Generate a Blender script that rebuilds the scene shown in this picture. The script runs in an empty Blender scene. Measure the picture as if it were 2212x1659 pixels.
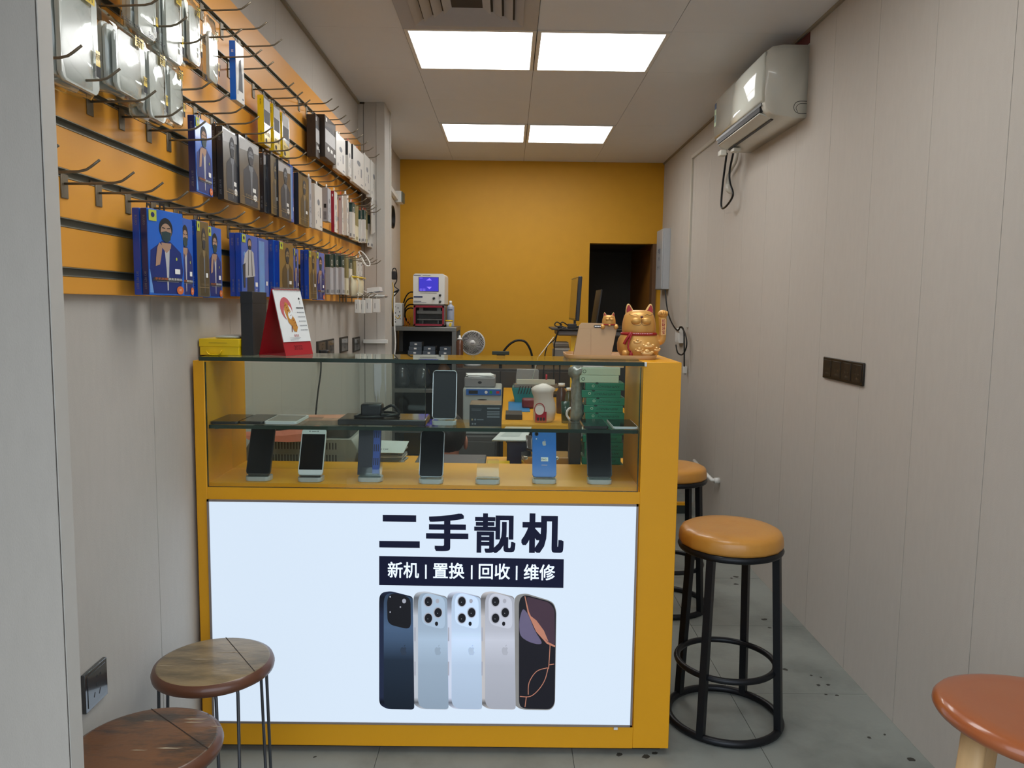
import bpy, bmesh, math, random
from mathutils import Matrix, Vector, Euler
random.seed(7)
S = bpy.context.scene
COL = S.collection
PI = math.pi
# ---------------------------------------------------------------- camera
FPX, PITCH, YAW, ROLL, CAMH = 1682.07, -.0996, .0056, .0131, 1.3775
_cp, _sp, _cy, _sy, _cr, _sr = math.cos(PITCH), math.sin(PITCH), math.cos(YAW), math.sin(YAW), math.cos(ROLL), math.sin(ROLL)
_r = Vector((_cy, -_sy, 0)); _f0 = Vector((_sy, _cy, 0)); _z = Vector((0, 0, 1))
FWD = _f0*_cp + _z*_sp
_u = -_f0*_sp + _z*_cp
RGT = _r*_cr + _u*_sr
UPV = -_r*_sr + _u*_cr
EYE = Vector((0, 0, CAMH))
cam = bpy.data.cameras.new('camera'); camo = bpy.data.objects.new('camera', cam); COL.objects.link(camo)
cam.sensor_fit = 'HORIZONTAL'; cam.sensor_width = 36; cam.lens = 36*FPX/2212; cam.clip_start = .02
camo.matrix_world = Matrix(((RGT.x, UPV.x, -FWD.x, EYE.x), (RGT.y, UPV.y, -FWD.y, EYE.y), (RGT.z, UPV.z, -FWD.z, EYE.z), (0, 0, 0, 1)))
S.camera = camo
S.view_settings.view_transform = 'Standard'; S.view_settings.look = 'None'
S.view_settings.exposure = 0.0; S.view_settings.gamma = 1; S.view_settings.use_curve_mapping = False
# ---------------------------------------------------------------- daylight through the open shop front
W = bpy.data.worlds.new('street_daylight'); S.world = W; W.use_nodes = True
_bg = W.node_tree.nodes['Background']; _bg.inputs[1].default_value = .78
_wn, _wl = W.node_tree.nodes, W.node_tree.links      # dim street below, bright overcast sky above the roofs
_tc0 = _wn.new('ShaderNodeTexCoord'); _sx = _wn.new('ShaderNodeSeparateXYZ'); _cr0 = _wn.new('ShaderNodeValToRGB'); _wl.new(_tc0.outputs['Generated'], _sx.inputs[0]); _mr = _wn.new('ShaderNodeMapRange'); _mr.inputs[1].default_value = -1; _wl.new(_sx.outputs[2], _mr.inputs[0]); _wl.new(_mr.outputs[0], _cr0.inputs[0]); _wl.new(_cr0.outputs[0], _bg.inputs[0])
_e = _cr0.color_ramp.elements; _e[0].position = .44; _e[0].color = (.28, .29, .30, 1); _e[1].position = .62; _e[1].color = (2.75, 3.05, 3.45, 1); _k = _e.new(.52); _k.color = (.85, .92, 1.0, 1)
LAMP = 8.4       # radiance of the ceiling panels
BOX = .88        # radiance of the lit counter front
# ---------------------------------------------------------------- helpers
def P(px, py, X=None, Y=None, Z=None):
    """point of the place seen at a photo pixel, on the plane X, Y or Z = value"""
    d = FWD + RGT*((px-1106)/FPX) - UPV*((py-829.5)/FPX)
    t = X/d.x if X is not None else Y/d.y if Y is not None else (Z-CAMH)/d.z
    return EYE + d*t

MATS = {}
def mat(name, col, rough=.5, metal=0, var=.06, scale=40, bump=0, bscale=200, coat=0, spec=.5, emit=None, es=0, alpha=1, stretch=None, sheen=0, dark=None, dscale=6, dcut=(.55, .7)):
    if name in MATS: return MATS[name]
    m = bpy.data.materials.new(name); m.use_nodes = True; MATS[name] = m
    N = m.node_tree.nodes; L = m.node_tree.links; b = N['Principled BSDF']
    b.inputs['Roughness'].default_value = rough; b.inputs['Metallic'].default_value = metal
    b.inputs['Coat Weight'].default_value = coat; b.inputs['Coat Roughness'].default_value = .08
    b.inputs['Specular IOR Level'].default_value = spec; b.inputs['Alpha'].default_value = alpha
    tc = N.new('ShaderNodeTexCoord'); mp = N.new('ShaderNodeMapping'); L.new(tc.outputs['Object'], mp.inputs[0])
    if stretch: mp.inputs['Scale'].default_value = stretch
    nz = N.new('ShaderNodeTexNoise'); nz.inputs['Scale'].default_value = scale; nz.inputs['Detail'].default_value = 4; L.new(mp.outputs[0], nz.inputs['Vector'])
    mx = N.new('ShaderNodeMix'); mx.data_type = 'RGBA'; L.new(nz.outputs['Fac'], mx.inputs[0])
    c = Vector(col[:3])
    mx.inputs[6].default_value = (*[max(0, x*(1-var)) for x in c], 1); mx.inputs[7].default_value = (*[min(1, x*(1+var)) for x in c], 1)
    out = mx.outputs[2]
    if dark is not None:
        n2 = N.new('ShaderNodeTexNoise'); n2.inputs['Scale'].default_value = dscale; n2.inputs['Detail'].default_value = 7; n2.inputs['Roughness'].default_value = .62; L.new(mp.outputs[0], n2.inputs['Vector'])
        rp = N.new('ShaderNodeMapRange'); rp.inputs[1].default_value, rp.inputs[2].default_value = dcut; L.new(n2.outputs['Fac'], rp.inputs[0])
        m2 = N.new('ShaderNodeMix'); m2.data_type = 'RGBA'; L.new(rp.outputs[0], m2.inputs[0]); L.new(out, m2.inputs[6]); m2.inputs[7].default_value = (*dark, 1); out = m2.outputs[2]
    L.new(out, b.inputs['Base Color'])
    if bump:
        nb = N.new('ShaderNodeTexNoise'); nb.inputs['Scale'].default_value = bscale; nb.inputs['Detail'].default_value = 3; L.new(mp.outputs[0], nb.inputs['Vector'])
        bp = N.new('ShaderNodeBump'); bp.inputs['Strength'].default_value = bump; bp.inputs['Distance'].default_value = .002; L.new(nb.outputs['Fac'], bp.inputs['Height']); L.new(bp.outputs[0], b.inputs['Normal'])
    if emit: b.inputs['Emission Color'].default_value = (*emit, 1); b.inputs['Emission Strength'].default_value = es
    return m
def srgb(r, g, b):
    f = lambda v: (v/255/12.92) if v/255 <= .04045 else ((v/255+.055)/1.055)**2.4
    return (f(r), f(g), f(b))
def glass(name, tint=(.9, .97, .94), ior=1.45, rough=.0, mul=1.0):
    if name in MATS: return MATS[name]
    m = bpy.data.materials.new(name); m.use_nodes = True; MATS[name] = m
    N = m.node_tree.nodes; L = m.node_tree.links; N.clear()
    o = N.new('ShaderNodeOutputMaterial'); mx = N.new('ShaderNodeMixShader'); t = N.new('ShaderNodeBsdfTransparent'); g = N.new('ShaderNodeBsdfGlossy')
    fr = N.new('ShaderNodeFresnel'); ge = N.new('ShaderNodeNewGeometry'); io = N.new('ShaderNodeMapRange'); io.inputs[3].default_value = ior; io.inputs[4].default_value = 1/ior; L.new(ge.outputs['Backfacing'], io.inputs[0]); L.new(io.outputs[0], fr.inputs[0])
    ml = N.new('ShaderNodeMath'); ml.operation = 'MULTIPLY'; ml.inputs[1].default_value = mul; ml.use_clamp = True
    tc = N.new('ShaderNodeTexCoord'); nz = N.new('ShaderNodeTexNoise'); nz.inputs['Scale'].default_value = 3; L.new(tc.outputs['Object'], nz.inputs['Vector'])
    ra = N.new('ShaderNodeMapRange'); ra.inputs[3].default_value = rough; ra.inputs[4].default_value = rough+.03; L.new(nz.outputs['Fac'], ra.inputs[0]); L.new(ra.outputs[0], g.inputs['Roughness'])
    t.inputs[0].default_value = (*tint, 1); g.inputs[0].default_value = (.95, 1, .97, 1)
    L.new(fr.outputs[0], ml.inputs[0]); L.new(ml.outputs[0], mx.inputs[0]); L.new(t.outputs[0], mx.inputs[1]); L.new(g.outputs[0], mx.inputs[2]); L.new(mx.outputs[0], o.inputs[0])
    return m

_tc = {}
def textmesh(s, bold=0.0):
    k = (s, bold)
    if k not in _tc:
        cu = bpy.data.curves.new('t', 'FONT'); cu.body = s; cu.align_x = 'CENTER'; cu.align_y = 'CENTER'; cu.resolution_u = 3
        ob = bpy.data.objects.new('t', cu); COL.objects.link(ob)
        dg = bpy.context.evaluated_depsgraph_get(); me = ob.evaluated_get(dg).to_mesh()
        vs = [v.co.copy() for v in me.vertices]; fs = [list(p.vertices) for p in me.polygons]
        ob.evaluated_get(dg).to_mesh_clear(); bpy.data.objects.remove(ob); bpy.data.curves.remove(cu)
        if bold:                        # heavier strokes: the glyph overlaid on itself
            v0, f0, n = vs, fs, len(vs); vs, fs = [], []
            for ox_, oy_ in [(a, c) for a in (-1, -.6, -.2, .2, .6, 1) for c in (-1, -.6, -.2, .2, .6, 1) if max(abs(a), abs(c)) == 1]: o = Vector((bold*ox_, bold*oy_, .0007*len(vs)/n)); fs += [[i+len(vs) for i in f] for f in f0]; vs += [v+o for v in v0]
        _tc[k] = (vs, fs)
    return _tc[k]

def frame(o, x, y):
    x = Vector(x).normalized(); y = Vector(y); y = (y - x*y.dot(x)).normalized(); z = x.cross(y)
    return Matrix(((x.x, y.x, z.x, o[0]), (x.y, y.y, z.y, o[1]), (x.z, y.z, z.z, o[2]), (0, 0, 0, 1)))
def front(o): return frame(o, (1, 0, 0), (0, 0, 1))      # faces the street (-Y)
def side(o): return frame(o, (0, 1, 0), (0, 0, 1))       # faces right (+X)
def lside(o): return frame(o, (0, -1, 0), (0, 0, 1))     # faces left (-X)
def flat(o, a=0): return frame(o, (math.cos(a), math.sin(a), 0), (-math.sin(a), math.cos(a), 0))

class MB:
    def __init__(s, *ms): s.bm = bmesh.new(); s.ms = list(ms); s.M = Matrix(); s.smooth = []
    def use(s, m):
        if m not in s.ms: s.ms.append(m)
        s.mi = s.ms.index(m); return s
    mi = 0
    def at(s, M): s.M = M if isinstance(M, Matrix) else Matrix.Translation(M); return s
    def _add(s, vs, fs, sm=False):
        bv = [s.bm.verts.new(s.M @ Vector(v)) for v in vs]
        for f in fs:
            try:
                q = s.bm.faces.new([bv[i] for i in f]); q.material_index = s.mi; q.smooth = sm
            except ValueError: pass
        return s
    def box(s, a, b, bev=0, seg=2):
        x0, x1 = sorted((a[0], b[0])); y0, y1 = sorted((a[1], b[1])); z0, z1 = sorted((a[2], b[2]))
        vs = [(x, y, z) for x in (x0, x1) for y in (y0, y1) for z in (z0, z1)]
        fs = [(0, 1, 3, 2), (4, 6, 7, 5), (0, 4, 5, 1), (2, 3, 7, 6), (0, 2, 6, 4), (1, 5, 7, 3)]
        if not bev: return s._add(vs, fs)
        t = bmesh.new(); bv = [t.verts.new(v) for v in vs]
        for f in fs: t.faces.new([bv[i] for i in f])
        bev = min(bev, .49*min(x1-x0, y1-y0, z1-z0))
        bmesh.ops.bevel(t, geom=t.edges[:], offset=bev, segments=seg, profile=.5, affect='EDGES', clamp_overlap=True)
        return s._take(t, 'B')
    def _take(s, t, sm=False):
        t.verts.index_update()
        if sm == 'B': t.normal_update(); big = [max(abs(c) for c in f.normal) > .999 for f in t.faces]
        vs = [v.co.copy() for v in t.verts]; fs = [[v.index for v in f.verts] for f in t.faces]; t.free()
        if sm == 'B':
            bv = [s.bm.verts.new(s.M @ Vector(v)) for v in vs]
            for f, g in zip(fs, big): q = s.bm.faces.new([bv[i] for i in f]); q.material_index = s.mi; q.smooth = not g
            return s
        return s._add(vs, fs, sm)
    def prism(s, pts, h, bev=0):          # outline in local xy, extruded along local z
        n = len(pts)
        if bev:
            t = bmesh.new(); a = [t.verts.new((x, y, 0)) for x, y in pts]; b = [t.verts.new((x, y, h)) for x, y in pts]
            t.faces.new(a[::-1]); t.faces.new(b)
            for i in range(n): t.faces.new((a[i], a[(i+1) % n], b[(i+1) % n], b[i]))
            top = [e for e in t.edges if abs(e.verts[0].co.z-e.verts[1].co.z) < 1e-9]
            bmesh.ops.bevel(t, geom=top, offset=bev, segments=2, profile=.5, affect='EDGES', clamp_overlap=True)
            return s._take(t, 'B')
        vs = [(x, y, 0) for x, y in pts]+[(x, y, h) for x, y in pts]
        fs = [list(range(n))[::-1], list(range(n, 2*n))]+[(i, (i+1) % n, n+(i+1) % n, n+i) for i in range(n)]
        return s._add(vs, fs)
    def poly(s, pts, z=0): return s._add([(x, y, z) for x, y in pts], [list(range(len(pts)))])
    def rect(s, x0, y0, x1, y1, z=0): return s.poly([(x0, y0), (x1, y0), (x1, y1), (x0, y1)], z)
    def rrect(s, x0, y0, x1, y1, r, z=0): return s.poly(rr(x0, y0, x1, y1, r), z)
    def disc(s, x, y, rx, ry=None, z=0, n=20): ry = ry or rx; return s.poly([(x+rx*math.cos(2*PI*i/n), y+ry*math.sin(2*PI*i/n)) for i in range(n)], z)
    def ring(s, x, y, r, w, z=0, n=24, ry=None):
        k = (ry or r)/r
        vs = []
        for i in range(n):
            c, d = math.cos(2*PI*i/n), math.sin(2*PI*i/n); vs += [(x+r*c, y+r*k*d, z), (x+(r-w)*c, y+(r-w)*k*d, z)]
        return s._add(vs, [(2*i, (2*i+2) % (2*n), (2*i+3) % (2*n), 2*i+1) for i in range(n)])
    def text(s, t, x, y, size, z=0, bold=0, w=None):
        vs, fs = textmesh(t, bold)
        k = size; kx = size
        if w:
            xs = [v.x for v in vs]
            if xs: kx = w/(max(xs)-min(xs)+1e-6)
        return s._add([(x+v.x*kx, y+v.y*k, z+v.z*k) for v in vs], fs)
    def tube(s, pts, r, n=8, closed=False, cap=True):
        pts = [Vector(p) for p in pts]; m = len(pts); rs = r if isinstance(r, (list, tuple)) else [r]*m
        tang = []
        for i in range(m):
            a = pts[(i-1) % m] if (closed or i > 0) else pts[i]; b = pts[(i+1) % m] if (closed or i < m-1) else pts[i]
            tang.append((b-a).normalized())
        up = Vector((0, 0, 1)) if abs(tang[0].z) < .9 else Vector((1, 0, 0))
        nrm = (up - tang[0]*up.dot(tang[0])).normalized(); vs = []
        for i in range(m):
            nrm = (nrm - tang[i]*nrm.dot(tang[i])).normalized(); bn = tang[i].cross(nrm)
            for k in range(n): vs.append(pts[i] + (nrm*math.cos(2*PI*k/n)+bn*math.sin(2*PI*k/n))*rs[i])
        fs = []
        for i in range(m if closed else m-1):
            j = (i+1) % m
            for k in range(n): fs.append((i*n+k, i*n+(k+1) % n, j*n+(k+1) % n, j*n+k))
        if cap and not closed: fs += [list(range(n))[::-1], list(range((m-1)*n, m*n))]
        return s._add(vs, fs, True)
    def cyl(s, a, b, r, n=16, r2=None): return s.tube([a, b], [r, r if r2 is None else r2], n)
    def lathe(s, prof, n=32, sx=1, sy=1):   # (r,z) profile about local z
        m = len(prof); vs = []; fs = []
        for r, z in prof:
            for k in range(n): vs.append((r*sx*math.cos(2*PI*k/n), r*sy*math.sin(2*PI*k/n), z))
        for i in range(m-1):
            for k in range(n): fs.append((i*n+k, i*n+(k+1) % n, (i+1)*n+(k+1) % n, (i+1)*n+k))
        if prof[0][0] > 1e-5: fs.append(list(range(n))[::-1])
        if prof[-1][0] > 1e-5: fs.append(list(range((m-1)*n, m*n)))
        return s._add(vs, fs, True)
    def ball(s, c, rx, ry=None, rz=None, n=16, m=10):
        ry = ry or rx; rz = rz or rx
        old = s.M; s.M = old @ Matrix.Translation(c) @ Matrix.Diagonal((1, 1, 1, 1))
        s.lathe([(max(1e-6, math.sin(PI*i/m))*1, -math.cos(PI*i/m)) for i in range(m+1)], n) if False else None
        vs = []; fs = []
        for i in range(m+1):
            for k in range(n): vs.append((rx*math.sin(PI*i/m)*math.cos(2*PI*k/n), ry*math.sin(PI*i/m)*math.sin(2*PI*k/n), -rz*math.cos(PI*i/m)))
        for i in range(m):
            for k in range(n): fs.append((i*n+k, i*n+(k+1) % n, (i+1)*n+(k+1) % n, (i+1)*n+k))
        s._add(vs, fs, True); s.M = old; return s
    def torus(s, c, R, r, n=32, m=8, sx=1, sy=1):
        return s.tube([(c[0]+R*sx*math.cos(2*PI*i/n), c[1]+R*sy*math.sin(2*PI*i/n), c[2]) for i in range(n)], r, m, closed=True)
    def loft(s, rings, cap=True):
        n = len(rings[0]); vs = [v for r in rings for v in r]; fs = []
        for i in range(len(rings)-1):
            for k in range(n): fs.append((i*n+k, i*n+(k+1) % n, (i+1)*n+(k+1) % n, (i+1)*n+k))
        if cap: fs += [list(range(n))[::-1], list(range((len(rings)-1)*n, len(rings)*n))]
        return s._add(vs, fs, True)
    def build(s, name, parent=None, origin=None, sub=0, solid=0, label=None):
        bm = s.bm
        bmesh.ops.remove_doubles(bm, verts=bm.verts[:], dist=1e-6)
        if len(bm.faces): bmesh.ops.recalc_face_normals(bm, faces=bm.faces[:])
        if parent is not None and origin is None: o = wloc(parent)
        elif origin is not None: o = Vector(origin)
        else:
            cs = [v.co for v in bm.verts]
            lo = Vector([min(c[i] for c in cs) for i in range(3)]); hi = Vector([max(c[i] for c in cs) for i in range(3)])
            o = Vector(((lo.x+hi.x)/2, (lo.y+hi.y)/2, lo.z))
        bmesh.ops.translate(bm, verts=bm.verts[:], vec=-o)
        me = bpy.data.meshes.new(name); bm.to_mesh(me); bm.free()
        for m in s.ms: me.materials.append(m)
        ob = bpy.data.objects.new(name, me); COL.objects.link(ob)
        if parent is not None: ob.parent = parent; ob.location = o - wloc(parent)
        else: ob.location = o
        if solid: q = ob.modifiers.new('solidify', 'SOLIDIFY'); q.thickness = solid; q.offset = 0
        if sub: q = ob.modifiers.new('subdivision', 'SUBSURF'); q.levels = sub; q.render_levels = sub
        if label: ob['label'] = label
        return ob
def wloc(o):
    v = Vector(o.location)
    while o.parent: o = o.parent; v += Vector(o.location)
    return v
def rr(x0, y0, x1, y1, r, n=5):
    pts = []
    for cx, cy, a in ((x1-r, y1-r, 0), (x0+r, y1-r, PI/2), (x0+r, y0+r, PI), (x1-r, y0+r, 1.5*PI)):
        for i in range(n+1): t = a+PI/2*i/n; pts.append((cx+r*math.cos(t), cy+r*math.sin(t)))
    return pts
def rc(pts, d, n=4):
    """round the corners of an outline by at most d"""
    out = []; m = len(pts)
    for i in range(m):
        p = Vector(pts[i]); a = Vector(pts[i-1])-p; c = Vector(pts[(i+1) % m])-p
        q = p+a*min(.45, d/max(a.length, 1e-6)); r = p+c*min(.45, d/max(c.length, 1e-6))
        out += [tuple(q*(1-t)**2+p*2*t*(1-t)+r*t*t) for t in [k/n for k in range(n+1)]]
    return out
def bez(p0, p1, p2, p3, n=12):
    p = [Vector(q) for q in (p0, p1, p2, p3)]
    return [p[0]*(1-t)**3+p[1]*3*t*(1-t)**2+p[2]*3*t*t*(1-t)+p[3]*t**3 for t in [i/n for i in range(n+1)]]
def smooth(pts, n=6, closed=False):       # Catmull-Rom
    p = [Vector(q) for q in pts]; m = len(p); out = []
    for i in range(m if closed else m-1):
        a = p[(i-1) % m] if closed or i > 0 else p[0]; b = p[i]; c = p[(i+1) % m]; d = p[(i+2) % m] if closed or i < m-2 else p[-1]
        for k in range(n):
            t = k/n; out.append(.5*((2*b)+(c-a)*t+(2*a-5*b+4*c-d)*t*t+(3*b-a-3*c+d)*t**3))
    if not closed: out.append(p[-1])
    return out
def thing(name, label, cat, loc=(0, 0, 0), group=None):
    o = bpy.data.objects.new(name, None); COL.objects.link(o); o.location = loc; o.empty_display_size = .05
    o['label'] = label; o['category'] = cat
    if group: o['group'] = group
    return o
def tag(o, label, cat, group=None):
    o['label'] = label; o['category'] = cat
    if group: o['group'] = group
    return o
def struct(mb, name, origin=(0, 0, 0), label=None):
    o = mb.build(name, origin=origin); o['kind'] = 'structure'
    if label: o['label'] = label
    return o
def kids(o): return [c for c in bpy.data.objects if c.parent is o]
def dup(o, loc, label=None, rot=None, par=None):
    c = o.copy(); COL.objects.link(c); c.parent = par
    if par is None:
        c.location = loc
        if rot is not None: c.rotation_euler = (0, 0, rot)
        if label: c['label'] = label
    for k in kids(o): dup(k, None, par=c)
    return c
ORD = 'first second third fourth fifth sixth seventh eighth ninth tenth eleventh twelfth thirteenth fourteenth fifteenth sixteenth seventeenth eighteenth nineteenth twentieth twenty-first twenty-second twenty-third twenty-fourth twenty-fifth twenty-sixth twenty-seventh twenty-eighth'.split()
# ---------------------------------------------------------------- materials
wallp = mat('wall_panel_cloth', srgb(187, 181, 172), .75, var=.05, scale=60, bump=.25, bscale=900, stretch=(1, 1, .25))
wallp2 = mat('wall_panel_edge', srgb(190, 186, 178), .6, var=.03)
gapm = mat('panel_gap', srgb(70, 64, 58), .9, var=.1)
ceilm = mat('ceiling_tile', srgb(222, 226, 232), .55, var=.02, scale=8)
orange = mat('yellow_wall_paint', srgb(208, 152, 20), .55, var=.05, scale=12, bump=.15, bscale=300)
slat = mat('orange_laminate', srgb(230, 160, 56), .38, var=.03, scale=10, stretch=(1, .3, 3))
yel = mat('yellow_counter_paint', srgb(230, 162, 14), .38, var=.035, scale=9, bump=.05)
dark = mat('dark_plastic', srgb(30, 30, 32), .45, var=.1)
black = mat('black_metal', srgb(22, 24, 26), .42, metal=.3, var=.12, scale=80, bump=.1)
steel = mat('brushed_steel', srgb(150, 148, 142), .32, metal=.85, var=.08, scale=120, stretch=(1, 8, 1))
hookm = mat('zinc_hook', srgb(126, 116, 98), .4, metal=.55, var=.1, scale=200)
alu = mat('aluminium_channel', srgb(150, 146, 130), .4, metal=.6, var=.06)
white = mat('white_plastic', srgb(225, 225, 220), .4, var=.02)
offw = mat('offwhite_plastic', srgb(205, 203, 192), .3, var=.03, coat=.4)
paper = mat('white_paper', srgb(226, 228, 226), .8, var=.03)
lampm = mat('lamp_diffuser', (1, 1, 1), .5, var=.0, emit=(1, 1, .99), es=LAMP)
red = mat('red_card', srgb(170, 22, 34), .5, var=.06)
# ---------------------------------------------------------------- setting
XL, XR, YB, ZC = -.936, 1.31, 6.769, 2.605
Y0 = .1          # the shop front, open to the street
# floor: square grey tiles
fm = mat('grey_floor_tile', srgb(134, 138, 132), .38, var=.16, scale=5, bump=.12, bscale=60, dark=srgb(96, 100, 96), dscale=2.2, dcut=(.48, .75))
grout = mat('floor_joint', srgb(86, 86, 82), .8)
spot = mat('dark_floor_stain', srgb(48, 46, 40), .7, var=.3)
b = MB(grout, fm, spot); b.box((XL-.3, Y0-1.5, -.06), (XR+.3, YB+1.4, -.003))
b.use(fm)
for i in range(-3, 4):
    for j in range(-4, 14):
        x0 = .215+.6*i; y0 = 2.68+.6*(j-3)
        if x0 < XR+.2 and x0+.6 > XL-.3 and y0 < YB+1.3 and y0 > Y0-1.9: b.box((x0+.001, y0+.001, -.003), (min(XR+.3, x0+.599), min(y0+.599, YB+1.4), 0))
b.use(spot)
for px, py in ((1752, 1459), (1773, 1463), (1768, 1480), (1789, 1479), (1784, 1500), (1808, 1502), (1877, 1593), (1911, 1587), (1967, 1640), (1580, 1249), (1590, 1262), (1651, 1338), (1663, 1356), (1696, 1446), (1338, 1630), (1396, 1635), (1415, 1627), (1590, 1246), (680, 1635)):
    q = P(px, py, Z=.0004); b.at(Matrix.Translation(q) @ Matrix.Rotation(random.random()*3, 4, 'Z')); k = .4+random.random()
    b.poly([((.008+.006*random.random())*k*math.cos(t*PI/4.5), (.006+.007*random.random())*k*math.sin(t*PI/4.5)) for t in range(9)])
b.at(Matrix())
struct(b, 'floor', label='grey square floor tiles with dark stains')
# ceiling: 0.6 m tiles
GX, GY = .1126, 3.9115-.3   # a grid crossing
b = MB(gapm, ceilm); b.box((XL-.25, Y0, ZC+.004), (XR+.25, YB+.05, ZC+.06)); b.use(ceilm)
VENT = (GX-.6, GY-.6)
lightcells = [(GX-.6, GY), (GX, GY), (GX-.6, GY+1.8), (GX, GY+1.8), (GX-.6, GY-1.8), (GX, GY-1.8)]
xs = [XL-.2, GX-1.2, GX-.6, GX, GX+.6, GX+1.2, XR+.2]
ys = [Y0]+[GY+.6*k for k in range(-5, 6)]+[YB]
for i in range(len(xs)-1):
    for j in range(len(ys)-1):
        x0, x1, y0, y1 = max(xs[i], XL-.2), min(xs[i+1], XR+.2), ys[j], ys[j+1]
        if x1 <= x0 or any(abs(x0-c[0]) < .01 and abs(y0-c[1]) < .01 for c in lightcells+[VENT]): continue
        b.box((x0+.0012, y0+.0006, ZC), (x1-.0012, y1-.0006, ZC+.008))
struct(b, 'ceiling', label='beige square ceiling tiles')
# side walls: tall narrow cloth-faced panels with fine joints
def panels(X0, X1, edges, z0=0, z1=ZC, jx=0, inward=1):
    b = MB(gapm, wallp)
    d = .012*inward
    b.box((X0-.05*inward, edges[0], z0), (X0-d-.002*inward, edges[-1], z1)); b.use(wallp)
    for a, c in zip(edges, edges[1:]): b.box((X0-d-.002*inward, a+.0009, z0), (X0, c-.0009, z1), .0007, 1)
    return b
er = [Y0, .54, .93, 1.32, 1.71, 2.10, 2.49, 2.88, 3.27, 3.66, 4.05, 4.44, 4.83, 5.22, 5.61, 6.0, 6.39, YB]
b = panels(XR, 0, er, inward=-1)
struct(b, 'wall_right', label='right wall of greige cloth-faced panels')
el = [Y0, .89, 1.47, 2.05, 2.63, 3.21, 3.79, 4.37, 4.9]
b = panels(XL, 0, el); b.use(wallp)
b.use(gapm).box((XL-.05, 4.9, 0), (XL-.014, YB, ZC)).use(wallp)
for a, c in ((5.17, 5.75), (5.75, 6.33), (6.33, YB)): b.box((XL-.014, a+.001, 0), (XL, c-.001, ZC), .0007, 1)
struct(b, 'wall_left', label='left wall of greige cloth-faced panels')
# back wall with a dark doorway on the right
NX0, NX1, NZ = .69, 1.232, 1.925
b = MB(orange); b.box((XL-.1, YB, 0), (NX0, YB+.12, ZC)).box((NX0, YB, NZ), (XR+.1, YB+.12, ZC)).box((NX1+.02, YB, 0), (XR+.1, YB+.12, NZ))
struct(b, 'wall_back', label='yellow painted back wall')
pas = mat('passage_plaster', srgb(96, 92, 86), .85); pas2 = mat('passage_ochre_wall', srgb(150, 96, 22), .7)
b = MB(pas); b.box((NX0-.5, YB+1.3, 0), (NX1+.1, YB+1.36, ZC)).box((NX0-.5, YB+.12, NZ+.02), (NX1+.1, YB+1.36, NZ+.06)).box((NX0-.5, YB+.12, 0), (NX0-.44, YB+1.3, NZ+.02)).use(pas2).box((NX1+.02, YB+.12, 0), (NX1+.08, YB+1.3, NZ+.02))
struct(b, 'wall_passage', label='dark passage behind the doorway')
b = MB(mat('door_trim_brown', srgb(110, 78, 48), .5)); b.box((NX1, YB-.012, 0), (NX1+.035, YB+.1, NZ))
struct(b, 'trim_1', label='brown jamb of the dark doorway')
# pillar at the back end of the display wall
PY0, PY1, PX = 4.9, 5.17, -.775
b = MB(wallp); b.box((XL-.04, PY0, 0), (PX-.006, PY1, ZC)).use(gapm).box((PX-.128, PY0-.0006, 0), (PX-.125, PY0+.001, ZC)).box((XL, PY0-.001, ZC-.012), (PX-.12, PY0+.001, ZC))
b.use(wallp2).box((PX-.05, PY0-.004, 0), (PX+.003, PY0+.05, ZC), .002, 1).box((PX-.02, PY1-.05, 0), (PX+.003, PY1+.003, ZC), .002, 1).box((PX-.006, PY0+.05, 0), (PX, PY1-.05, ZC))
struct(b, 'wall_pillar', label='pillar with pale corner trim at the end of the orange display wall')
# pillar of the shop front, near left
QX, QY = -.756, 1.295
b = MB(wallp); b.box((-1.9, QY, 0), (QX-.0035, QY+.038, ZC)).use(gapm).box((QX-.0045, QY+.0015, 0), (QX-.001, QY+.038, ZC))
b.use(wallp2).box((QX-.0022, QY+.0005, 0), (QX, QY+.04, ZC), .0008, 1)
struct(b, 'wall_front', label='greige pillar of the shop front at the left edge with pale corner trim')
# cornice: thin dark trim at the wall tops
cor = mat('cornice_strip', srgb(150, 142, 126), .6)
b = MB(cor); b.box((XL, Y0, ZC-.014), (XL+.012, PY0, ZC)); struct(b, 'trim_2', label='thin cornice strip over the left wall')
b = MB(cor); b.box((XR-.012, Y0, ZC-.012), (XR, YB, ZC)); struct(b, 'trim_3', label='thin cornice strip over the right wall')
# ---------------------------------------------------------------- ceiling lights
frm = mat('lamp_frame', srgb(225, 225, 222), .4, metal=.1)
def ceiling_light(x, y, label):
    t = thing('ceiling_light', label, 'ceiling light', (x+.3, y+.3, ZC), 'square ceiling light panels')
    b = MB(frm)
    for a in ((-.298, -.298, .298, -.279), (-.298, .279, .298, .298), (-.298, -.279, -.279, .279), (.279, -.279, .298, .279)): b.at((x+.3, y+.3, ZC)).box((a[0], a[1], -.006), (a[2], a[3], .03), .002, 1)
    b.build('frame', t)
    b = MB(lampm); b.at((x+.3, y+.3, ZC)).box((-.279, -.279, .0), (.279, .279, .012)); b.build('diffuser', t)
ll = ['left panel of the front pair of lit ceiling lights, behind the air vent', 'right panel of the front pair of lit ceiling lights',
      'left panel of the rear pair of lit ceiling lights near the yellow wall', 'right panel of the rear pair of lit ceiling lights near the yellow wall',
      'left panel of the pair of ceiling lights nearest the street', 'right panel of the pair of ceiling lights nearest the street']
for c, l in zip(lightcells, ll): ceiling_light(*c, l)
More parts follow.
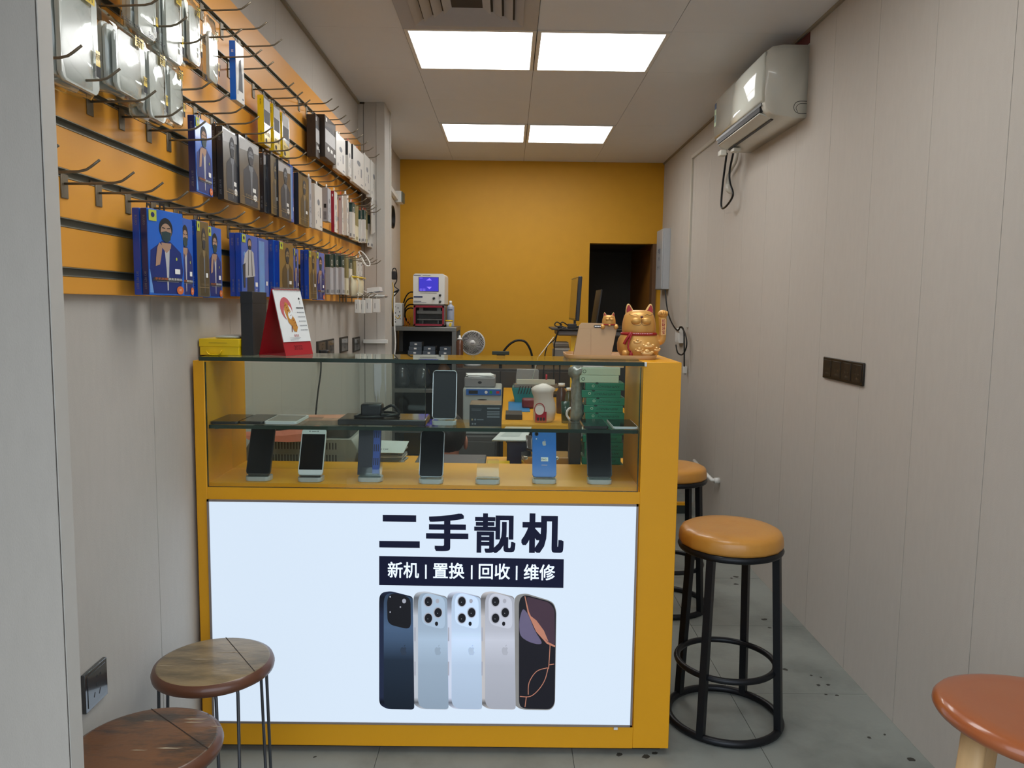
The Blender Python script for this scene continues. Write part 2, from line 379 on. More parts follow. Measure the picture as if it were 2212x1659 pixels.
# square air vent
vm = mat('grey_vent_metal', srgb(176, 178, 184), .4, var=.03)
t = thing('air_vent', 'square grey ceiling air vent with nested louvres in front of the lights', 'air vent', (VENT[0]+.3, VENT[1]+.3, ZC))
b = MB(vm); b.at((VENT[0]+.3, VENT[1]+.3, ZC))
for x0, y0, x1, y1 in ((-.299, -.299, .299, -.235), (-.299, .235, .299, .299), (-.299, -.235, -.235, .235), (.235, -.235, .299, .235)): b.box((x0, y0, -.004), (x1, y1, .006))
b.build('frame', t)
for k, (ro, ri) in enumerate(((.236, .165), (.190, .12), (.144, .075), (.098, .035))):
    b = MB(vm); b.at((VENT[0]+.3, VENT[1]+.3, ZC))
    for a in range(4):
        R = Matrix.Rotation(a*PI/2, 4, 'Z'); b.M = Matrix.Translation((VENT[0]+.3, VENT[1]+.3, ZC)) @ R
        b._add([(-ro, -ro, -.012), (ro, -ro, -.012), (ri, -ri, .018), (-ri, -ri, .018), (-ro, -ro, -.010), (ro, -ro, -.010), (ri, -ri, .020), (-ri, -ri, .020)], [(0, 1, 2, 3), (7, 6, 5, 4), (0, 4, 5, 1), (1, 5, 6, 2), (2, 6, 7, 3), (3, 7, 4, 0)])
    b.build('louvre', t)
b = MB(vm); b.at((VENT[0]+.3, VENT[1]+.3, ZC)).box((-.04, -.04, .006), (.04, .04, .012)); b.build('centre_plate', t)
b = MB(vm); b.at((VENT[0]+.3, VENT[1]+.3, ZC)).box((-.26, -.26, .04), (.26, .26, .05)); b.build('duct', t)
# ---------------------------------------------------------------- the display counter
YC, CB, CT = 2.286, 2.64, 1.2187
CL, CR = -.926, .512
navy = mat('print_navy', srgb(22, 27, 60), .5, var=.04, spec=.25)
boxm = mat('lit_acrylic', srgb(70, 74, 80), .35, var=.0, emit=(.75, .88, 1.03), es=BOX)
gl = glass('display_glass', (.93, .965, .945), 1.5, 0, .5)
gtop = glass('top_glass', (.80, .9, .85), 1.5)
gedge = mat('green_glass_edge', srgb(14, 44, 34), .15, var=.1, coat=.5)
t = thing('display_counter', 'yellow counter with glass display case and lit white sign front', 'counter', ((CL+CR)/2, (YC+CB)/2, 0))
WX0, WX1, WZ0 = -.893, .394, .828
b = MB(yel); b.box((CL, YC, .02), (WX0, CB, CT-.012), .0015, 1); b.build('left_side', t)
b = MB(yel); b.box((WX1+.006, YC, .02), (CR, CB, CT), .0015, 1); b.build('right_side', t)
b = MB(yel); b.box((WX0, YC, .792), (WX1+.006, YC+.02, WZ0)).box((WX0, YC+.02, .80), (WX1+.006, CB, .838)).box((WX0, CB-.02, .02), (WX1+.006, CB, .8)); b.build('display_floor', t)
b = MB(yel); b.box((WX0, YC, .02), (WX1+.006, YC+.02, .088)); b.build('bottom_rail', t)
b = MB(dark); b.box((CL+.02, YC+.03, 0), (CR-.02, CB-.02, .03)); b.build('plinth', t, label='dark recessed plinth')
b = MB(gl, gedge); b.box((WX0, YC+.004, WZ0), (WX1, YC+.009, CT-.016)); b.use(gedge)
for x in (WX0+.001, WX1-.001): b.box((x-.0012, YC+.0035, WZ0), (x+.0012, YC+.0095, CT-.016))
b.box((WX0, YC+.0035, WZ0-.0005), (WX1, YC+.0095, WZ0+.0015)); b.build('front_glass', t)
b = MB(gtop, gedge); b.box((-.904, YC-.008, CT-.0115), (.402, 2.515, CT-.0005)); b.use(gedge)
b.box((-.9045, YC-.0085, CT-.0118), (.4025, YC-.0078, CT-.0002)).box((-.9045, YC-.008, CT-.0118), (-.904, 2.515, CT-.0002))
ob = b.build('top_glass', t); b = MB(white); b.box((.401, YC-.0095, CT-.0125), (.408, YC-.002, CT+.0005), .001); b.build('corner_guard', ob)
b = MB(gl, gedge); b.box((WX0+.002, YC+.02, 1.003), (WX1-.002, 2.48, 1.013)); b.use(gedge).box((WX0+.002, YC+.0193, 1.0022), (WX1-.002, YC+.02, 1.0132)); sh = b.build('glass_shelf', t)
for x in (WX0+.01, WX1-.01):
    b = MB(steel); b.cyl((x, YC+.06, .995), (x, YC+.06, 1.003), .006, 10); b.build('shelf_pin', sh)
b = MB(gl, gedge); b.box((WX0, 2.5, .842), (-.265, 2.505, CT-.02)); b.use(gedge).box((-.2665, 2.4995, .842), (-.265, 2.5055, CT-.02)); b.build('sliding_pane', t)
# lit sign
F = front((0, YC, 0))
LX0, LX1, LZ0, LZ1 = -.893, .396, .092, .792
b = MB(boxm); b.at(Matrix()).box((LX0+.006, YC-.004, LZ0+.006), (LX1-.006, YC+.01, LZ1-.006)); lb = b.build('light_box', t)
fr = mat('sign_frame_alu', srgb(150, 140, 136), .35, metal=.5)
b = MB(fr)
for a in ((LX0, LZ0, LX1, LZ0+.006), (LX0, LZ1-.006, LX1, LZ1), (LX0, LZ0, LX0+.006, LZ1), (LX1-.006, LZ0, LX1, LZ1)): b.box((a[0], YC-.007, a[1]), (a[2], YC+.006, a[3]))
b.build('sign_frame', lb)
b = MB(white); b.box((.34, YC-.009, .084), (.352, YC-.005, .091)); b.build('sign_clip', lb)
def SP(px, py): q = P(px, py, Y=YC-.0045); return q.x, q.z
D = front((0, YC-.0045, 0))
b = MB(navy, paper); b.at(D)
ax, az = SP(819, 1115)
for ch, px, py, w, h in (('二', 863, 1148, 90, 74), ('手', 966, 1150, 94, 86), ('靓', 1069, 1152, 92, 90), ('机', 1172, 1152, 94, 90)):
    x, z = SP(px, py); vs, fs = textmesh(ch, .022 if ch == '靓' else .034)
    lo = [min(v[i] for v in vs) for i in (0, 1)]; hi = [max(v[i] for v in vs) for i in (0, 1)]; k = YC/FPX*.995
    sx, sz = w*k/(hi[0]-lo[0]), h*k/(hi[1]-lo[1])
    b._add([(x+(v.x-(lo[0]+hi[0])/2)*sx, z+(v.y-(lo[1]+hi[1])/2)*sz, v.z*.06) for v in vs], fs)
c = [SP(*q) for q in ((819, 1264), (1217, 1270), (1218, 1208), (819, 1201))]; b.poly(c, 0)
wl = mat('print_white', srgb(222, 228, 240), .5, var=.01, emit=(.8, .9, 1), es=BOX*.75); b.use(wl)
for s, px, py in (('新机', 871, 1234), ('置换', 969, 1235.5), ('回收', 1067, 1237), ('维修', 1165, 1239)):
    x, z = SP(px, py); b.text(s, x, z, .052, .0006, .013, w=.094)
for px, py in ((920, 1235), (1019, 1236), (1116, 1237.5)): x, z = SP(px, py); b.rect(x-.0024, z-.022, x+.0024, z+.022, .0006)
b.build('lettering', lb)
def gradmat(name, z0, z1, stops, es):
    """printed artwork: colours running down the picture"""
    m = mat(name, stops[0][1], .4, spec=.25); N = m.node_tree.nodes; L = m.node_tree.links; b = N['Principled BSDF']
    tc = N.new('ShaderNodeTexCoord'); sp = N.new('ShaderNodeSeparateXYZ'); mr = N.new('ShaderNodeMapRange'); cr = N.new('ShaderNodeValToRGB'); mr.inputs[1].default_value = z1; mr.inputs[2].default_value = z0
    L.new(tc.outputs['Object'], sp.inputs[0]); L.new(sp.outputs[2], mr.inputs[0]); L.new(mr.outputs[0], cr.inputs[0]); e = cr.color_ramp.elements
    while len(e) < len(stops): e.new(.5)
    for q, (p_, c) in zip(e, stops): q.position = p_; q.color = (*c, 1)
    L.new(cr.outputs[0], b.inputs['Base Color']); L.new(cr.outputs[0], b.inputs['Emission Color']); b.inputs['Emission Strength'].default_value = es
    return m
PZ0, PZ1 = SP(900, 1532)[1], SP(900, 1278)[1]
sc_ = lambda c, k: tuple(min(1, v*k) for v in c)
def phone_print(x0, back, edge, kind):
    """printed picture of a phone seen three-quarter from behind"""
    b = MB(gradmat('print_edge_'+kind, PZ0, PZ1, [(0, sc_(edge, 1.25)), (.05, sc_(edge, .3)), (.13, sc_(edge, .55)), (.2, sc_(edge, 1.15)), (.75, sc_(edge, 1.2)), (.9, sc_(edge, 1.15)), (.94, sc_(edge, .25)), (1, sc_(edge, 1.2))], .45), gradmat('print_back_'+kind, PZ0, PZ1, [(0, sc_(back, .8)), (.32, sc_(back, .95)), (.4, sc_(back, 1.12)), (.62, sc_(back, .86)), (1, sc_(back, .74))] if kind != 'dark' else [(0, sc_(back, .5)), (.3, sc_(back, 1.2)), (.42, sc_(back, .9)), (.58, sc_(back, .28)), (1, sc_(back, .14))], .5)); b.at(D)
    def pt(u, v):                 # u,v in photo pixels of the second phone, shifted
        return SP(x0+u, 1277+v)
    b.poly([pt(*q) for q in rc(((0, 22), (1, 10), (7, 3), (16, 1), (26, 0), (73, 12), (76, 256), (22, 255), (12, 252), (3, 246), (0, 238)), 7)], .0002)
    b.use(b.ms[1]).poly([pt(*q) for q in rc(((10, 20), (14, 8), (24, 3), (73, 14), (76, 255), (24, 254), (14, 248), (10, 238)), 8)], .0005)
    dk = mat('print_lens', srgb(12, 10, 24), .3, var=.05); ringm = mat('print_ring', srgb(190, 190, 200), .3, emit=srgb(190, 190, 200), es=.2)
    isl = mat('print_island_'+kind, tuple(min(1, c*1.12+.01) for c in back), .3, var=.02, emit=back, es=.55) if kind != 'dark' else dk
    b.use(isl).poly([pt(*q) for q in rc(((22, 8), (32, 4), (60, 11), (68, 20), (69, 70), (66, 79), (58, 81), (26, 73), (18, 64), (17, 20)), 8)], .0008)
    if kind != 'dark':
        for u, v in ((32, 22), (53, 46), (32, 58)):
            x, z = pt(u, v); b.use(ringm).disc(x, z, .0136, .0172, .0011); b.use(dk).disc(x+.0006, z, .0112, .0146, .0014)
            b.use(ringm).disc(x-.001, z-.002, .0012, .0012, .0017, 8)
        x, z = pt(50, 70); b.use(dk).disc(x, z, .005, .007, .0011, 12)
        x, z = pt(52, 21); b.use(ringm).disc(x, z, .0055, .007, .0011, 12)
        for v0, v1 in ((78, 108), (152, 182)): b.use(ringm).poly([pt(*q) for q in ((2, v0), (5, v0), (5, v1), (2, v1))], .0008)
    else:
        for u, v, r in ((54, 21, .006), (24, 12, .0022), (46, 34, .0022), (24, 45, .0022)): x, z = pt(u, v); b.use(ringm).disc(x, z, r, r*1.2, .0011, 12)
    # bitten fruit emblem on the back
    em = mat('print_emblem_'+kind, tuple(c*.82 for c in back) if kind != 'dark' else srgb(10, 12, 24), .3, emit=back, es=.4)
    x, z = pt(53, 128); k = .0125; b.use(em)
    b.poly([(x+k*u*.78, z+k*v) for u, v in ((0, .72), (.45, .85), (.9, .6), (.66, .25), (.66, -.1), (.98, -.45), (.7, -1.0), (.4, -1.2), (0, -1.08), (-.4, -1.2), (-.75, -.9), (-1, -.2), (-.98, .35), (-.75, .72), (-.4, .85))], .0011)
    b.poly([(x+k*u, z+k*v) for u, v in ((.02, .95), (.12, 1.3), (.42, 1.5), (.34, 1.15))], .0011)
    return b.build('printed_phone', lb)
phone_print(819, srgb(66, 86, 112), srgb(30, 38, 60), 'dark')
phone_print(893, srgb(160, 178, 196), srgb(176, 180, 186), 'blue')
phone_print(965.5, srgb(192, 210, 232), srgb(190, 196, 212), 'silver')
phone_print(1038, srgb(184, 186, 196), srgb(178, 174, 174), 'sand')
b = MB(mat('print_edge_gold', srgb(178, 172, 166), .4), mat('print_screen', srgb(22, 18, 32), .3, var=.1)); b.at(D)
pt = lambda u, v: SP(1111+u, 1282+v)
b.poly([pt(*q) for q in rc(((0, 22), (1, 10), (7, 3), (16, 1), (26, 0), (76, 15), (86, 22), (91, 38), (88, 236), (84, 246), (76, 252), (22, 251), (12, 249), (3, 243), (0, 236)), 8)], .0002)
b.use(b.ms[1]).poly([pt(*q) for q in rc(((10, 20), (14, 8), (24, 3), (76, 17), (85, 24), (90, 39), (87, 235), (83, 244), (76, 250), (24, 249), (14, 245), (10, 236)), 8)], .0005)
pl = mat('print_glow', srgb(120, 110, 140), .4, emit=srgb(120, 110, 140), es=.15); cop = mat('print_copper', srgb(190, 130, 110), .4, emit=srgb(200, 130, 100), es=.35); cop2 = mat('print_copper_dark', srgb(88, 62, 78), .4)
b.use(pl).poly([pt(*q) for q in rc(((10, 60), (18, 30), (30, 44), (44, 80), (62, 108), (50, 110), (30, 104), (12, 92)), 12)], .0008)
b.use(cop2).poly([pt(*q) for q in rc(((26, 6), (75, 19), (87, 34), (88, 112), (70, 104), (48, 76), (32, 40)), 7)], .0009)
b.use(cop).poly([pt(*q) for q in ((30, 44), (48, 58), (64, 80), (74, 104), (60, 92), (42, 70))], .0011)
b.poly([pt(*q) for q in ((22, 6), (24, 6), (32, 40), (50, 80), (72, 104), (88, 112), (88, 116), (70, 108), (47, 82), (29, 42))], .0012)
def stroke(b, pts, w, z):
    n = len(pts); L = []; R = []
    for i, p in enumerate(pts):
        a = Vector(pts[max(0, i-1)]); c = Vector(pts[min(n-1, i+1)]); d = (c-a).normalized(); nn = Vector((-d.y, d.x))*w
        L.append((p[0]+nn.x, p[1]+nn.y)); R.append((p[0]-nn.x, p[1]-nn.y))
    for i in range(n-1): b.poly([L[i], L[i+1], R[i+1], R[i]], z)
for uv in (((12, 222), (34, 222), (52, 208), (66, 186), (73, 160)), ((30, 218), (32, 192), (48, 168), (72, 160)), ((74, 162), (77, 116), (76, 110)), ((74, 154), (86, 152)), ((26, 223), (23, 245))):
    stroke(b, [tuple(w_)[:2] for w_ in smooth([(*pt(*q), 0) for q in uv], 5)], .0012, .0012)
b.build('printed_phone', lb)
# ---------------------------------------------------------------- orange slatwall on the left wall
XS = XL+.018
SB, ST = 1.404, 2.36
SY0, SY1 = QY+.045, PY0-.005
def sz(px, py): return P(px, py, X=XS).z
grooves = [CAMH+.07+.1025*i for i in range(9)]
SB = P(150, 635, X=XS).z; ST = P(608, 121, X=XS).z
grooves = [P(px, py, X=XS).z for px, py in ((135, 586), (129, 478), (116, 367), (121, 259), (141, 171), (402, 217), (429, 156), (483.6, 125), (446, 17))]
t = thing('slatwall_panel', 'orange slatwall board with dark horizontal channels on the left wall', 'display board', (XS, (SY0+SY1)/2, SB))
b = MB(slat); zs = [SB]+grooves+[ST]; gh = .0095
for i in range(len(zs)-1):
    a = zs[i]+(gh if i else 0); c = zs[i+1]-(gh if i < len(zs)-2 else 0)
    b.box((XL+.001, SY0, a), (XS, SY1, c), .0012, 1)
b.build('board', t)
chm = mat('channel_back', srgb(112, 110, 98), .5, metal=.15)  # greyish metal at the back of each channel
for g in grooves:
    b = MB(chm, alu); b.box((XL+.0005, SY0, g-gh), (XL+.006, SY1, g+gh)).use(alu).box((XL+.006, SY0, g-gh), (XS+.0012, SY1, g-gh+.0022)).box((XL+.006, SY0, g+gh-.0018), (XS+.0012, SY1, g+gh))
    b.build('channel', t)
# hooks: 135 mm pitch along the lower rows
HL = .148
def hook_mesh():
    b = MB(hookm); b.box((.0, -.013, -.052), (.003, .013, -.004), .001, 1).box((-.010, -.013, -.006), (.003, .013, -.003)).box((-.010, -.013, -.006), (-.008, .013, .004))
    o1 = b.build('bracket', HK)
    b = MB(hookm); b.tube([(.002, 0, -.022), (.05, 0, -.0215), (.105, 0, -.019), (.12, 0, -.0155), (.130, 0, -.009), (.146, 0, .003)], .0026, 8); b.build('rod', HK)
HK = thing('display_hook', '', 'hook', (0, 0, 0), 'steel hooks on the orange slatwall'); hook_mesh()
HK_first = [True]
def hooks(row, ys, rowname):
    for i, y in enumerate(ys):
        lab = f'{ORD[i]} steel hook from the left {rowname}'
        if HK_first[0]: HK.location = (XS, y, row); HK['label'] = lab; HK_first[0] = False
        else: dup(HK, (XS, y, row), lab)
zL, zM, zA, zU, zT, zC = grooves[2], grooves[5], grooves[4], grooves[7], grooves[8], grooves[6]
rowL = [1.367+.135*k for k in range(26)]
rowM = [2.08, 2.2, 2.33, 2.46, 2.6, 2.74, 2.88, 3.02, 3.16, 3.3, 3.44, 3.58, 3.72, 3.86, 4.0, 4.14, 4.28, 4.42, 4.52, 4.605, 4.74]
rowA = [1.455, 1.593, 1.75, 1.89, 2.03, 2.146]
rowC = [1.50, 1.66, 1.80, 1.93, 2.05]
rowU = [1.72, 2.32, 2.5, 2.62, 2.86, 2.98, 3.09]
rowT = [2.10, 2.26, 2.40, 2.56, 2.72, 3.47, 3.6, 3.76, 3.86, 4.05, 4.18, 4.34, 4.5, 4.7]
hooks(zL, rowL, 'along the lowest hooked channel of the orange board')
hooks(zA, rowA, 'below the lower clear-case bags')
hooks(zM, rowM, 'along the middle channel holding the dark boxes')
hooks(zC, rowC, 'in the channel behind the upper clear-case bags')
hooks(zU, rowU, 'in the channel holding the yellow boxes')
hooks(grooves[0], [4.25, 4.34, 4.42, 4.58], 'in the bottom channel at the far end')
hooks(zT, rowT, 'along the top channel of the orange board')
# ---------------------------------------------------------------- hanging packages
bluec = mat('blue_box_card', srgb(2, 100, 204), .3, var=.04, coat=.5); navyc = mat('navy_spine_card', srgb(28, 42, 100), .35, var=.05, coat=.3); bluspine = mat('blue_spine_card', srgb(10, 66, 172), .35, var=.05, coat=.3)
blackc = mat('black_box_card', srgb(34, 36, 42), .35, var=.06, coat=.4); greyc = mat('grey_print', srgb(104, 104, 100), .28, metal=.35, var=.35, scale=9, coat=.8, stretch=(1, 1, .35)); goldc = mat('bronze_print', srgb(120, 112, 88), .3, metal=.35, var=.25, scale=12, coat=.8, stretch=(1, 1, .4))
yelc = mat('yellow_box_card', srgb(232, 196, 20), .35, var=.03, coat=.4); whitec = mat('white_box_card', srgb(222, 220, 214), .4, var=.02, coat=.2); lgreyc = mat('light_grey_box_card', srgb(178, 180, 186), .45, var=.03); greenc = mat('dark_green_card', srgb(22, 60, 54), .45, var=.05); olivec = mat('olive_card', srgb(140, 130, 84), .5, var=.05); creamc = mat('cream_card', srgb(222, 214, 184), .5, var=.03); brownc = mat('dark_brown_card', srgb(56, 44, 34), .45, var=.1)
skin_p = mat('print_skin', srgb(176, 140, 116), .5, var=.1); hair_p = mat('print_hair', srgb(26, 26, 32), .5); jack_p = mat('print_jacket', srgb(20, 44, 116), .45, var=.15, scale=30); mask_p = mat('print_mask', srgb(36, 62, 66), .5, var=.2, scale=60); shirt_sheen_p = mat('print_shirt_and_sheen', srgb(190, 190, 190), .5, var=.1, scale=50); ltblue_p = mat('print_light_blue', srgb(110, 160, 220), .4, var=.1); orange_p = mat('print_orange', srgb(214, 110, 50), .5); lime_p = mat('lime_sticker', srgb(190, 200, 70), .5, var=.05); grey_p = mat('print_grey', srgb(120, 124, 130), .5, var=.15); dgrey_p = mat('print_dark_grey', srgb(52, 54, 60), .5, var=.2); ink = mat('print_ink', srgb(28, 30, 34), .6); tabm = mat('black_hang_tab', srgb(16, 16, 18), .4); orange_tab = mat('orange_hang_tab', srgb(224, 70, 44), .4); wht = mat('price_sticker', srgb(240, 240, 236), .6, var=.01); redp = mat('print_crimson', srgb(170, 20, 46), .45)
clearm = glass('shrink_film', (.93, .93, .93), 1.45, .04)
def man(b, w, h, pal='blue', cx=.5, sc=1.0):
    """printed man with a face covering, in a jacket (u across, v up)"""
    U = lambda u: (cx+(u-.5)*sc)*w; V = lambda v: v*h
    pts = lambda L: [(min(max(U(u), .02*w), .98*w), V(v)) for u, v in L]
    gold = pal != 'blue'
    J, SK, HR, MK, SH = (jack_p, skin_p, hair_p, mask_p, shirt_sheen_p) if not gold else (dgrey_p if pal == 'grey' else goldc2, grey_p if pal == 'grey' else goldc3, dgrey_p, dgrey_p, grey_p)
    b.use(J).poly(pts([(.12, .02), (.88, .02), (.97, .3), (.92, .52), (.72, .6), (.62, .64), (.38, .64), (.28, .6), (.06, .52), (.03, .3)]), .0004)
    b.use(SH).poly(pts([(.44, .6), (.6, .62), (.56, .3), (.53, .06), (.50, .06), (.49, .3)]), .0006)
    b.use(SK).poly(pts([(.36, .62), (.64, .62), (.62, .56), (.5, .5), (.38, .56)]), .0007)
    x0, z0 = U(.5), V(.76)
    b.use(HR).disc(x0, z0+.03*h, .19*w*sc, .125*h, .0008).use(SK).disc(x0, z0-.01*h, .15*w*sc, .10*h, .0010)
    b.use(MK).poly(pts([(.36, .745), (.5, .76), (.64, .745), (.62, .66), (.5, .62), (.38, .66)]), .0012)
    b.use(HR).poly(pts([(.39, .805), (.48, .795), (.48, .785), (.39, .79)]), .0012).poly(pts([(.61, .805), (.52, .795), (.52, .785), (.61, .79)]), .0012)
    if pal == 'blue':
        b.use(SK).poly(pts([(.18, .34), (.3, .36), (.36, .5), (.38, .58), (.3, .62), (.24, .56), (.2, .44)]), .0012)
        b.use(lime_p).disc(U(.78), V(.44), .022*w, .02*h, .0012, 8)
goldc2 = mat('print_bronze_dark', srgb(92, 82, 60), .4, metal=.3, var=.2); goldc3 = mat('print_bronze_light', srgb(150, 134, 100), .4, metal=.3, var=.2)
def package(kind, pl, pr_, pt, pb, Xf, t, label, group, rot=0, w=None, z_top=None):
    """box hanging with its face parallel to the wall at X=Xf; pl/pr: left and right pixel of its face, pt/pb: top and bottom pixel at the left edge"""
    mid = (pt+pb)/2
    A = P(pl, mid, X=Xf); w = w or max(.03, P(pr_, mid, X=Xf).y-A.y)
    z1 = P(pl, pt, X=Xf).z; z0 = P(pl, pb, X=Xf).z; h = z1-z0; y0 = A.y
    T = thing('boxed_accessory', label, 'box', (Xf-t, y0+w/2, z0), group)
    B = Matrix.Translation((Xf, y0, z0)) @ Matrix.Rotation(-rot, 4, 'Z')
    LF = B @ frame((0, 0, 0), (0, 1, 0), (0, 0, 1)); SPN = B @ frame((-t, 0, 0), (1, 0, 0), (0, 0, 1))
    body, spine, face = {'blue': (bluec, navyc, bluec), 'bluegold': (bluec, bluspine, goldc), 'blueplain': (bluec, bluspine, bluec), 'suspender': (bluec, bluspine, bluec), 'black': (blackc, blackc, greyc), 'blackgold': (blackc, blackc, goldc), 'yellow': (yelc, yelc, greyc), 'white': (whitec, whitec, whitec), 'bwhite': (whitec, bluec, whitec), 'green': (lgreyc, lgreyc, lgreyc), 'greenw': (whitec, whitec, whitec), 'olive': (creamc, creamc, creamc), 'red': (redp, redp, whitec), 'pink': (whitec, mat('pinkish_white_card', srgb(206, 190, 192), .4), whitec), 'brown': (brownc, brownc, brownc), 'grey': (lgreyc, lgreyc, lgreyc), 'darkw': (whitec, whitec, whitec)}[kind]
    b = MB(body, spine, face); b.at(B).box((-t, .0004, 0), (-.0006, w, h), .0012, 1)
    b.use(spine).at(SPN).rect(.0008, .0012, t-.0008, h-.0012, .0005)
    b.use(face).at(LF).rect(.0008, .0012, w-.0008, h-.0012, .0001)
    b.build('carton', T)
    b = MB(face); b.at(LF); bs = MB(ink); bs.at(SPN)
    big = h > .12
    if kind in ('blue', 'blueplain', 'bluegold', 'suspender', 'black', 'blackgold', 'yellow', 'brown'):
        pal = {'blue': 'blue', 'black': 'grey', 'bluegold': 'gold', 'blackgold': 'gold'}.get(kind)
        if kind == 'blue':
            b.use(ltblue_p).poly([(.02*w, .03*h), (.3*w, .03*h), (.16*w, .3*h), (.02*w, .3*h)], .0003); man(b, w, h)
            b.use(dgrey_p).poly([(.08*w, .17*h), (.94*w, .17*h), (.9*w, .21*h), (.12*w, .21*h)], .0014).use(orange_p).text('手机防窥', .33*w, .192*h, .03*h, .0017, w=.36*w).use(wht).text('膜高清钢化', .72*w, .192*h, .03*h, .0017, w=.4*w).use(grey_p).rect(.2*w, .16*h, .82*w, .166*h, .0017)
            b.use(orange_p).disc(.86*w, .065*h, .1*w, .05*h, .0017).use(wht).text('1片', .86*w, .065*h, .035*h, .002)
            b.use(wht).rect(.72*w, .26*h, .87*w, .32*h, .0017)
        elif kind == 'suspender':
            b.use(ltblue_p).disc(.2*w, .68*h, .07*w, .035*h, .0004); b.use(dgrey_p).poly([(.3*w, .03*h), (.75*w, .03*h), (.74*w, .34*h), (.32*w, .34*h)], .0005).use(shirt_sheen_p).poly([(.2*w, .3*h), (.8*w, .34*h), (.72*w, .72*h), (.58*w, .76*h), (.4*w, .76*h), (.2*w, .68*h), (.1*w, .5*h), (.14*w, .2*h)], .0007).use(dgrey_p).poly([(.36*w, .34*h), (.4*w, .34*h), (.42*w, .75*h), (.39*w, .75*h)], .0009).poly([(.6*w, .34*h), (.64*w, .34*h), (.6*w, .75*h), (.57*w, .75*h)], .0009).poly([(.06*w, .5*h), (.22*w, .54*h), (.2*w, .14*h), (.1*w, .14*h)], .0009)
            b.use(hair_p).disc(.49*w, .86*h, .12*w, .085*h, .0008).use(skin_p).disc(.49*w, .85*h, .095*w, .07*h, .001).use(hair_p).disc(.49*w, .795*h, .09*w, .035*h, .0012); b.use(wht).rect(.8*w, .17*h, .95*w, .24*h, .0014).text('LT', .86*w, .1*h, .07*h, .0014)
        elif kind == 'blueplain': b.use(ltblue_p).rect(.1*w, .05*h, .6*w, .95*h, .0002).use(wht).rect(.7*w, .2*h, .85*w, .27*h, .0014)
        elif kind in ('black', 'bluegold', 'blackgold'):
            man(b, w, h, pal, .56, .82); b.use(goldc3).rect(.1*w, .12*h, .9*w, .13*h, .0014).text('手机防窥膜', .55*w, .16*h, .035*h, .0014, w=.6*w); b.use(wht).rect(.62*w, .24*h, .78*w, .3*h, .0014).disc(.74*w, .16*h, .1*w, .05*h, .0013) if kind == 'black' else b.use(wht).rect(.66*w, .26*h, .82*w, .32*h, .0014)
            if kind == 'black': b.use(shirt_sheen_p).poly([(.03*w, .8*h), (.97*w, .86*h), (.97*w, .97*h), (.03*w, .97*h)], .0003)  # pale top band: white reflection of the glossy wrap, painted on
        elif kind == 'yellow':
            b.use(shirt_sheen_p).rect(.06*w, .72*h, .94*w, .95*h, .0003).use(dgrey_p).rect(.06*w, .45*h, .94*w, .72*h, .0003).use(yelc).poly([(.02*w, .03*h), (.98*w, .03*h), (.98*w, .28*h), (.02*w, .42*h)], .0005).use(ink).text('防窥', .5*w, .24*h, .09*h, .0008, w=.7*w).disc(.3*w, .1*h, .14*w, .05*h, .0008)
        else:
            b.use(shirt_sheen_p).rect(.03*w, .36*h, .97*w, .68*h, .0003).use(dgrey_p).poly([(.03*w, .68*h), (.97*w, .68*h), (.6*w, .8*h), (.03*w, .74*h)], .0005).use(wht).disc(.3*w, .24*h, .1*w, .06*h, .0006).rect(.5*w, .2*h, .68*w, .28*h, .0006).rect(.8*w, .16*h, .95*w, .24*h, .0006).rect(.08*w, .86*h, .2*w, .95*h, .0006)
        if kind in ('blue', 'bluegold', 'suspender'): b.use(lime_p).rect(.03*w, .86*h, .24*w, .985*h, .0016).use(navyc).disc(.135*w, .93*h, .05*w, .03*h, .0019, 10)
        b2, b = b, bs; b.use(grey_p if 'blue' in kind or kind in ('black', 'suspender') else ink)
        vs, fs = textmesh('SKY PET BEST'); k = h*.27/7.
        b._add([(t*.5+v.y*k, h*.17-v.x*k*.9, .0009) for v in vs], fs)
        vs, fs = textmesh('BLUEO'); b._add([(t*.5+v.y*k, h*.86-v.x*k, .0009) for v in vs], fs); b = b2
    elif kind in ('white', 'bwhite', 'darkw', 'pink', 'red', 'grey'):
        b.use(grey_p).disc(.5*w, .62*h, .16*w, .07*h, .0004).rect(.68*w, .28*h, .78*w, .52*h, .0004).rect(.14*w, .12*h, .22*w, .2*h, .0004).rect(.7*w, .07*h, .9*w, .1*h, .0004).text('Q', .45*w, .36*h, .14*h, .0004)
        if kind == 'bwhite': b.use(dgrey_p).poly([(.25*w, .2*h), (.8*w, .2*h), (.7*w, .5*h), (.6*w, .75*h), (.4*w, .7*h), (.35*w, .45*h)], .0006); bs.use(wht).text('蓝', .5*t, .82*h, .05*h, .0009)
        if kind == 'darkw': bs.use(ink).rect(.001, .6*h, t-.001, h-.001, .0009)
        if kind == 'grey': bs.use(ink); [bs.rect(.25*t, (.06+.015*i)*h, .75*t, (.066+.015*i)*h, .0009) for i in range(16)]; bs.rect(.3*t, .4*h, .75*t, .52*h, .0009)
        if kind in ('pink', 'red'): bs.use(redp if kind == 'pink' else wht).rect(.35*t, .86*h, .65*t, .92*h, .0009)
    else:
        top = greenc if kind.startswith('green') else olivec
        c = .68 if kind == 'green' else .72 if kind == 'greenw' else .42
        for q_, W_ in ((b, w), (bs, t)):
            q_.use(top).rect(.0008, c*h, W_-.0008, h-.001, .0011)
            bl3 = MB(grey_p if kind != 'olive' else olivec); bl3.at(q_.M).rect(.3*W_, .04*h, .7*W_, .12*h, .0011); bl3.build('code_print', T)
        if kind != 'olive': b.at(LF).use(wht).ring(.5*w, .8*h, .2*w, .05*w, .0014)
    b.build('print', T)
    if len(bs.bm.verts): bs.build('side_print', T)
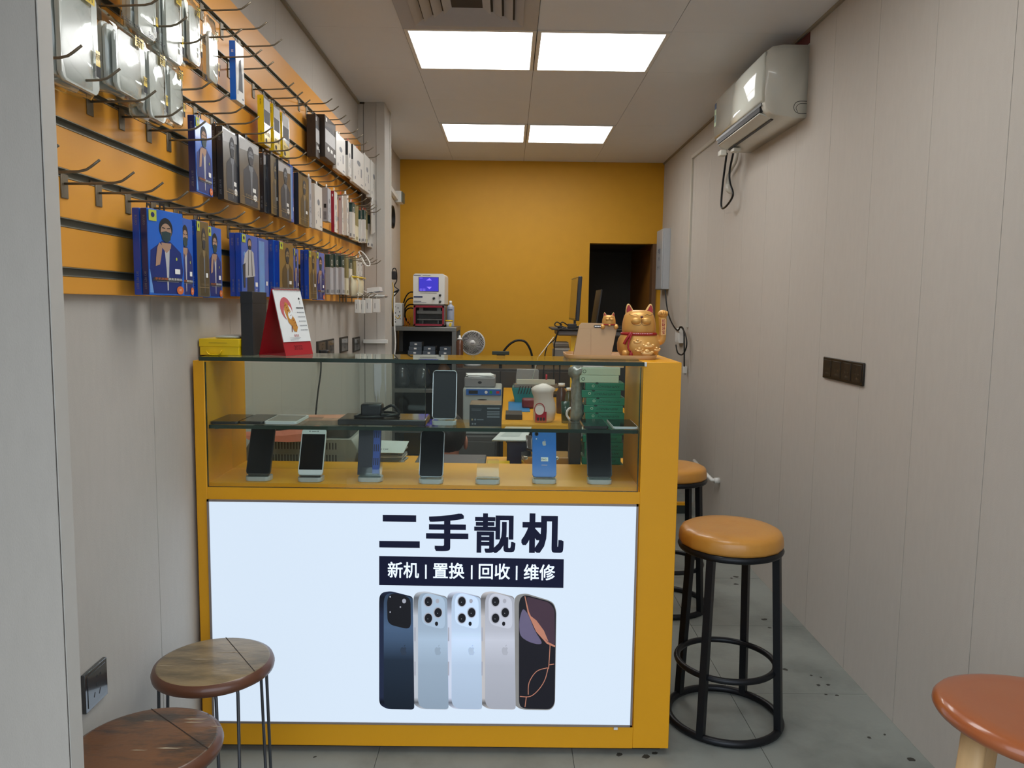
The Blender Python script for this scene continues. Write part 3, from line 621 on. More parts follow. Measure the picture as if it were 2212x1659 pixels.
    # hang tab
    b = MB(orange_tab if kind in ('green', 'greenw', 'olive', 'darkw', 'pink') else wht if kind in ('red', 'grey', 'white') else tabm); b.at(LF)
    m = w*.5; b._add([(m-.012, h-.004, -t*.5), (m+.012, h-.004, -t*.5), (m+.009, h+.018, -t*.5), (m-.009, h+.018, -t*.5), (m-.006, h+.002, -t*.5), (m+.006, h+.002, -t*.5), (m+.004, h+.012, -t*.5), (m-.004, h+.012, -t*.5)], [(0, 1, 5, 4), (1, 2, 6, 5), (2, 3, 7, 6), (3, 0, 4, 7)]); b.build('hang_tab', T, solid=.0012)
    return T
G1, G2, G3, G4 = 'boxes on the lowest hooks', 'boxes on the middle hooks', 'boxes on the top hooks', 'yellow boxes'
XB = -.852
def row(items, rowtext, group):
    for i, it in enumerate(items):
        kind, pl, pr_, pt, pb, Xf, tk, look = it[:8]
        package(kind, pl, pr_, pt, pb, Xf, tk, f'{look}, {ORD[i]} from the left {rowtext}', group, rot=it[8] if len(it) > 8 else 0, w=it[9] if len(it) > 9 else None)
bl = 'blue box with masked man'
row([('blueplain', 303.5, 340, 449, 637, -.872, .018, 'blue box showing only its dark spine', .06, .12), ('blue', 320, 388, 449, 637, -.852, .018, bl+' turned forward', .24, .13), ('blue', 383, 417, 467, 639, -.856, .018, bl), ('bluegold', 425.5, 452, 475, 641, -.852, .02, 'blue box with bronze face of a man'), ('blue', 449, 479, 487, 643, -.862, .018, bl+' by bare board'),
     ('blueplain', 509, 545, 503, 640, -.872, .019, 'blue box showing only its spine'), ('suspender', 521.6, 557, 503, 640, -.852, .019, 'blue box with man in braces'), ('blueplain', 558, 580, 513, 641, -.86, .019, 'plain blue shiny box'), ('blueplain', 591, 612, 518, 643, -.868, .019, 'blue box showing only its spine'), ('bluegold', 603.5, 634, 520, 644, -.85, .019, 'blue box with bronze figures'),
     ('blue', 634.6, 645, 536, 645, -.866, .018, bl+', mostly hidden'), ('blueplain', 657, 667, 540, 646, -.874, .016, 'blue box showing its spine'), ('bluegold', 667, 684, 540, 646, -.85, .02, 'blue box with bronze face'), ('blue', 683.5, 701, 543, 648, -.852, .02, bl+' by the green tops'),
     ('green', 713, 720, 549, 636, -.856, .024, 'slim grey green-topped box'), ('green', 725, 731, 549, 636, -.856, .024, 'slim grey green-topped box'), ('green', 738, 744, 549, 636, -.856, .026, 'slim grey green-topped box'), ('olive', 748, 753, 549, 637, -.858, .022, 'slim cream box with olive top'), ('greenw', 755, 761, 557, 638, -.86, .02, 'slim white box with green top'), ('olive', 763, 769, 553, 637, -.86, .022, 'slim cream box with olive top'), ('white', 771, 776, 557, 596, -.86, .02, 'small white box above a cream bag'), ('white', 778, 783, 557, 596, -.86, .02, 'small white box above a cream bag')], 'in lowest row', G1)
gm = 'black box with glossy grey printed figure'
row([('blue', 422.5, 458, 249, 413, -.858, .02, 'blue box with masked man'), ('black', 468, 476, 270, 424, -.872, .018, 'black box showing only its spine'), ('black', 482, 516, 272, 430, -.852, .019, gm), ('black', 517, 560, 290, 438, -.846, .02, gm), ('black', 570, 580, 331, 458, -.868, .018, 'black box showing only its spine'), ('blackgold', 585, 602, 334, 461, -.852, .02, 'black box with bronze face'), ('black', 601.5, 628, 343, 468, -.846, .02, gm), ('blueplain', 627, 634, 355, 478, -.86, .02, 'dark blue shiny box'), ('blackgold', 645, 667, 373, 484, -.85, .02, 'black box with bronze face'), ('grey', 668, 673, 384, 490, -.852, .012, 'light grey box edge'), ('white', 680, 696, 396, 493, -.85, .016, 'pale box with earphone window'), ('grey', 708, 715, 405, 478, -.842, .026, 'grey box with barcode side'), ('red', 722, 729, 412, 501, -.846, .016, 'crimson box with white face'), ('pink', 739, 741, 421, 506, -.85, .02, 'pinkish white slim box'), ('white', 749, 753, 419, 508, -.85, .02, 'white slim box'), ('greenw', 761, 767, 436, 513, -.852, .018, 'white slim green-topped box'), ('olive', 767, 774, 441, 519, -.86, .018, 'cream slim box with olive top'), ('greenw', 780, 782, 454, 524, -.852, .016, 'white slim green-topped box'), ('greenw', 787.5, 790, 454, 524, -.85, .018, 'white slim green-topped box'), ('olive', 791, 794, 455, 524, -.86, .016, 'cream slim box with olive top'), ('greenw', 799, 807, 464, 533, -.85, .018, 'white box with long green top')], 'in middle row', G2)
row([('bwhite', 509.6, 527, 88, 215, -.856, .02, 'narrow blue box with white face hanging alone')], 'among top row', G3)
row([('brown', 682, 690, 247, 338, -.862, .04, 'thick dark brown box'), ('brown', 702, 725, 247, 338, -.842, .04, 'brown box with black-white face'), ('white', 726, 746, 283, 364, -.838, .015, 'white box beside the brown boxes'), ('darkw', 752, 759, 304, 380, -.84, .018, 'white box with black upper side'), ('darkw', 763, 786, 311, 392, -.834, .018, 'white box with earphone print'), ('white', 787, 799, 331, 410, -.834, .03, 'white box'), ('white', 801, 814, 345, 426, -.832, .03, 'white box nearest the pillar')], 'in top row', G3)
row([('yellow', 570, 584, 205, 311, -.862, .022, 'narrow yellow box with silver window'), ('yellow', 591, 605, 224, 325, -.86, .018, 'narrow yellow box with silver window'), ('yellow', 610, 625, 243, 338, -.86, .014, 'narrow yellow box with silver window')], 'of the three yellow ones', G4)
# more boxes hang behind the front ones, showing their lower ends
for i, (pl, pr_, pt_, pb, Xf, nm) in enumerate(((726, 746, 283, 364, -.838, 'white box beside the brown boxes'), (763, 786, 311, 392, -.834, 'box with the printed earphone'), (708, 715, 405, 478, -.842, 'grey box with barcode'), (749, 753, 419, 508, -.85, 'white slim box of the middle row'), (761, 767, 436, 513, -.852, 'first white green-topped box of the middle row'), (787.5, 790, 454, 524, -.85, 'last pair of green-topped boxes'))):
    for k in (1, 2): package('white', pl-1.0*k, pr_-1.0*k, pt_+.4*k, pb+.4*k, Xf-.022*k, .018, f'{["nearer", "farther"][k-1]} plain box hanging behind the {nm}', 'boxes hanging behind others', w=.8*max(.03, P(pr_, pb, X=Xf).y-P(pl, pb, X=Xf).y))
# ---------------------------------------------------------------- clear phone cases in plastic bags
casem = mat('clear_case_plastic', srgb(206, 212, 204), .18, var=.05, scale=20, coat=.6); bagm = glass('thin_bag_film', (.97, .97, .97), 1.5, .06, 1.6)
def bagged_case(pl, pt, pb, Xf, t, w, label, n=4):
    A = P(pl, (pt+pb)/2, X=Xf); z1 = P(pl, pt, X=Xf).z; z0 = P(pl, pb, X=Xf).z; h = z1-z0; y0 = A.y
    T = thing('bagged_phone_case', label, 'phone case', (Xf, y0+w/2, z0), 'clear phone cases in bags')
    for k in range(n):
        x1 = Xf-k*t/n; b = MB(casem); j = .004*((k*37) % 5-2)
        b.at(frame((x1-.009, y0+.008+abs(j), z0+.012+j), (0, 1, 0), (0, 0, 1))).prism(rr(0, 0, w-.02, h-.02, .014), .009, .003); b.build('case', T)
    b = MB(bagm); R = []
    rnd = random.Random(int(pl*7+pt))
    for i, (v, q) in enumerate(((0, .5), (.04, .95), (.3, 1.05), (.6, 1.03), (.9, 1), (1.0, .7), (1.08, .25), (1.16, .06))):
        th = t*q+.006; yy = w*(1 if v < 1.05 else .92); ring = []
        for u in range(20):
            a = 2*PI*u/20; cx = math.copysign(abs(math.cos(a))**.5, math.cos(a)); cy = math.copysign(abs(math.sin(a))**.6, math.sin(a))
            ring.append((Xf-t/2+th/2*cy+rnd.uniform(-.0025, .0025), y0+w/2+yy/2*cx+rnd.uniform(-.0025, .0025), z0+h*v+rnd.uniform(-.002, .002)))
        R.append(ring)
    b.loft(R); b.build('bag', T)
    b = MB(lime_p, yelc, ink, wht); b.at(frame((Xf+.0055, y0, z0), (0, 1, 0), (0, 0, 1))).use(yelc).poly([(.6*w, .8*h), (.86*w, .8*h), (.88*w, .95*h), (.62*w, .95*h)]).use(ink).text('新', .74*w, .87*h, .03, .0004)
    b.build('sticker', T); b = MB(yelc, ink); b.at(frame((Xf+.0055, y0, z0), (0, 1, 0), (0, 0, 1))); b.use(yelc).rect(.84*w, .28*h, .95*w, .42*h, .0).use(ink).rect(.84*w, .18*h, .95*w, .28*h, 0).text('防摔', .895*w, .36*h, .014, .0004)
    b.build('sticker', T)
    if n > 2: b = MB(ink); b.at(frame((Xf+.0035, y0, z0), (0, 1, 0), (0, 0, 1))).text('Fashion case', .52*w, 1.1*h, .017, .0); b.build('printed_header', T)
cs = 'clear phone case in a crinkled plastic bag, '
for a in ((118, -95, 165, -.840, .062, .155, cs+'at the far left end of the board', 5), (243, 36, 190, -.828, .074, .15, cs+'biggest bundle in the middle of the group', 5), (316, 88, 250, -.838, .05, .105, cs+'lower bundle above the empty hooks', 4), (362, 130, 258, -.852, .03, .095, cs+'lower right bundle beside the blue box', 3),
          (290, -80, 62, -.84, .04, .11, cs+'upper bundle at the photo edge', 3), (352, -50, 118, -.836, .05, .112, cs+'upper bundle beside the bent hook tips', 4), (404, -10, 128, -.846, .044, .09, cs+'upper right bundle', 3), (447, 48, 170, -.866, .016, .085, cs+'single one right of all bundles', 1)): bagged_case(*a)
# soft bags and small white boxes at the far end of the lowest row
creambag = mat('cream_bag_film', srgb(214, 206, 176), .25, var=.1, scale=30, coat=.7)
for i, (px, top, bot, w) in enumerate(((766, 598, 640, .12), (779, 600, 642, .12))):
    A = P(px, 620, X=-.83); z1 = P(px, top, X=-.83).z; z0 = P(px, bot, X=-.83).z
    T = thing('cable_bag', ['left', 'right'][i]+' cream plastic bag at the far end of the lowest row', 'bag', (-.85, A.y+w/2, z0), 'cream bags')
    b = MB(creambag); R = []
    rnd = random.Random(i)
    for v, q in ((0, .3), (.1, .9), (.5, 1.1), (.85, .9), (1, .4), (1.1, .1)):
        R.append([(-.848+.022*q*math.sin(2*PI*u/14)+rnd.uniform(-.003, .003), A.y+w/2+w/2*math.cos(2*PI*u/14)+rnd.uniform(-.003, .003), z0+(z1-z0)*v) for u in range(14)])
    b.loft(R); b.build('bag', T); b = MB(yelc); b.box((-.852, A.y+.01, z1-.004), (-.82, A.y+w-.01, z1+.004), .002, 1); b.build('yellow_header', T)
def hang_box(px, px1, top, bot, Xf, label, name='small_white_box', d=.035):
    A = P(px, (top+bot)/2, X=Xf); B_ = P(px1, (top+bot)/2, Y=A.y); z1 = P(px, top, X=Xf).z; z0 = P(px, bot, X=Xf).z
    T = thing(name, label, 'box', ((A.x+B_.x)/2, A.y+d/2, z0), 'white boxes below the orange board')
    b = MB(whitec, ink); b.box((A.x, A.y, z0), (B_.x, A.y+d, z1), .002, 2); b.use(ink).at(front((A.x, A.y-.0006, z0))).rect((B_.x-A.x)*.3, (z1-z0)*.3, (B_.x-A.x)*.36, (z1-z0)*.7); b.build('carton', T)
    b = MB(wht); b.tube([((A.x+B_.x)/2, A.y+d/2, z1), ((A.x+B_.x)/2+.004, A.y+d/2, z1+.03), ((A.x+B_.x)/2-.03, A.y+d/2, z1+.045)], .0018, 6); b.build('hanger', T)
for i, (a, c, to, bo) in enumerate(((766, 777, 647, 676), (778, 787, 648, 677), (789, 802, 645, 676), (805, 820, 646, 675))): hang_box(a, c, to, bo, -.84+.013*i, f'{ORD[i]} of four small white boxes hanging below the end of the orange board')
A = P(794, 633, X=-.84); t = thing('white_flat_box', 'white flat box lying on a plastic pack beside the pillar', 'box', (A.x+.03, A.y, A.z)); b = MB(whitec, grey_p); b.at(Matrix.Translation((A.x, A.y-.02, A.z)) @ Matrix.Rotation(-.13, 4, 'Y')).box((0, 0, 0), (.078, .1, .028), .002, 2).use(grey_p).box((-.0005, -.0005, -.001), (.0785, .1005, .003)); b.build('carton', t)
A = P(793, 641, X=-.84); t = thing('plastic_pack', 'crinkled clear plastic pack under the white flat box', 'pack', (A.x+.05, A.y, A.z-.008)); b = MB(mat('crinkled_pack_film', srgb(190, 190, 186), .2, var=.15, scale=60, coat=.8)); rnd = random.Random(3)
b.loft([[(A.x-.01+.125*k/8, A.y+.03+.06*math.cos(2*PI*u/12)+rnd.uniform(-.004, .004), A.z+.004+.011*math.sin(2*PI*u/12)*(1 if 0 < k < 8 else .3)+rnd.uniform(-.003, .003)) for u in range(12)] for k in range(9)]); b.build('pack', t)
t = thing('white_cable', 'coiled white charging cable hanging at the end of the lowest hooks', 'cable', P(783, 565, X=-.8)); b = MB(wht); c0 = P(784, 558, X=-.8)
b.tube(smooth([c0+Vector(q) for q in ((-.025, 0, .035), (-.01, 0, .01), (.015, 0, -.035), (.035, 0, -.04), (.035, .005, -.02), (.01, .005, .02), (-.015, .005, .04), (-.02, .01, .02), (.005, .01, -.03), (.025, .01, -.045))], 5), .003, 6); b.build('cord', t)
# white bag on the middle row end
A = P(800, 470, X=-.84); t = thing('white_header_bag', 'white translucent bag with a printed triangle at the end of the middle hooks', 'bag', (A.x, A.y, A.z-.1)); b = MB(mat('white_bag_film', srgb(206, 204, 198), .3, var=.06, coat=.6), grey_p); b.at(side((A.x, A.y, A.z-.1))).prism([(0, 0), (.1, .02), (.11, .2), (.08, .225), (.02, .22), (0, .19)], .012, .004).use(grey_p).at(side((A.x+.0126, A.y, A.z-.1))).poly([(.03, .12), (.08, .125), (.055, .17)]); b.build('bag', t)
# ---------------------------------------------------------------- air conditioner on the right wall
acm = mat('ac_white_plastic', srgb(214, 214, 204), .28, var=.015, coat=.5); acg = mat('ac_glossy_front', srgb(222, 226, 216), .08, var=.01, coat=1); acd = mat('ac_dark_slot', srgb(26, 28, 32), .5); acgr = mat('ac_grey_strip', srgb(110, 112, 112), .4)
AY0, AY1 = 3.55, 4.36; XW = XR
t = thing('air_conditioner', 'white split air conditioner high on the right wall', 'air conditioner', (XW-.1, (AY0+AY1)/2, 2.225))
prof = [(0, 2.54), (.12, 2.54), (.16, 2.533), (.182, 2.515), (.192, 2.49), (.194, 2.33), (.19, 2.29), (.178, 2.262), (.15, 2.24), (.05, 2.226), (0, 2.226)]
b = MB(acm); b.loft([[(XW-d*k-.0, y, 2.38+(z-2.38)*k2) for d, z in prof] for y, k, k2 in ((AY0, .97, .985), (AY0+.012, 1, 1), (AY1-.012, 1, 1), (AY1, .97, .985))]); b.build('casing', t)
b = MB(acg); pf = [(.186, 2.512), (.196, 2.505), (.2015, 2.49), (.204, 2.42), (.2045, 2.34), (.2, 2.305), (.19, 2.293), (.186, 2.3)]
b.loft([[(XW-d, y, z) for d, z in pf] for y in (AY0+.004, AY1-.004)]); fp = b.build('front_panel', t)
b = MB(mat('ac_label_blue', srgb(40, 70, 110), .5), mat('ac_label_green', srgb(170, 190, 150), .5)); b.at(frame((XW-.2043, AY1-.04, 2.34), (0, 1, 0), (0, 0, 1)))
b.M = Matrix.Translation((XW-.2052, AY1-.012, 2.33)) @ Matrix.Rotation(-PI/2, 4, 'Z') @ Matrix.Rotation(PI/2, 4, 'X')
b.rect(0, .12, .035, .15).use(b.ms[1]).rect(0, .03, .035, .118).use(b.ms[0]).rect(.01, .05, .026, .09, .0003); b.build('energy_label', fp)
b = MB(acd, acgr); b.box((XW-.1935, AY0+.05, 2.262), (XW-.168, AY1-.05, 2.293)).use(acgr).box((XW-.1945, AY0+.03, 2.283), (XW-.18, AY1-.03, 2.295)); b.build('air_outlet', t)
b = MB(acm); b.at(Matrix.Translation((XW-.19, AY0+.06, 2.258)) @ Matrix.Rotation(.35, 4, 'Y')).box((0, 0, -.004), (.055, AY1-AY0-.11, .004), .003); b.build('louvre', t)
b = MB(dark); b.at(Matrix.Translation((XW-.135, AY0+.07, 2.2345)) @ Matrix.Rotation(.12, 4, 'Y')).box((0, 0, -.002), (.012, AY1-AY0-.12, .002)); b.build('seam', t)
b = MB(dark); b.at(front((XW-.062, AY0+.0005, 2.245))).tube(smooth([(.062, .052, 0), (.03, .052, 0), (.012, .045, 0), (.004, .026, 0), (.012, .008, 0), (.03, .0, 0), (.062, 0, 0)], 5), .0014, 6).tube(smooth([(.062, .042, 0), (.034, .042, 0), (.02, .034, 0), (.015, .022, 0), (.022, .006, 0)], 5), .0012, 6); b.build('pipe_knockout', t)
b = MB(acm); b.box((XW-.175, AY1-.05, 2.205), (XW-.14, AY1+.004, 2.235), .004).box((XW-.13, AY1-.14, 2.21), (XW-.09, AY1-.08, 2.23), .004); b.build('drain_bracket', t)
t = thing('wire_loop', 'black power wire looping down under the air conditioner', 'wire', (1.2, 4.2, 1.9)); b = MB(black)
yk = 4.2; pts = [P(x, y, X=XR-.06) for x, y in ((1570, 330), (1566, 360), (1561, 400), (1558, 440), (1561, 450), (1570, 444), (1581, 428), (1583, 415), (1577, 395), (1576, 370), (1584, 330))]; b.tube(smooth(pts, 5), .0062, 8); b.build('cord', t)
t = thing('drain_pipe', 'cream drain pipe bending into the wall under the air conditioner', 'pipe', (1.25, 4.2, 2.0)); b = MB(offw)
yk = 4.22; pts = [P(x, y, X=XR-.03) for x, y in ((1592, 328), (1588, 350), (1574, 375), (1571, 398), (1572, 405))]; q = Vector(pts[-1]); b.tube(smooth(pts, 4), .011, 10); b.tube([q+Vector((-.0, 0, .02)), q+Vector((0, 0, -.014)), q+Vector((.012, 0, -.022)), Vector((XW-.001, q.y, q.z-.022))], .0145, 12); b.build('pipe', t)
redw = mat('dark_red_recess', srgb(96, 34, 26), .7); b = MB(redw); b.box((XR-.003, AY0-.0, 2.546), (XR+.001, 4.0, ZC-.012)); struct(b, 'trim_4', label='dark red strip of bare wall above the air conditioner')
# ---------------------------------------------------------------- trunking, boxes and switches of the right wall
t = thing('cable_trunking', 'white cable trunking running along the right wall and down to the junction box', 'cable trunking', (XR, 5.7, 1.2)); b = MB(offw); yv = P(1493, 500, X=XR).y
zt = P(1495, 342, X=XR).z; b.box((XR-.015, yv-.012, 1.24), (XR-.0005, yv+.012, zt-.013), .001, 1); b.build('vertical_run', t); b = MB(offw); b.box((XR-.015, 4.37, zt-.012), (XR-.0005, yv+.012, zt+.012), .001, 1); b.build('horizontal_run', t)
boxw = mat('meter_box_grey', srgb(176, 180, 184), .4, var=.02); ctext = mat('print_blue_grey', srgb(60, 74, 110), .5)
EY0, EY1 = 6.41, 6.66; ez0, ez1 = P(1440, 625, Y=EY0).z, P(1440, 493, Y=EY0).z
t = thing('electric_box', 'tall pale grey electric box on the right wall by the doorway', 'electric box', (XR-.03, 6.53, ez0)); b = MB(boxw); b.box((XR-.055, EY0, ez0), (XR-.0, EY1, ez1), .003); b.build('case', t)
b = MB(boxw); b.box((XR-.066, EY0+.003, ez0+.004), (XR-.0555, EY1-.003, ez1-.004), .002); d = b.build('door', t)
b = MB(ctext); b.at(lside((XR-.0668, (EY0+EY1)/2, ez0))); b.text('中国', 0, .31, .05).text('光网', 0, .25, .035).text('光纤入户', 0, .18, .035); b.build('printed_text', d)
t = thing('hanging_wire', 'black wire looping down from the grey electric box to the plug', 'wire', (1.25, 6.2, 1.3)); b = MB(black)
pts = [P(x, y, X=XR-.046) for x, y in ((1437, 626), (1439, 650), (1443, 675), (1450, 695), (1460, 711), (1466, 713), (1470, 706), (1478, 716), (1483, 735), (1482, 752), (1474, 766), (1464, 762), (1460, 745))]; b.tube(smooth(pts, 5), .0055, 8).tube(smooth([P(x, y, X=XR-.046) for x, y in ((1466, 712), (1472, 706), (1477, 716), (1478, 750), (1478, 792))], 5), .0055, 8); b.build('cord', t)
t = thing('junction_box', 'white square junction box on the right wall behind the cat', 'junction box', P(1467, 739, X=XR)); jy0, jy1 = P(1477, 720, X=XR).y, P(1463, 720, X=XR).y; jz = P(1470, 740, X=XR).z; b = MB(white); b.box((XR-.035, jy0, jz), (XR, jy0+.13, jz+.11), .003); b.build('case', t); b = MB(white); b.box((XR-.038, jy0+.012, jz+.012), (XR-.0355, jy0+.118, jz+.098), .001); b.build('lid', t)
t = thing('power_plug', 'white power plug dangling below the junction box', 'plug', P(1479, 806, X=XR-.02)); q = P(1479, 806, X=XR-.024); b = MB(white, dark); b.box((q.x-.014, q.y-.014, q.z), (q.x+.014, q.y+.014, q.z+.05), .004).use(dark).box((q.x-.006, q.y-.01, q.z-.01), (q.x-.003, q.y-.006, q.z+.001)).box((q.x+.003, q.y-.01, q.z-.01), (q.x+.006, q.y-.006, q.z+.001)); b.build('body', t)
bronze = mat('black_bronze_plate', srgb(36, 32, 26), .35, var=.05, metal=.3)
sy0, sy1, sz0, sz1 = 2.838, 3.203, 1.101, 1.187
t = thing('socket_panel', 'long black four-gang socket plate on the right wall', 'socket', (XR, 3.02, 1.1)); b = MB(bronze); b.box((XR-.009, sy0, sz0), (XR, sy1, sz1), .003); b.build('plate', t)
for k in range(4):
    yc = sy1-.046-k*.091; b = MB(mat('socket_insert', srgb(28, 25, 21), .4)); b.box((XR-.0105, yc-.036, sz0+.01), (XR-.0088, yc+.036, sz1-.01), .001); so = b.build('socket', t); b = MB(mat('socket_hole', srgb(90, 80, 66), .6)); b.at(lside((XR-.0107, yc, sz0+.014)))
    b.disc(-.012, .026, .0025).disc(.012, .026, .0025).poly([(-.003, .006), (.003, .006), (.003, .014), (-.003, .014)]).poly([(-.014, .008), (-.010, .012), (-.008, .010), (-.012, .006)]).poly([(.014, .008), (.010, .012), (.008, .010), (.012, .006)]); b.build('contacts', so)
def outlet(y, z, X, label, w=.086, h=.086, gloss=True):
    t = thing('wall_socket', label, 'socket', (X, y, z), None); m = mat('grey_glass_plate', srgb(46, 48, 50), .12, var=.03, coat=1) if gloss else mat('grey_matt_plate', srgb(60, 57, 52), .6, var=.04, spec=.2); b = MB(m); b.box((X, y-w/2, z), (X+.009, y+w/2, z+h), .0015); b.build('plate', t)
    b = MB(mat('grey_insert', srgb(58, 62, 64), .18, coat=.8)); b.box((X+.0088, y-w*.4, z+.008), (X+.0102, y+w*.4, z+h-.008), .0005); so = b.build('insert', t); b = MB(dark); b.at(side((X+.0104, y, z+.012))).poly([(-.003, .03), (.003, .03), (.003, .04), (-.003, .04)]).poly([(-.016, .012), (-.011, .022), (-.008, .020), (-.013, .010)]).poly([(.006, .010), (.012, .022), (.015, .020), (.009, .008)]).disc(.0, .054, .003).disc(.015, .054, .003); b.build('contacts', so); return t
outlet(1.70, .462, XL, 'dark glossy wall socket low on the left wall near the photo edge', .095, .09)
for a, l in (((3.885, 1.108, .17), 'leftmost of the dark sockets on the left wall above the counter'), ((4.07, 1.108, .17), 'second dark socket from the left above the counter, joined to the leftmost'), ((4.42, 1.106, .2), 'third dark socket from the left above the counter'), ((4.78, 1.09, .2), 'dark socket next to the back pillar above the counter')): outlet(a[0], a[1], XL, l, a[2], .086, False)
b = None
t = thing('phone_charger', 'black plug in the leftmost dark socket above the counter', 'charger', (XL+.03, 3.9, 1.1)); b = MB(dark); b.box((XL+.0105, 3.82, 1.118), (XL+.05, 3.87, 1.15), .006).tube(smooth([(XL+.04, 3.73, 1.12), (XL+.04, 3.72, 1.05), (XL+.03, 3.7, .95), (XL+.02, 3.68, .82)], 5), .004, 8); b.build('plug', t)
t = thing('trunking_stub', 'short white trunking across the back pillar', 'cable trunking', P(810, 742, Y=PY0)); a, c = P(785, 733, Y=PY0-.01), P(838, 742, Y=PY0-.01); b = MB(white); b.box((a.x, PY0-.03, c.z), (c.x, PY0-.004, a.z), .003); b.build('cover', t)
t = thing('floor_pipe', 'short white pipe stub low on the right wall behind the stools', 'pipe', P(1540, 1045, X=XR-.03)); b = MB(white); pts = [Vector((XR-.001, 4.70, .327)), Vector((1.27, 4.72, .325)), Vector((1.24, 4.9, .36)), Vector((1.235, 5.04, .385)), Vector((1.235, 5.06, .1))]; b.tube(pts, .012, 10).cyl(pts[0], pts[0]+Vector((-.03, 0, 0)), .018, 12); b.build('pipe', t)
# raised back floor with yellow edge
b = MB(fm, mat('green_black_riser', srgb(36, 44, 38), .6), yel); b.box((XL+.01, 5.15, 0), (1.25, YB, .07)).use(b.ms[1]).box((XL+.01, 5.135, .0), (1.25, 5.15, .058)).use(yel).box((XL+.01, 5.13, .058), (1.25, 5.17, .075))
struct(b, 'floor_step', label='low step with yellow nosing across the back of the shop')
# ---------------------------------------------------------------- bar stools
leather = mat('tan_leather', srgb(194, 136, 56), .36, var=.07, scale=14, bump=.4, bscale=70, coat=.2, dark=srgb(186, 122, 40), dscale=5, dcut=(.5, .8)); blk = mat('black_steel_tube', srgb(24, 26, 30), .38, metal=.4, var=.15, scale=60)
def bar_stool(cx, cy, label, angs):
    t = thing('bar_stool', label, 'stool', (cx, cy, 0), 'black bar stools with tan seats'); b = MB(leather)
    n = 48; R = []
    for r, z in ((.001, .664), (.06, .665), (.11, .6645), (.146, .661), (.159, .6545), (.1645, .645), (.1665, .630), (.1675, .618), (.165, .610)):
        R.append([(cx+r*math.cos(2*PI*k/n)*(1+(.008*math.sin(k*2.3)+.006*math.sin(k*4.1) if r > .15 else 0)), cy+r*math.sin(2*PI*k/n)*(1+(.008*math.sin(k*2.3) if r > .15 else 0)), z) for k in range(n)])
    b.loft(R); b.build('seat', t)
    b = MB(blk); b.torus((cx, cy, .598), .158, .0125, 40, 8); b.at(Matrix.Translation((cx, cy, .592))).lathe([(.0001, 0), (.15, 0), (.15, .014), (.0001, .014)], 32); b.at(Matrix()); b.build('seat_ring', t)
    for a in angs:
        b = MB(blk); c, s = math.cos(a), math.sin(a); d = .0115
        p0 = Vector((cx+.153*c, cy+.153*s, .595)); p1 = Vector((cx+.184*c, cy+.184*s, .0125)); v = [Vector((-s, c, 0))*d, Vector((c, s, 0))*d]
        b.loft([[p-v[0]-v[1], p+v[0]-v[1], p+v[0]+v[1], p-v[0]+v[1]] for p in (p0, p1)]); o = b.build('leg', t)
        for f in o.data.polygons: f.use_smooth = False
    b = MB(blk); b.torus((cx, cy, .205), .160, .0105, 48, 8); b.build('foot_ring', t)
    b = MB(blk); b.torus((cx, cy, .0125), .184, .0125, 48, 8); b.build('base_ring', t)
angs = [math.atan2(y-2.515, x-.747) for x, y in ((.617, 2.665), (.648, 2.388), (.851, 2.653), (.891, 2.412))]
bar_stool(.744, 2.51, 'black bar stool with tan leather seat beside the yellow counter', angs)
bar_stool(.75, 3.52, 'farther tan bar stool half hidden by the counter edge', [.75, 2.4, 3.9, 5.5])
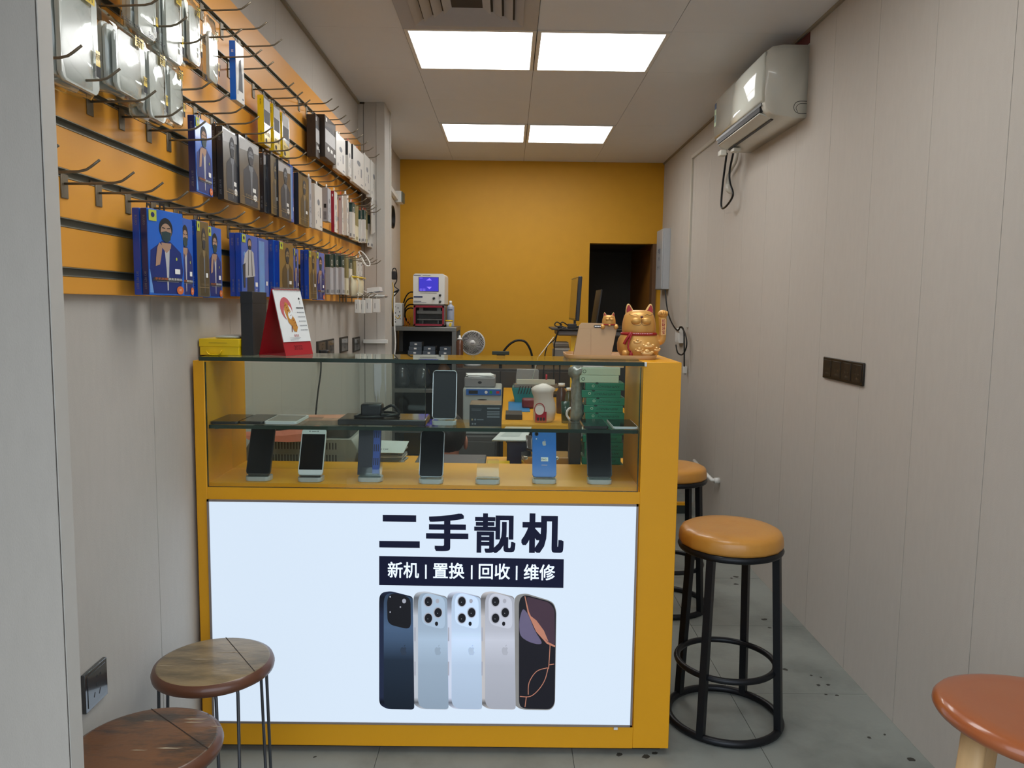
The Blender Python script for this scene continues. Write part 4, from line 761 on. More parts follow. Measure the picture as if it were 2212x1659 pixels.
# worn wooden stools with wire legs
wood = mat('worn_brown_wood', srgb(112, 72, 42), .42, var=.25, scale=7, bump=.35, bscale=60, coat=.25, stretch=(1, 3, 1), dark=srgb(58, 46, 36), dscale=6, dcut=(.46, .6)); wood2 = mat('worn_olive_wood', srgb(146, 124, 88), .4, var=.25, scale=6, bump=.35, bscale=60, coat=.25, stretch=(1, 3, 1), dark=srgb(84, 72, 50), dscale=5, dcut=(.42, .66)); wedge = mat('stool_edge_brown', srgb(94, 54, 32), .4, var=.2, scale=20, coat=.3); wire = mat('grey_wire_steel', srgb(86, 88, 92), .35, metal=.7, var=.1); chip = mat('bare_chipped_wood', srgb(168, 150, 124), .6, var=.2)
def wood_stool(cx, cy, z, R, label, wm, hair, seam):
    t = thing('wooden_stool', label, 'stool', (cx, cy, 0), 'worn wooden stools'); b = MB(wm, wedge, chip); th = .032
    b.at(Matrix.Translation((cx, cy, z-th))).use(wedge).lathe([(.0001, 0), (R-.012, 0), (R-.002, .006), (R, .016), (R-.004, .027), (R-.012, th-.001)], 56); b.use(wm).lathe([(R-.012, th-.001), (R-.016, th), (.0001, th)], 56)
    b.use(chip); rnd = random.Random(int(cx*1000+cy*100)); b.at(Matrix.Translation((cx, cy, z+.0003)))
    for k in range(7):
        a = rnd.uniform(0, 2*PI); r = R*rnd.uniform(.2, .95); l = rnd.uniform(.006, .022); b.poly([(r*math.cos(a)+l*q*1.6, r*math.sin(a)+l*.25*w_) for q, w_ in ((-1, 0), (-.3, .7), (.5, .3), (1, .5), (.6, -.4), (-.4, -.6))])
    b.build('seat', t)
    b = MB(mat('plank_joint', srgb(40, 28, 20), .8)); a, o = seam; c, s = math.cos(a), math.sin(a); L = math.sqrt(R*R-o*o)
    b.at(flat((cx-s*o, cy+c*o, z+.0004), a)).rect(-L+.013, -.0011, L-.013, .0011); b.build('plank_joint', t)
    for hx, hy, ang in hair:
        b = MB(wire); u = Vector((math.cos(ang), math.sin(ang), 0)); v = Vector((-u.y, u.x, 0)); p = Vector((cx+hx, cy+hy, 0))
        top = z-th; bw = .026
        pts = [p-u*.03-v*bw+Vector((0, 0, top)), p-u*.004-v*bw+Vector((0, 0, top-.004)), p+u*.004-v*bw+Vector((0, 0, top-.02)), p+u*.014-v*bw*.9+Vector((0, 0, .03)), p+u*.016-v*bw*.4+Vector((0, 0, .006)), p+u*.016+v*bw*.4+Vector((0, 0, .006)), p+u*.014+v*bw*.9+Vector((0, 0, .03)), p+u*.004+v*bw+Vector((0, 0, top-.02)), p-u*.004+v*bw+Vector((0, 0, top-.004)), p-u*.03+v*bw+Vector((0, 0, top))]
        b.tube(pts, .0042, 8); b.build('leg', t)
wood_stool(-.748, 1.93, .46, .15, 'round wooden stool with greenish worn top standing against the lit sign', wood2, ((-.115, -.03, PI), (.062, -.085, -1.0), (.10, .07, .6)), (2.2, -.065))
wood_stool(-.748, 1.552, .46, .153, 'nearest round stool with reddish brown worn top, cut by the photo corner', wood, ((-.1, .05, 2.6), (.11, -.02, -.2), (.0, -.11, -1.6), (.03, .12, 1.3)), (2.45, -.07))
# orange stool at the lower right corner
oseat = mat('orange_moulded_seat', srgb(162, 88, 44), .3, var=.1, scale=3, coat=.5, dark=srgb(148, 60, 38), dscale=2.2, dcut=(.4, .7)); pine = mat('pale_beech_wood', srgb(206, 170, 120), .5, var=.1, scale=12, stretch=(6, 6, .6))
ox, oy, oz = 1.05, 1.468, .6
t = thing('orange_stool', 'orange moulded stool on pale wooden legs cut by the lower right corner', 'stool', (ox, oy, 0)); b = MB(oseat); R = []; n = 48
for r, z in ((.0005, .596), (.08, .596), (.13, .597), (.155, .597), (.168, .593), (.176, .583), (.177, .574), (.172, .565), (.155, .558), (.1, .556), (.0005, .556)): R.append([(ox+r*math.cos(2*PI*k/n), oy+r*math.sin(2*PI*k/n), z+(.006*math.cos(2*(2*PI*k/n)) if r > .1 else 0)) for k in range(n)])
b.loft(R); b.build('seat', t)
for a in (3.25, 1.6, 4.6, .1):
    b = MB(pine); c, s = math.cos(a), math.sin(a); p0 = Vector((ox+.12*c, oy+.12*s, .562)); p1 = Vector((ox+.175*c, oy+.175*s, 0)); u, v = Vector((-s, c, 0)), Vector((c, s, 0))
    b.loft([[p+(u*math.cos(q*PI/6)*.026+v*math.sin(q*PI/6)*.016)*k for q in range(12)] for p, k in ((p0, 1.15), (p0*.5+p1*.5, 1), (p1, .75))]); b.build('leg', t)
# ---------------------------------------------------------------- things standing on the counter
ZT = CT-.0003
ycard = mat('yellow_card_box', srgb(236, 196, 10), .4, var=.03, coat=.2)
a, c = P(431, 767, Z=ZT), P(519, 768, Z=ZT); y0 = 2.35
t = thing('yellow_handle_box', 'small yellow cardboard box with handle on the left end of the counter', 'box', ((a.x+c.x)/2, y0+.06, ZT)); b = MB(ycard); b.box((a.x+.002, y0, ZT), (c.x-.002, y0+.15, ZT+.027), .0015); b.build('base', t); b = MB(ycard); b.box((a.x, y0-.0015, ZT+.026), (c.x, y0+.151, ZT+.05), .0015).use(mat('yellow_fold', srgb(180, 150, 10), .5)).box((a.x+.03, y0-.0022, ZT+.037), (a.x+.085, y0-.0014, ZT+.0385)); b.build('lid', t)
b = MB(ycard); m = (a.x+c.x)/2-.012; b.at(front((m, y0-.012, ZT+.001)))
b.loft([[(x, z, -.008), (x, z, .004), (x+dx, z+.003, .004), (x+dx, z+.003, -.008)] for x, z, dx in ((-.022, .012, 0), (-.019, .004, 0), (-.012, .0, 0), (.012, .0, 0), (.019, .004, 0), (.022, .012, 0))]); b.build('handle', t)
t = thing('paper_packet', 'thin white packet lying on the yellow box', 'packet', (-.83, 2.45, ZT+.05)); b = MB(mat('packet_film', srgb(190, 196, 186), .35, var=.06, coat=.4)); b.at(Matrix.Translation((-.885, 2.36, ZT+.0512)) @ Matrix.Rotation(.15, 4, 'Z')).prism([(0, 0), (.068, .0), (.064, .12), (.01, .125)], .007, .003); b.build('packet', t)
bk = mat('charcoal_box_card', srgb(36, 37, 38), .55, var=.06)
a = P(519, 768, Z=ZT); c = a; z1 = P(519, 630, Y=2.36).z; t = thing('charcoal_box', 'tall charcoal box standing behind the desk calendar', 'box', ((a.x+c.x)/2, 2.42, ZT)); b = MB(bk); b.box((a.x+.001, 2.362, ZT), (a.x+.037, 2.50, z1), .0012); b.build('carton', t); b = MB(bk); b.box((a.x+.0005, 2.3615, z1-.035), (a.x+.0375, 2.5005, z1+.0008), .0012); b.build('lid', t)
# desk calendar
A = Vector((-.672, 2.352, ZT)); ang = math.atan2(.1, .047); U = Vector((math.cos(ang), math.sin(ang), 0)); Vn = Vector((-U.y, U.x, 0)); CW = .125; CH = .202; lean = .088
TP = A+Vn*.052+Vector((0, 0, CH)); BK = A+Vn*.104
t = thing('desk_calendar', 'red and white desk calendar standing on the glass top', 'calendar', A+U*CW/2)
def slab(m, p, q, name, th=.0022):
    b = MB(m); d = (q-p).normalized(); nn = U.cross(d)*th
    b._add([p, p+U*CW, q+U*CW, q, p+nn, p+U*CW+nn, q+U*CW+nn, q+nn], [(0, 1, 2, 3), (7, 6, 5, 4), (0, 4, 5, 1), (1, 5, 6, 2), (2, 6, 7, 3), (3, 7, 4, 0)]); return b.build(name, t)
redcal = mat('calendar_red_board', srgb(166, 20, 32), .42, var=.05); slab(redcal, A, TP, 'front_board'); slab(redcal, BK, TP, 'back_board'); slab(redcal, A+Vector((0, 0, .0005)), BK+Vector((0, 0, .0005)), 'base_board')
d = (TP-A).normalized(); nrm = U.cross(d).normalized(); nrm = nrm if nrm.dot(Vector((0, -1, 0)))+nrm.x*.5 > 0 else -nrm
p = A+d*.042+nrm*.0035; b = MB(paper); PHt = (TP-A).length-.046
for k in range(3): b.M = Matrix(); o = nrm*(.0008*k); b._add([p+o, p+U*CW+o, p+U*CW+d*PHt+o, p+d*PHt+o, p+o-nrm*.0006, p+U*CW+o-nrm*.0006, p+U*CW+d*PHt+o-nrm*.0006, p+d*PHt+o-nrm*.0006], [(0, 1, 2, 3), (7, 6, 5, 4), (0, 4, 5, 1), (1, 5, 6, 2), (2, 6, 7, 3), (3, 7, 4, 0)])
pg = b.build('pages', t)
F = frame(p+nrm*.0022, U, d); gold_p = mat('print_gold_brown', srgb(190, 130, 50), .5, var=.25, scale=120); pink_p = mat('print_rose', srgb(190, 90, 96), .5, var=.15, scale=90); brn_p = mat('print_brown', srgb(110, 50, 30), .5)
b = MB(pink_p); b.at(F); b.use(pink_p).disc(.042, .104, .026, .036, 0).use(paper).disc(.047, .09, .019, .026, .0003).use(gold_p).poly([(.03, .1), (.04, .125), (.05, .12), (.056, .1), (.06, .085), (.07, .07), (.076, .045), (.068, .03), (.056, .032), (.05, .05), (.04, .06)], .0006).use(paper).disc(.052, .082, .009, .012, .0009)
for k in range(9): b.use(brn_p).poly([(.034+.004*k, .112-.008*k), (.042+.004*k, .118-.008*k), (.041+.004*k, .114-.008*k)], .0012)
b.use(brn_p).poly([(.05, .05), (.044, .03), (.047, .03), (.054, .05)], .0009).use(redcal).text('福虎生威', .062, .018, .009, .0005, w=.022); b.use(grey_p)
for k in range(3): b.rect(.03, .012-.004*k, .08-.006*k, .0128-.004*k, .0005)
b.use(ink).disc(.109, .136, .0035, .0035, .0005).text('1', .109, .122, .016, .0005).use(dgrey_p)
for k in range(7): b.rect(.087+.005*k, .104, .0905+.005*k, .1085, .0005)
for r in range(5):
    for k in range(7): b.use(grey_p).rect(.0875+.005*k, .09-.014*r, .0898+.005*k, .0935-.014*r, .0005)
b.build('printed_page', pg)
b = MB(mat('calendar_print_dark', srgb(96, 14, 22), .5)); b.at(frame(A+d*.006+nrm*.003, U, d)).text('2022', CW*.5, .017, .02); b.build('year_print', t)
b = MB(steel)
for k in range(22): q = p+U*(.006+CW*.92*k/21)+d*PHt; b.tube([q-d*.004+nrm*.003, q+d*.004+nrm*.003, q+d*.01-nrm*.002], .0007, 5)
b.build('wire_binding', t)
# wooden tray with a board and the two golden cats
tw = mat('tray_light_wood', srgb(176, 130, 76), .42, var=.08, scale=10, stretch=(1, 8, 1))
tx0, tx1, ty0, ty1 = .178, .462, 2.375, 2.565; t = thing('wooden_tray', 'light wooden tray at the right end of the counter top', 'tray', ((tx0+tx1)/2, (ty0+ty1)/2, ZT)); cxm, cym = (tx0+tx1)/2, (ty0+ty1)/2
b = MB(tw); b.at(Matrix.Translation((cxm, cym, ZT+.0005))); hw, hd = (tx1-tx0)/2, (ty1-ty0)/2
b.prism(rr(-hw+.006, -hd+.006, hw-.006, hd-.006, .03, 8), .005); b.build('bottom', t)
b = MB(tw); b.at(Matrix.Translation((cxm, cym, ZT+.0005))); o = rr(-hw+.004, -hd+.004, hw-.004, hd-.004, .034, 8); o2 = rr(-hw, -hd, hw, hd, .036, 8); i2 = rr(-hw+.004, -hd+.004, hw-.004, hd-.004, .033, 8); i1 = rr(-hw+.008, -hd+.008, hw-.008, hd-.008, .03, 8); n = len(o)
b._add([(x, y, 0) for x, y in o]+[(x, y, .013) for x, y in o2]+[(x, y, .013) for x, y in i2]+[(x, y, .004) for x, y in i1], [(r*n+k, r*n+(k+1) % n, (r+1)*n+(k+1) % n, (r+1)*n+k) for r in range(3) for k in range(n)], True); b.build('rim', t)
ZB = ZT+.0058
boardm = mat('beige_board', srgb(178, 144, 104), .5, var=.03); t = thing('counter_board', 'beige leaning display board with dark pill label on the tray', 'board', (.26, 2.43, ZB))
bl_, br_ = P(1238, 764, Y=2.425), P(1320, 766, Y=2.425); M = Matrix.Translation((bl_.x, 2.425, ZB)) @ Matrix.Rotation(-.16, 4, 'X') @ Matrix.Rotation(PI/2, 4, 'X')
bw = br_.x-bl_.x; b = MB(boardm, mat('board_edge_brown', srgb(120, 82, 52), .5)); b.at(M).prism([(0, 0), (bw, 0), (bw+.02, .098), (bw+.018, .104), (.026, .106), (.02, .1)], -.022, .0008); b.build('panel', t)
b = MB(mat('board_groove', srgb(150, 112, 82), .6)); b.at(M).rect(.02, .0868, bw+.012, .0873, .0006).rect(.055, .004, .0555, .0868, .0006); b.build('grooves', t)
b = MB(ink, wht); b.at(M).poly(rr(.064, .091, .09, .099, .004), .0008).use(wht)
for k in range(4): b.rect(.067+.0052*k, .0932, .071+.0052*k, .0968, .0012)
b.build('pill_label', t)
goldm = mat('gold_paint', srgb(214, 160, 84), .36, metal=.3, var=.05, scale=8); goldl = mat('pale_gold_paint', srgb(230, 188, 122), .36, metal=.3, var=.04); cred = mat('cat_red', srgb(150, 14, 24), .45, var=.05); cdark = mat('cat_line', srgb(70, 40, 18), .5)
def ell(cx, cy, z, rx, ry, n=28): return [(cx+rx*math.cos(2*PI*k/n), cy+ry*math.sin(2*PI*k/n), z) for k in range(n)]
def lucky_cat(cx, cy, cz, s, label, full=True):
    t = thing('lucky_cat', label, 'figurine', (cx, cy, cz), None); M = Matrix.Translation((cx, cy, cz)) @ Matrix.Scale(s, 4)
    if full:
        b = MB(goldm); b.at(M); b.loft([ell(0, .0, z, rx, ry) for z, rx, ry in ((0, .05, .044), (.004, .058, .05), (.02, .0665, .056), (.04, .068, .056), (.056, .0635, .053), (.066, .057, .048), (.074, .052, .044))])
        b.ball((-.046, -.040, .0118), .012, .014, .011).ball((.02, -.046, .0098), .012, .012, .009); b.build('body', t)
        b = MB(goldl); b.at(M)
        for x, z, r in ((.022, .036, .017), (.018, .014, .019), (-.012, .048, .012), (-.006, .022, .012), (.05, .024, .012)):
            y = -.056*math.sqrt(max(0.05, 1-(x/.07)**2))+.0015; b.ball((x, y, z-.002), r, .007, r*.42, 16, 8).ball((x-r*.85, y-.001, z+.002), r*.3, .005, r*.22, 8, 6).ball((x+r*.85, y-.001, z+.002), r*.3, .005, r*.22, 8, 6).ball((x, y-.002, z+.005), r*.42, .006, r*.36, 12, 8)
        b.build('ingots', t)
    hz = .074 if full else .018
    b = MB(goldm); b.at(M); b.loft([ell(0, 0, hz+z, rx, ry) for z, rx, ry in ((-.006, .047, .040), (0, .0525, .044), (.012, .0535, .046), (.028, .0525, .0465), (.042, .050, .044), (.054, .0465, .040), (.063, .0415, .034), (.069, .032, .026), (.0715, .012, .01))])
    b.ball((-.0145, -.0385, hz+.038), .0175, .0125, .0125).ball((.0145, -.0385, hz+.038), .0175, .0125, .0125); b.build('head', t)
    for sg in (-1, 1):
        b = MB(goldl); b.at(M); b.loft([[(sg*(.0275+q*.007)+.0155*q1*math.cos(a), .0+(.007-.003*q)*math.sin(a), hz+.056+z) for a in [2*PI*k/14 for k in range(14)]] for q, q1, z in ((0, 1.05, 0), (.4, .86, .012), (.8, .58, .024), (1, .34, .032), (1.05, .08, .0352))]); e = b.build('ear', t)
        b = MB(cred); b.at(M); b._add([(sg*.0175, -.0079, hz+.061), (sg*.040, -.0079, hz+.061), (sg*.0415, -.0070, hz+.072), (sg*.0375, -.0052, hz+.085), (sg*.0335, -.0050, hz+.088), (sg*.0265, -.0066, hz+.075)], [(0, 1, 2, 3, 4, 5)]); b.build('inner_ear', e, solid=.0016*s)
    b = MB(mat('cat_nose', srgb(90, 30, 30), .4)); b.at(M); b.ball((0, -.0505, hz+.0505), .0048, .003, .0034, 10, 6); b.build('nose', t)
    b = MB(cdark); b.at(M); fy = lambda x: -.0405*math.sqrt(max(.02, 1-(x/.0465)**2))-.0022
    for sg in (-1, 1):
        b.tube(smooth([(sg*x, fy(x)-dy, hz+z) for x, z, dy in ((.036, .0595, .0), (.028, .0545, .0), (.019, .0585, .0), (.010, .055, .0012))], 5), .0007, 5)
        b.tube(smooth([(0, -.0515, hz+.036), (sg*.003, -.0515, hz+.0268), (sg*.012, -.0508, hz+.0245), (sg*.022, -.048, hz+.0265), (sg*.030, -.0435, hz+.031)], 5), .0005, 5)
    b.tube([(0, -.0512, hz+.048), (0, -.0518, hz+.032)], .0007, 5); b.build('face_lines', t)
    b = MB(cred); b.at(M); b.tube([(.0535*math.cos(a), .0465*math.sin(a), hz-.003) for a in [2*PI*k/32 for k in range(32)]], .0048, 8, closed=True); col = b.build('collar', t)
    if full:
        b = MB(wht); b.at(M)
        for k in range(13): a = -PI/2-.55+k*.1; b.ball((.0575*math.cos(a), .0505*math.sin(a), hz-.001), .0012, n=8, m=6)
        b.build('beads', col)
        b = MB(cred); b.at(M); b.ball((-.032, -.045, hz-.001), .007, .005, .005)
        b.tube(smooth([(-.032, -.047, hz-.002), (-.044, -.047, hz-.018), (-.052, -.045, hz-.034)], 4), .0045, 8).tube(smooth([(-.03, -.05, hz-.003), (-.038, -.055, hz-.025), (-.041, -.059, hz-.045), (-.034, -.062, hz-.056)], 4), .0028, 8).loft([[(-.032+r*math.cos(a), -.062+r*.5*math.sin(a), z) for a in [2*PI*k/10 for k in range(10)]] for r, z in ((.001, hz-.054), (.005, hz-.062), (.0085, hz-.074))]); b.build('tassel', t)
        b = MB(goldm); b.at(M); b.tube(smooth([(.05, .0, .066), (.060, -.004, .050), (.070, -.008, .052), (.0735, -.01, .070), (.073, -.012, .095), (.072, -.014, .124)], 5), [.009, .0105, .0115, .012, .0125, .013, .0132, .0132, .013, .0128, .0128, .0126, .0124, .0122, .012, .0118, .0116, .0114, .0114, .0116, .012, .0122, .0124, .0126, .0126, .0126], 14)
        b.ball((.0718, -.0145, .134), .0165, .014, .013)
        for k in range(4): b.ball((.0615+.0068*k, -.0275, .137), .0036, .004, .0065, 10, 6)
        arm = b.build('raised_arm', t)
        b = MB(goldl, cred); b.at(M @ frame((.0725, -.0268, .094), (1, 0, 0), (0, 0, 1))).box((-.0075, -.025, -.003), (.0075, .025, .001)).use(cred)
        for k, ch in enumerate('招财进宝'): b.text(ch, 0, .0178-.012*k, .0115, .0014, .02)
        b.build('plaque', arm)
    else:
        b = MB(goldm); b.at(M)
        for sg in (-1, 1): b.tube([(sg*.045, .01, hz-.012), (sg*.055, -.025, hz-.012), (sg*.052, -.045, hz-.022)], [.012, .014, .012], 10).ball((sg*.052, -.046, hz-.02), .017, .016, .018)
        b.ball((0, -.05, hz-.008), .009); b.build('paws', t)
q = P(1379, 767, Y=2.455); lucky_cat(q.x, 2.462, ZB+.0008, 1.0, 'large golden beckoning cat with red collar on the tray')
q = P(1316, 690, Y=2.445); lucky_cat(q.x, 2.452, ZB+.094, .40, 'tiny golden cat hanging over the top of the beige board', False)
# ---------------------------------------------------------------- inside the display case
ZS, ZF = 1.0134, .8383
pscreen = mat('phone_black_glass', srgb(9, 12, 18), .1, var=.02, spec=.14); psil = mat('phone_silver', srgb(190, 190, 194), .25, metal=.5, var=.03); pwh = mat('phone_white', srgb(220, 222, 224), .3, var=.02); pblk = mat('phone_black_body', srgb(22, 22, 25), .3, var=.05, coat=.4); pblue = mat('phone_blue_back', srgb(36, 112, 200), .18, var=.03, coat=.7)
acr = glass('clear_acrylic', (.93, .95, .95), 1.49, .02, 1.3); frost = mat('frosted_acrylic_base', srgb(178, 184, 184), .25, var=.04, coat=.6)
def phone_mesh(T, M, w, h, d, body, glassm, style):
    b = MB(body); b.at(M).prism(rr(0, 0, w, h, .0095, 6), d, .0018); b.build('body', T)
    b = MB(glassm); m = .0022
    if style == 'white': b.at(M).rect(m, .017, w-m, h-.018, d+.0004)
    elif style == 'back': b.at(M).poly(rr(.0012, .0012, w-.0012, h-.0012, .0085, 6), d+.0003)
    else: b.at(M).poly(rr(m, m, w-m, h-m, .0075, 6), d+.001)
    o = b.build('screen' if style != 'back' else 'back_cover', T)
    if style == 'white': b = MB(dgrey_p); b.at(M).rect(w*.4, h-.0095, w*.6, h-.008, d+.0004).disc(w*.33, h-.0088, .0018, z=d+.0004).disc(w*.66, h-.0088, .0018, z=d+.0004); b.build('earpiece', T)
    if style == 'back':
        b = MB(pblk); b.at(M).disc(.013, h-.013, .0062, z=d+.0012); b.use(pscreen).disc(.013, h-.013, .0042, z=d+.0016).use(wht).disc(.0125, h-.029, .0018, z=d+.0012); b.build('camera', T)
        b = MB(psil); b.at(M); b.poly([(w*.5+.0075*u*.8, h*.72+.0075*v) for u, v in ((0, .72), (.45, .85), (.9, .6), (.66, .25), (.66, -.1), (.98, -.45), (.7, -1.0), (.4, -1.2), (0, -1.08), (-.4, -1.2), (-.75, -.9), (-1, -.2), (-.98, .35), (-.75, .72), (-.4, .85))], d+.0008).poly([(w*.5+.0075*u, h*.72+.0075*v) for u, v in ((.02, .95), (.12, 1.3), (.42, 1.5), (.34, 1.15))], d+.0008); b.rect(w*.38, h*.245, w*.62, h*.255, d+.0008); b.build('emblem', T)
        b = MB(wht, ink); b.at(M).rect(w*.36, h*.33, w*.66, h*.415, d+.0009).use(ink).text('256G', w*.47, h*.37, .008, d+.0013); b.build('price_tag', T)
LEAN = .43
def stand(px, py, label, w=.074, x=None, yy=None):
    q = P(px, py, Z=ZF); x, y = q.x, q.y
    t = thing('phone_stand', label, 'phone stand', (x, y+.03, ZF), 'acrylic phone stands'); b = MB(frost); b.at(Matrix.Translation((x-w/2, y, ZF+.0006))).prism(rr(0, 0, w, .05, .012), .0135, .002); b.build('base', t)
    b = MB(acr); b.at(Matrix.Translation((x-w/2+.003, y+.02, ZF+.0142)) @ Matrix.Rotation(-LEAN, 4, 'X') @ Matrix.Rotation(PI/2, 4, 'X')).prism(rr(0, 0, w-.006, .062, .006), -.003); b.build('back_rest', t)
    b = MB(acr); b.box((x-w/2+.004, y+.003, ZF+.0142), (x+w/2-.004, y+.0065, ZF+.024)).box((x-w/2+.004, y+.003, ZF+.0142), (x+w/2-.004, y+.022, ZF+.0165)); b.build('lip', t)
    return x, y
def stood(px, py, label, slabel, w, h, body, gm, style, d=.008):
    x, y = stand(px, py, slabel); M = Matrix.Translation((x-w/2, y+.0165, ZF+.0170)) @ Matrix.Rotation(-LEAN, 4, 'X') @ Matrix.Rotation(PI/2, 4, 'X') @ Matrix.Translation((0, 0, -.001))
    t = thing('smartphone', label, 'phone', (x, y+.03, ZF+.017), 'phones on acrylic stands'); phone_mesh(t, M, w, h, d, body, gm, style)
stood(555, 1040, 'black smartphone on the leftmost acrylic stand', 'acrylic stand under the leftmost black phone', .074, .157, pblk, pscreen, 'black')
stood(668, 1042, 'white framed smartphone on an acrylic stand', 'acrylic stand under the white framed phone', .075, .147, pwh, pscreen, 'white')
stood(930, 1046, 'black smartphone with bright silver rim on an acrylic stand', 'acrylic stand under the silver rimmed phone', .074, .146, psil, pscreen, 'black')
stood(1176, 1046, 'blue smartphone showing its back on an acrylic stand', 'acrylic stand under the blue phone', .074, .149, pblue, pblue, 'back')
stood(1296, 1047, 'black smartphone on the rightmost acrylic stand', 'acrylic stand under the rightmost black phone', .076, .157, pblk, pscreen, 'black')
stand(1053, 1047, 'empty acrylic stand between two occupied ones')
x, y = stand(798, 1042, 'acrylic stand under the tall navy box')
t = thing('navy_phone_box', 'tall navy box with blue side standing on an acrylic stand', 'box', (x, y+.03, ZF+.017)); b = MB(mat('navy_box_card', srgb(16, 20, 40), .4, var=.05)); b.at(Matrix.Translation((x-.042, y+.026, ZF+.0175)) @ Matrix.Rotation(-.25, 4, 'X')).box((0, 0, 0), (.066, .016, .145), .001); b.build('carton', t)
b = MB(mat('blue_box_side', srgb(50, 84, 176), .4), mat('navy_print', srgb(14, 24, 70), .4)); b.at(Matrix.Translation((x-.042, y+.026, ZF+.0175)) @ Matrix.Rotation(-.25, 4, 'X')).box((.0662, -.0005, .0), (.0672, .0165, .142)); b.box((.046, -.0012, .004), (.066, -.0003, .142)).use(b.ms[1])
for r in range(3):
    for k in range(3): b.box((.048+.0062*k, -.0016, .03+.042*r), (.0512+.0062*k, -.0010, .052+.042*r))
b.build('printed_side', t)
def lying(c4, z, d, label, body, gm=None, group=None, name='smartphone', cat='phone', style='black'):
    """flat thing on the shelf: front-left, front-right, back-left photo pixels on the plane z"""
    a, c, e = [P(px, py, Z=z+d) for px, py in c4]
    u = (c-a); w = u.length; v = (e-a); h = min(v.length, .16); ang = 0
    t = thing(name, label, cat, (a.x+w/2, a.y+h/2, z+.0006), group); M = Matrix.Translation((a.x, max(a.y, 2.312), z+.0006)) @ Matrix.Rotation(ang, 4, 'Z')
    h = min(h, 2.478-max(a.y, 2.312))
    sk = 0
    b = MB(body); b.at(M).prism(rr(0, 0, w, h, .007), d, .0015); b.build('body', t)
    if gm: b = MB(gm); b.at(M); (b.rect(.004, .014, w-.004, h-.014, d+.0004) if style == 'white' else b.poly(rr(.002, .002, w-.002, h-.002, .006), d+.0004)); b.build('screen', t)
    return t
gl1 = 'phones lying on the glass shelf'
lying(((453, 911), (512, 912), (503, 893)), ZS, .008, 'leftmost black phone lying on the glass shelf', pblk, pscreen, gl1)
lying(((516, 911), (567, 912), (551, 892)), ZS, .008, 'second black phone lying on the glass shelf beside the white one', pblk, pscreen, gl1)
lying(((570, 911), (640, 912), (601, 893)), ZS, .008, 'white phone with grey screen lying at the left of the glass shelf', pwh, mat('grey_screen', srgb(92, 88, 84), .1, coat=.6), gl1, style='white')
lying(((1262, 922), (1316, 923), (1260, 906)), ZS, .008, 'black phone lying at the right of the glass shelf', pblk, pscreen, gl1)
lying(((1324, 922), (1378, 922), (1313, 906)), ZS, .007, 'white rimmed phone lying at the far right of the glass shelf', pwh, pscreen, gl1)
t = thing('black_tablet', 'thick black tablet lying in the middle of the glass shelf', 'tablet', (-.38, 2.38, ZS)); a, c = P(730, 918, Z=ZS), P(920, 920, Z=ZS); b = MB(pblk); b.box((a.x, 2.325, ZS+.0006), (c.x, 2.465, ZS+.018), .003); b.build('body', t); b = MB(mat('tablet_brown_glass', srgb(46, 38, 30), .12, coat=.7)); b.box((a.x+.004, 2.33, ZS+.0182), (c.x-.004, 2.46, ZS+.019)); b.build('screen', t)
t = thing('charger_brick', 'black charger brick with coiled cable lying on the tablet', 'charger', (-.4, 2.38, ZS+.019)); a = P(805, 900, Y=2.38); b = MB(mat('charger_black', srgb(20, 22, 30), .35, var=.1)); b.box((a.x-.035, 2.365, ZS+.0195), (a.x+.03, 2.415, ZS+.06), .006); b.build('brick', t); b = MB(black)
b.tube(smooth([(a.x+.03, 2.385, ZS+.04), (a.x+.06, 2.38, ZS+.055), (a.x+.08, 2.385, ZS+.03), (a.x+.04, 2.36, ZS+.024), (a.x-.02, 2.345, ZS+.023), (a.x-.05, 2.36, ZS+.023), (a.x-.03, 2.43, ZS+.023), (a.x+.04, 2.44, ZS+.026), (a.x+.078, 2.4, ZS+.024), (a.x+.03, 2.35, ZS+.03)], 6), .0042, 8); b.build('cable', t)
# phone standing upright on the shelf
q = P(960, 917, Z=ZS); x, y = q.x, 2.345; t = thing('phone_stand', 'acrylic stand on the glass shelf', 'phone stand', (x, y, ZS), 'acrylic phone stands'); b = MB(frost); b.at(Matrix.Translation((x-.037, y, ZS+.0006))).prism(rr(0, 0, .074, .05, .01), .0135, .002); b.build('base', t)
b = MB(acr); b.at(Matrix.Translation((x-.034, y+.02, ZS+.0142)) @ Matrix.Rotation(-.2, 4, 'X') @ Matrix.Rotation(PI/2, 4, 'X')).prism(rr(0, 0, .068, .06, .006), -.003); b.build('back_rest', t); b = MB(acr); b.box((x-.033, y+.003, ZS+.0142), (x+.033, y+.0065, ZS+.024)).box((x-.033, y+.003, ZS+.0142), (x+.033, y+.022, ZS+.0165)); b.build('lip', t)
t = thing('smartphone', 'tall black phone with silver rim standing on the glass shelf', 'phone', (x, y+.03, ZS+.017), 'phones on acrylic stands'); phone_mesh(t, Matrix.Translation((x-.037, y+.0165, ZS+.0170)) @ Matrix.Rotation(-.2, 4, 'X') @ Matrix.Rotation(PI/2, 4, 'X'), .074, .15, .008, psil, pscreen, 'black')
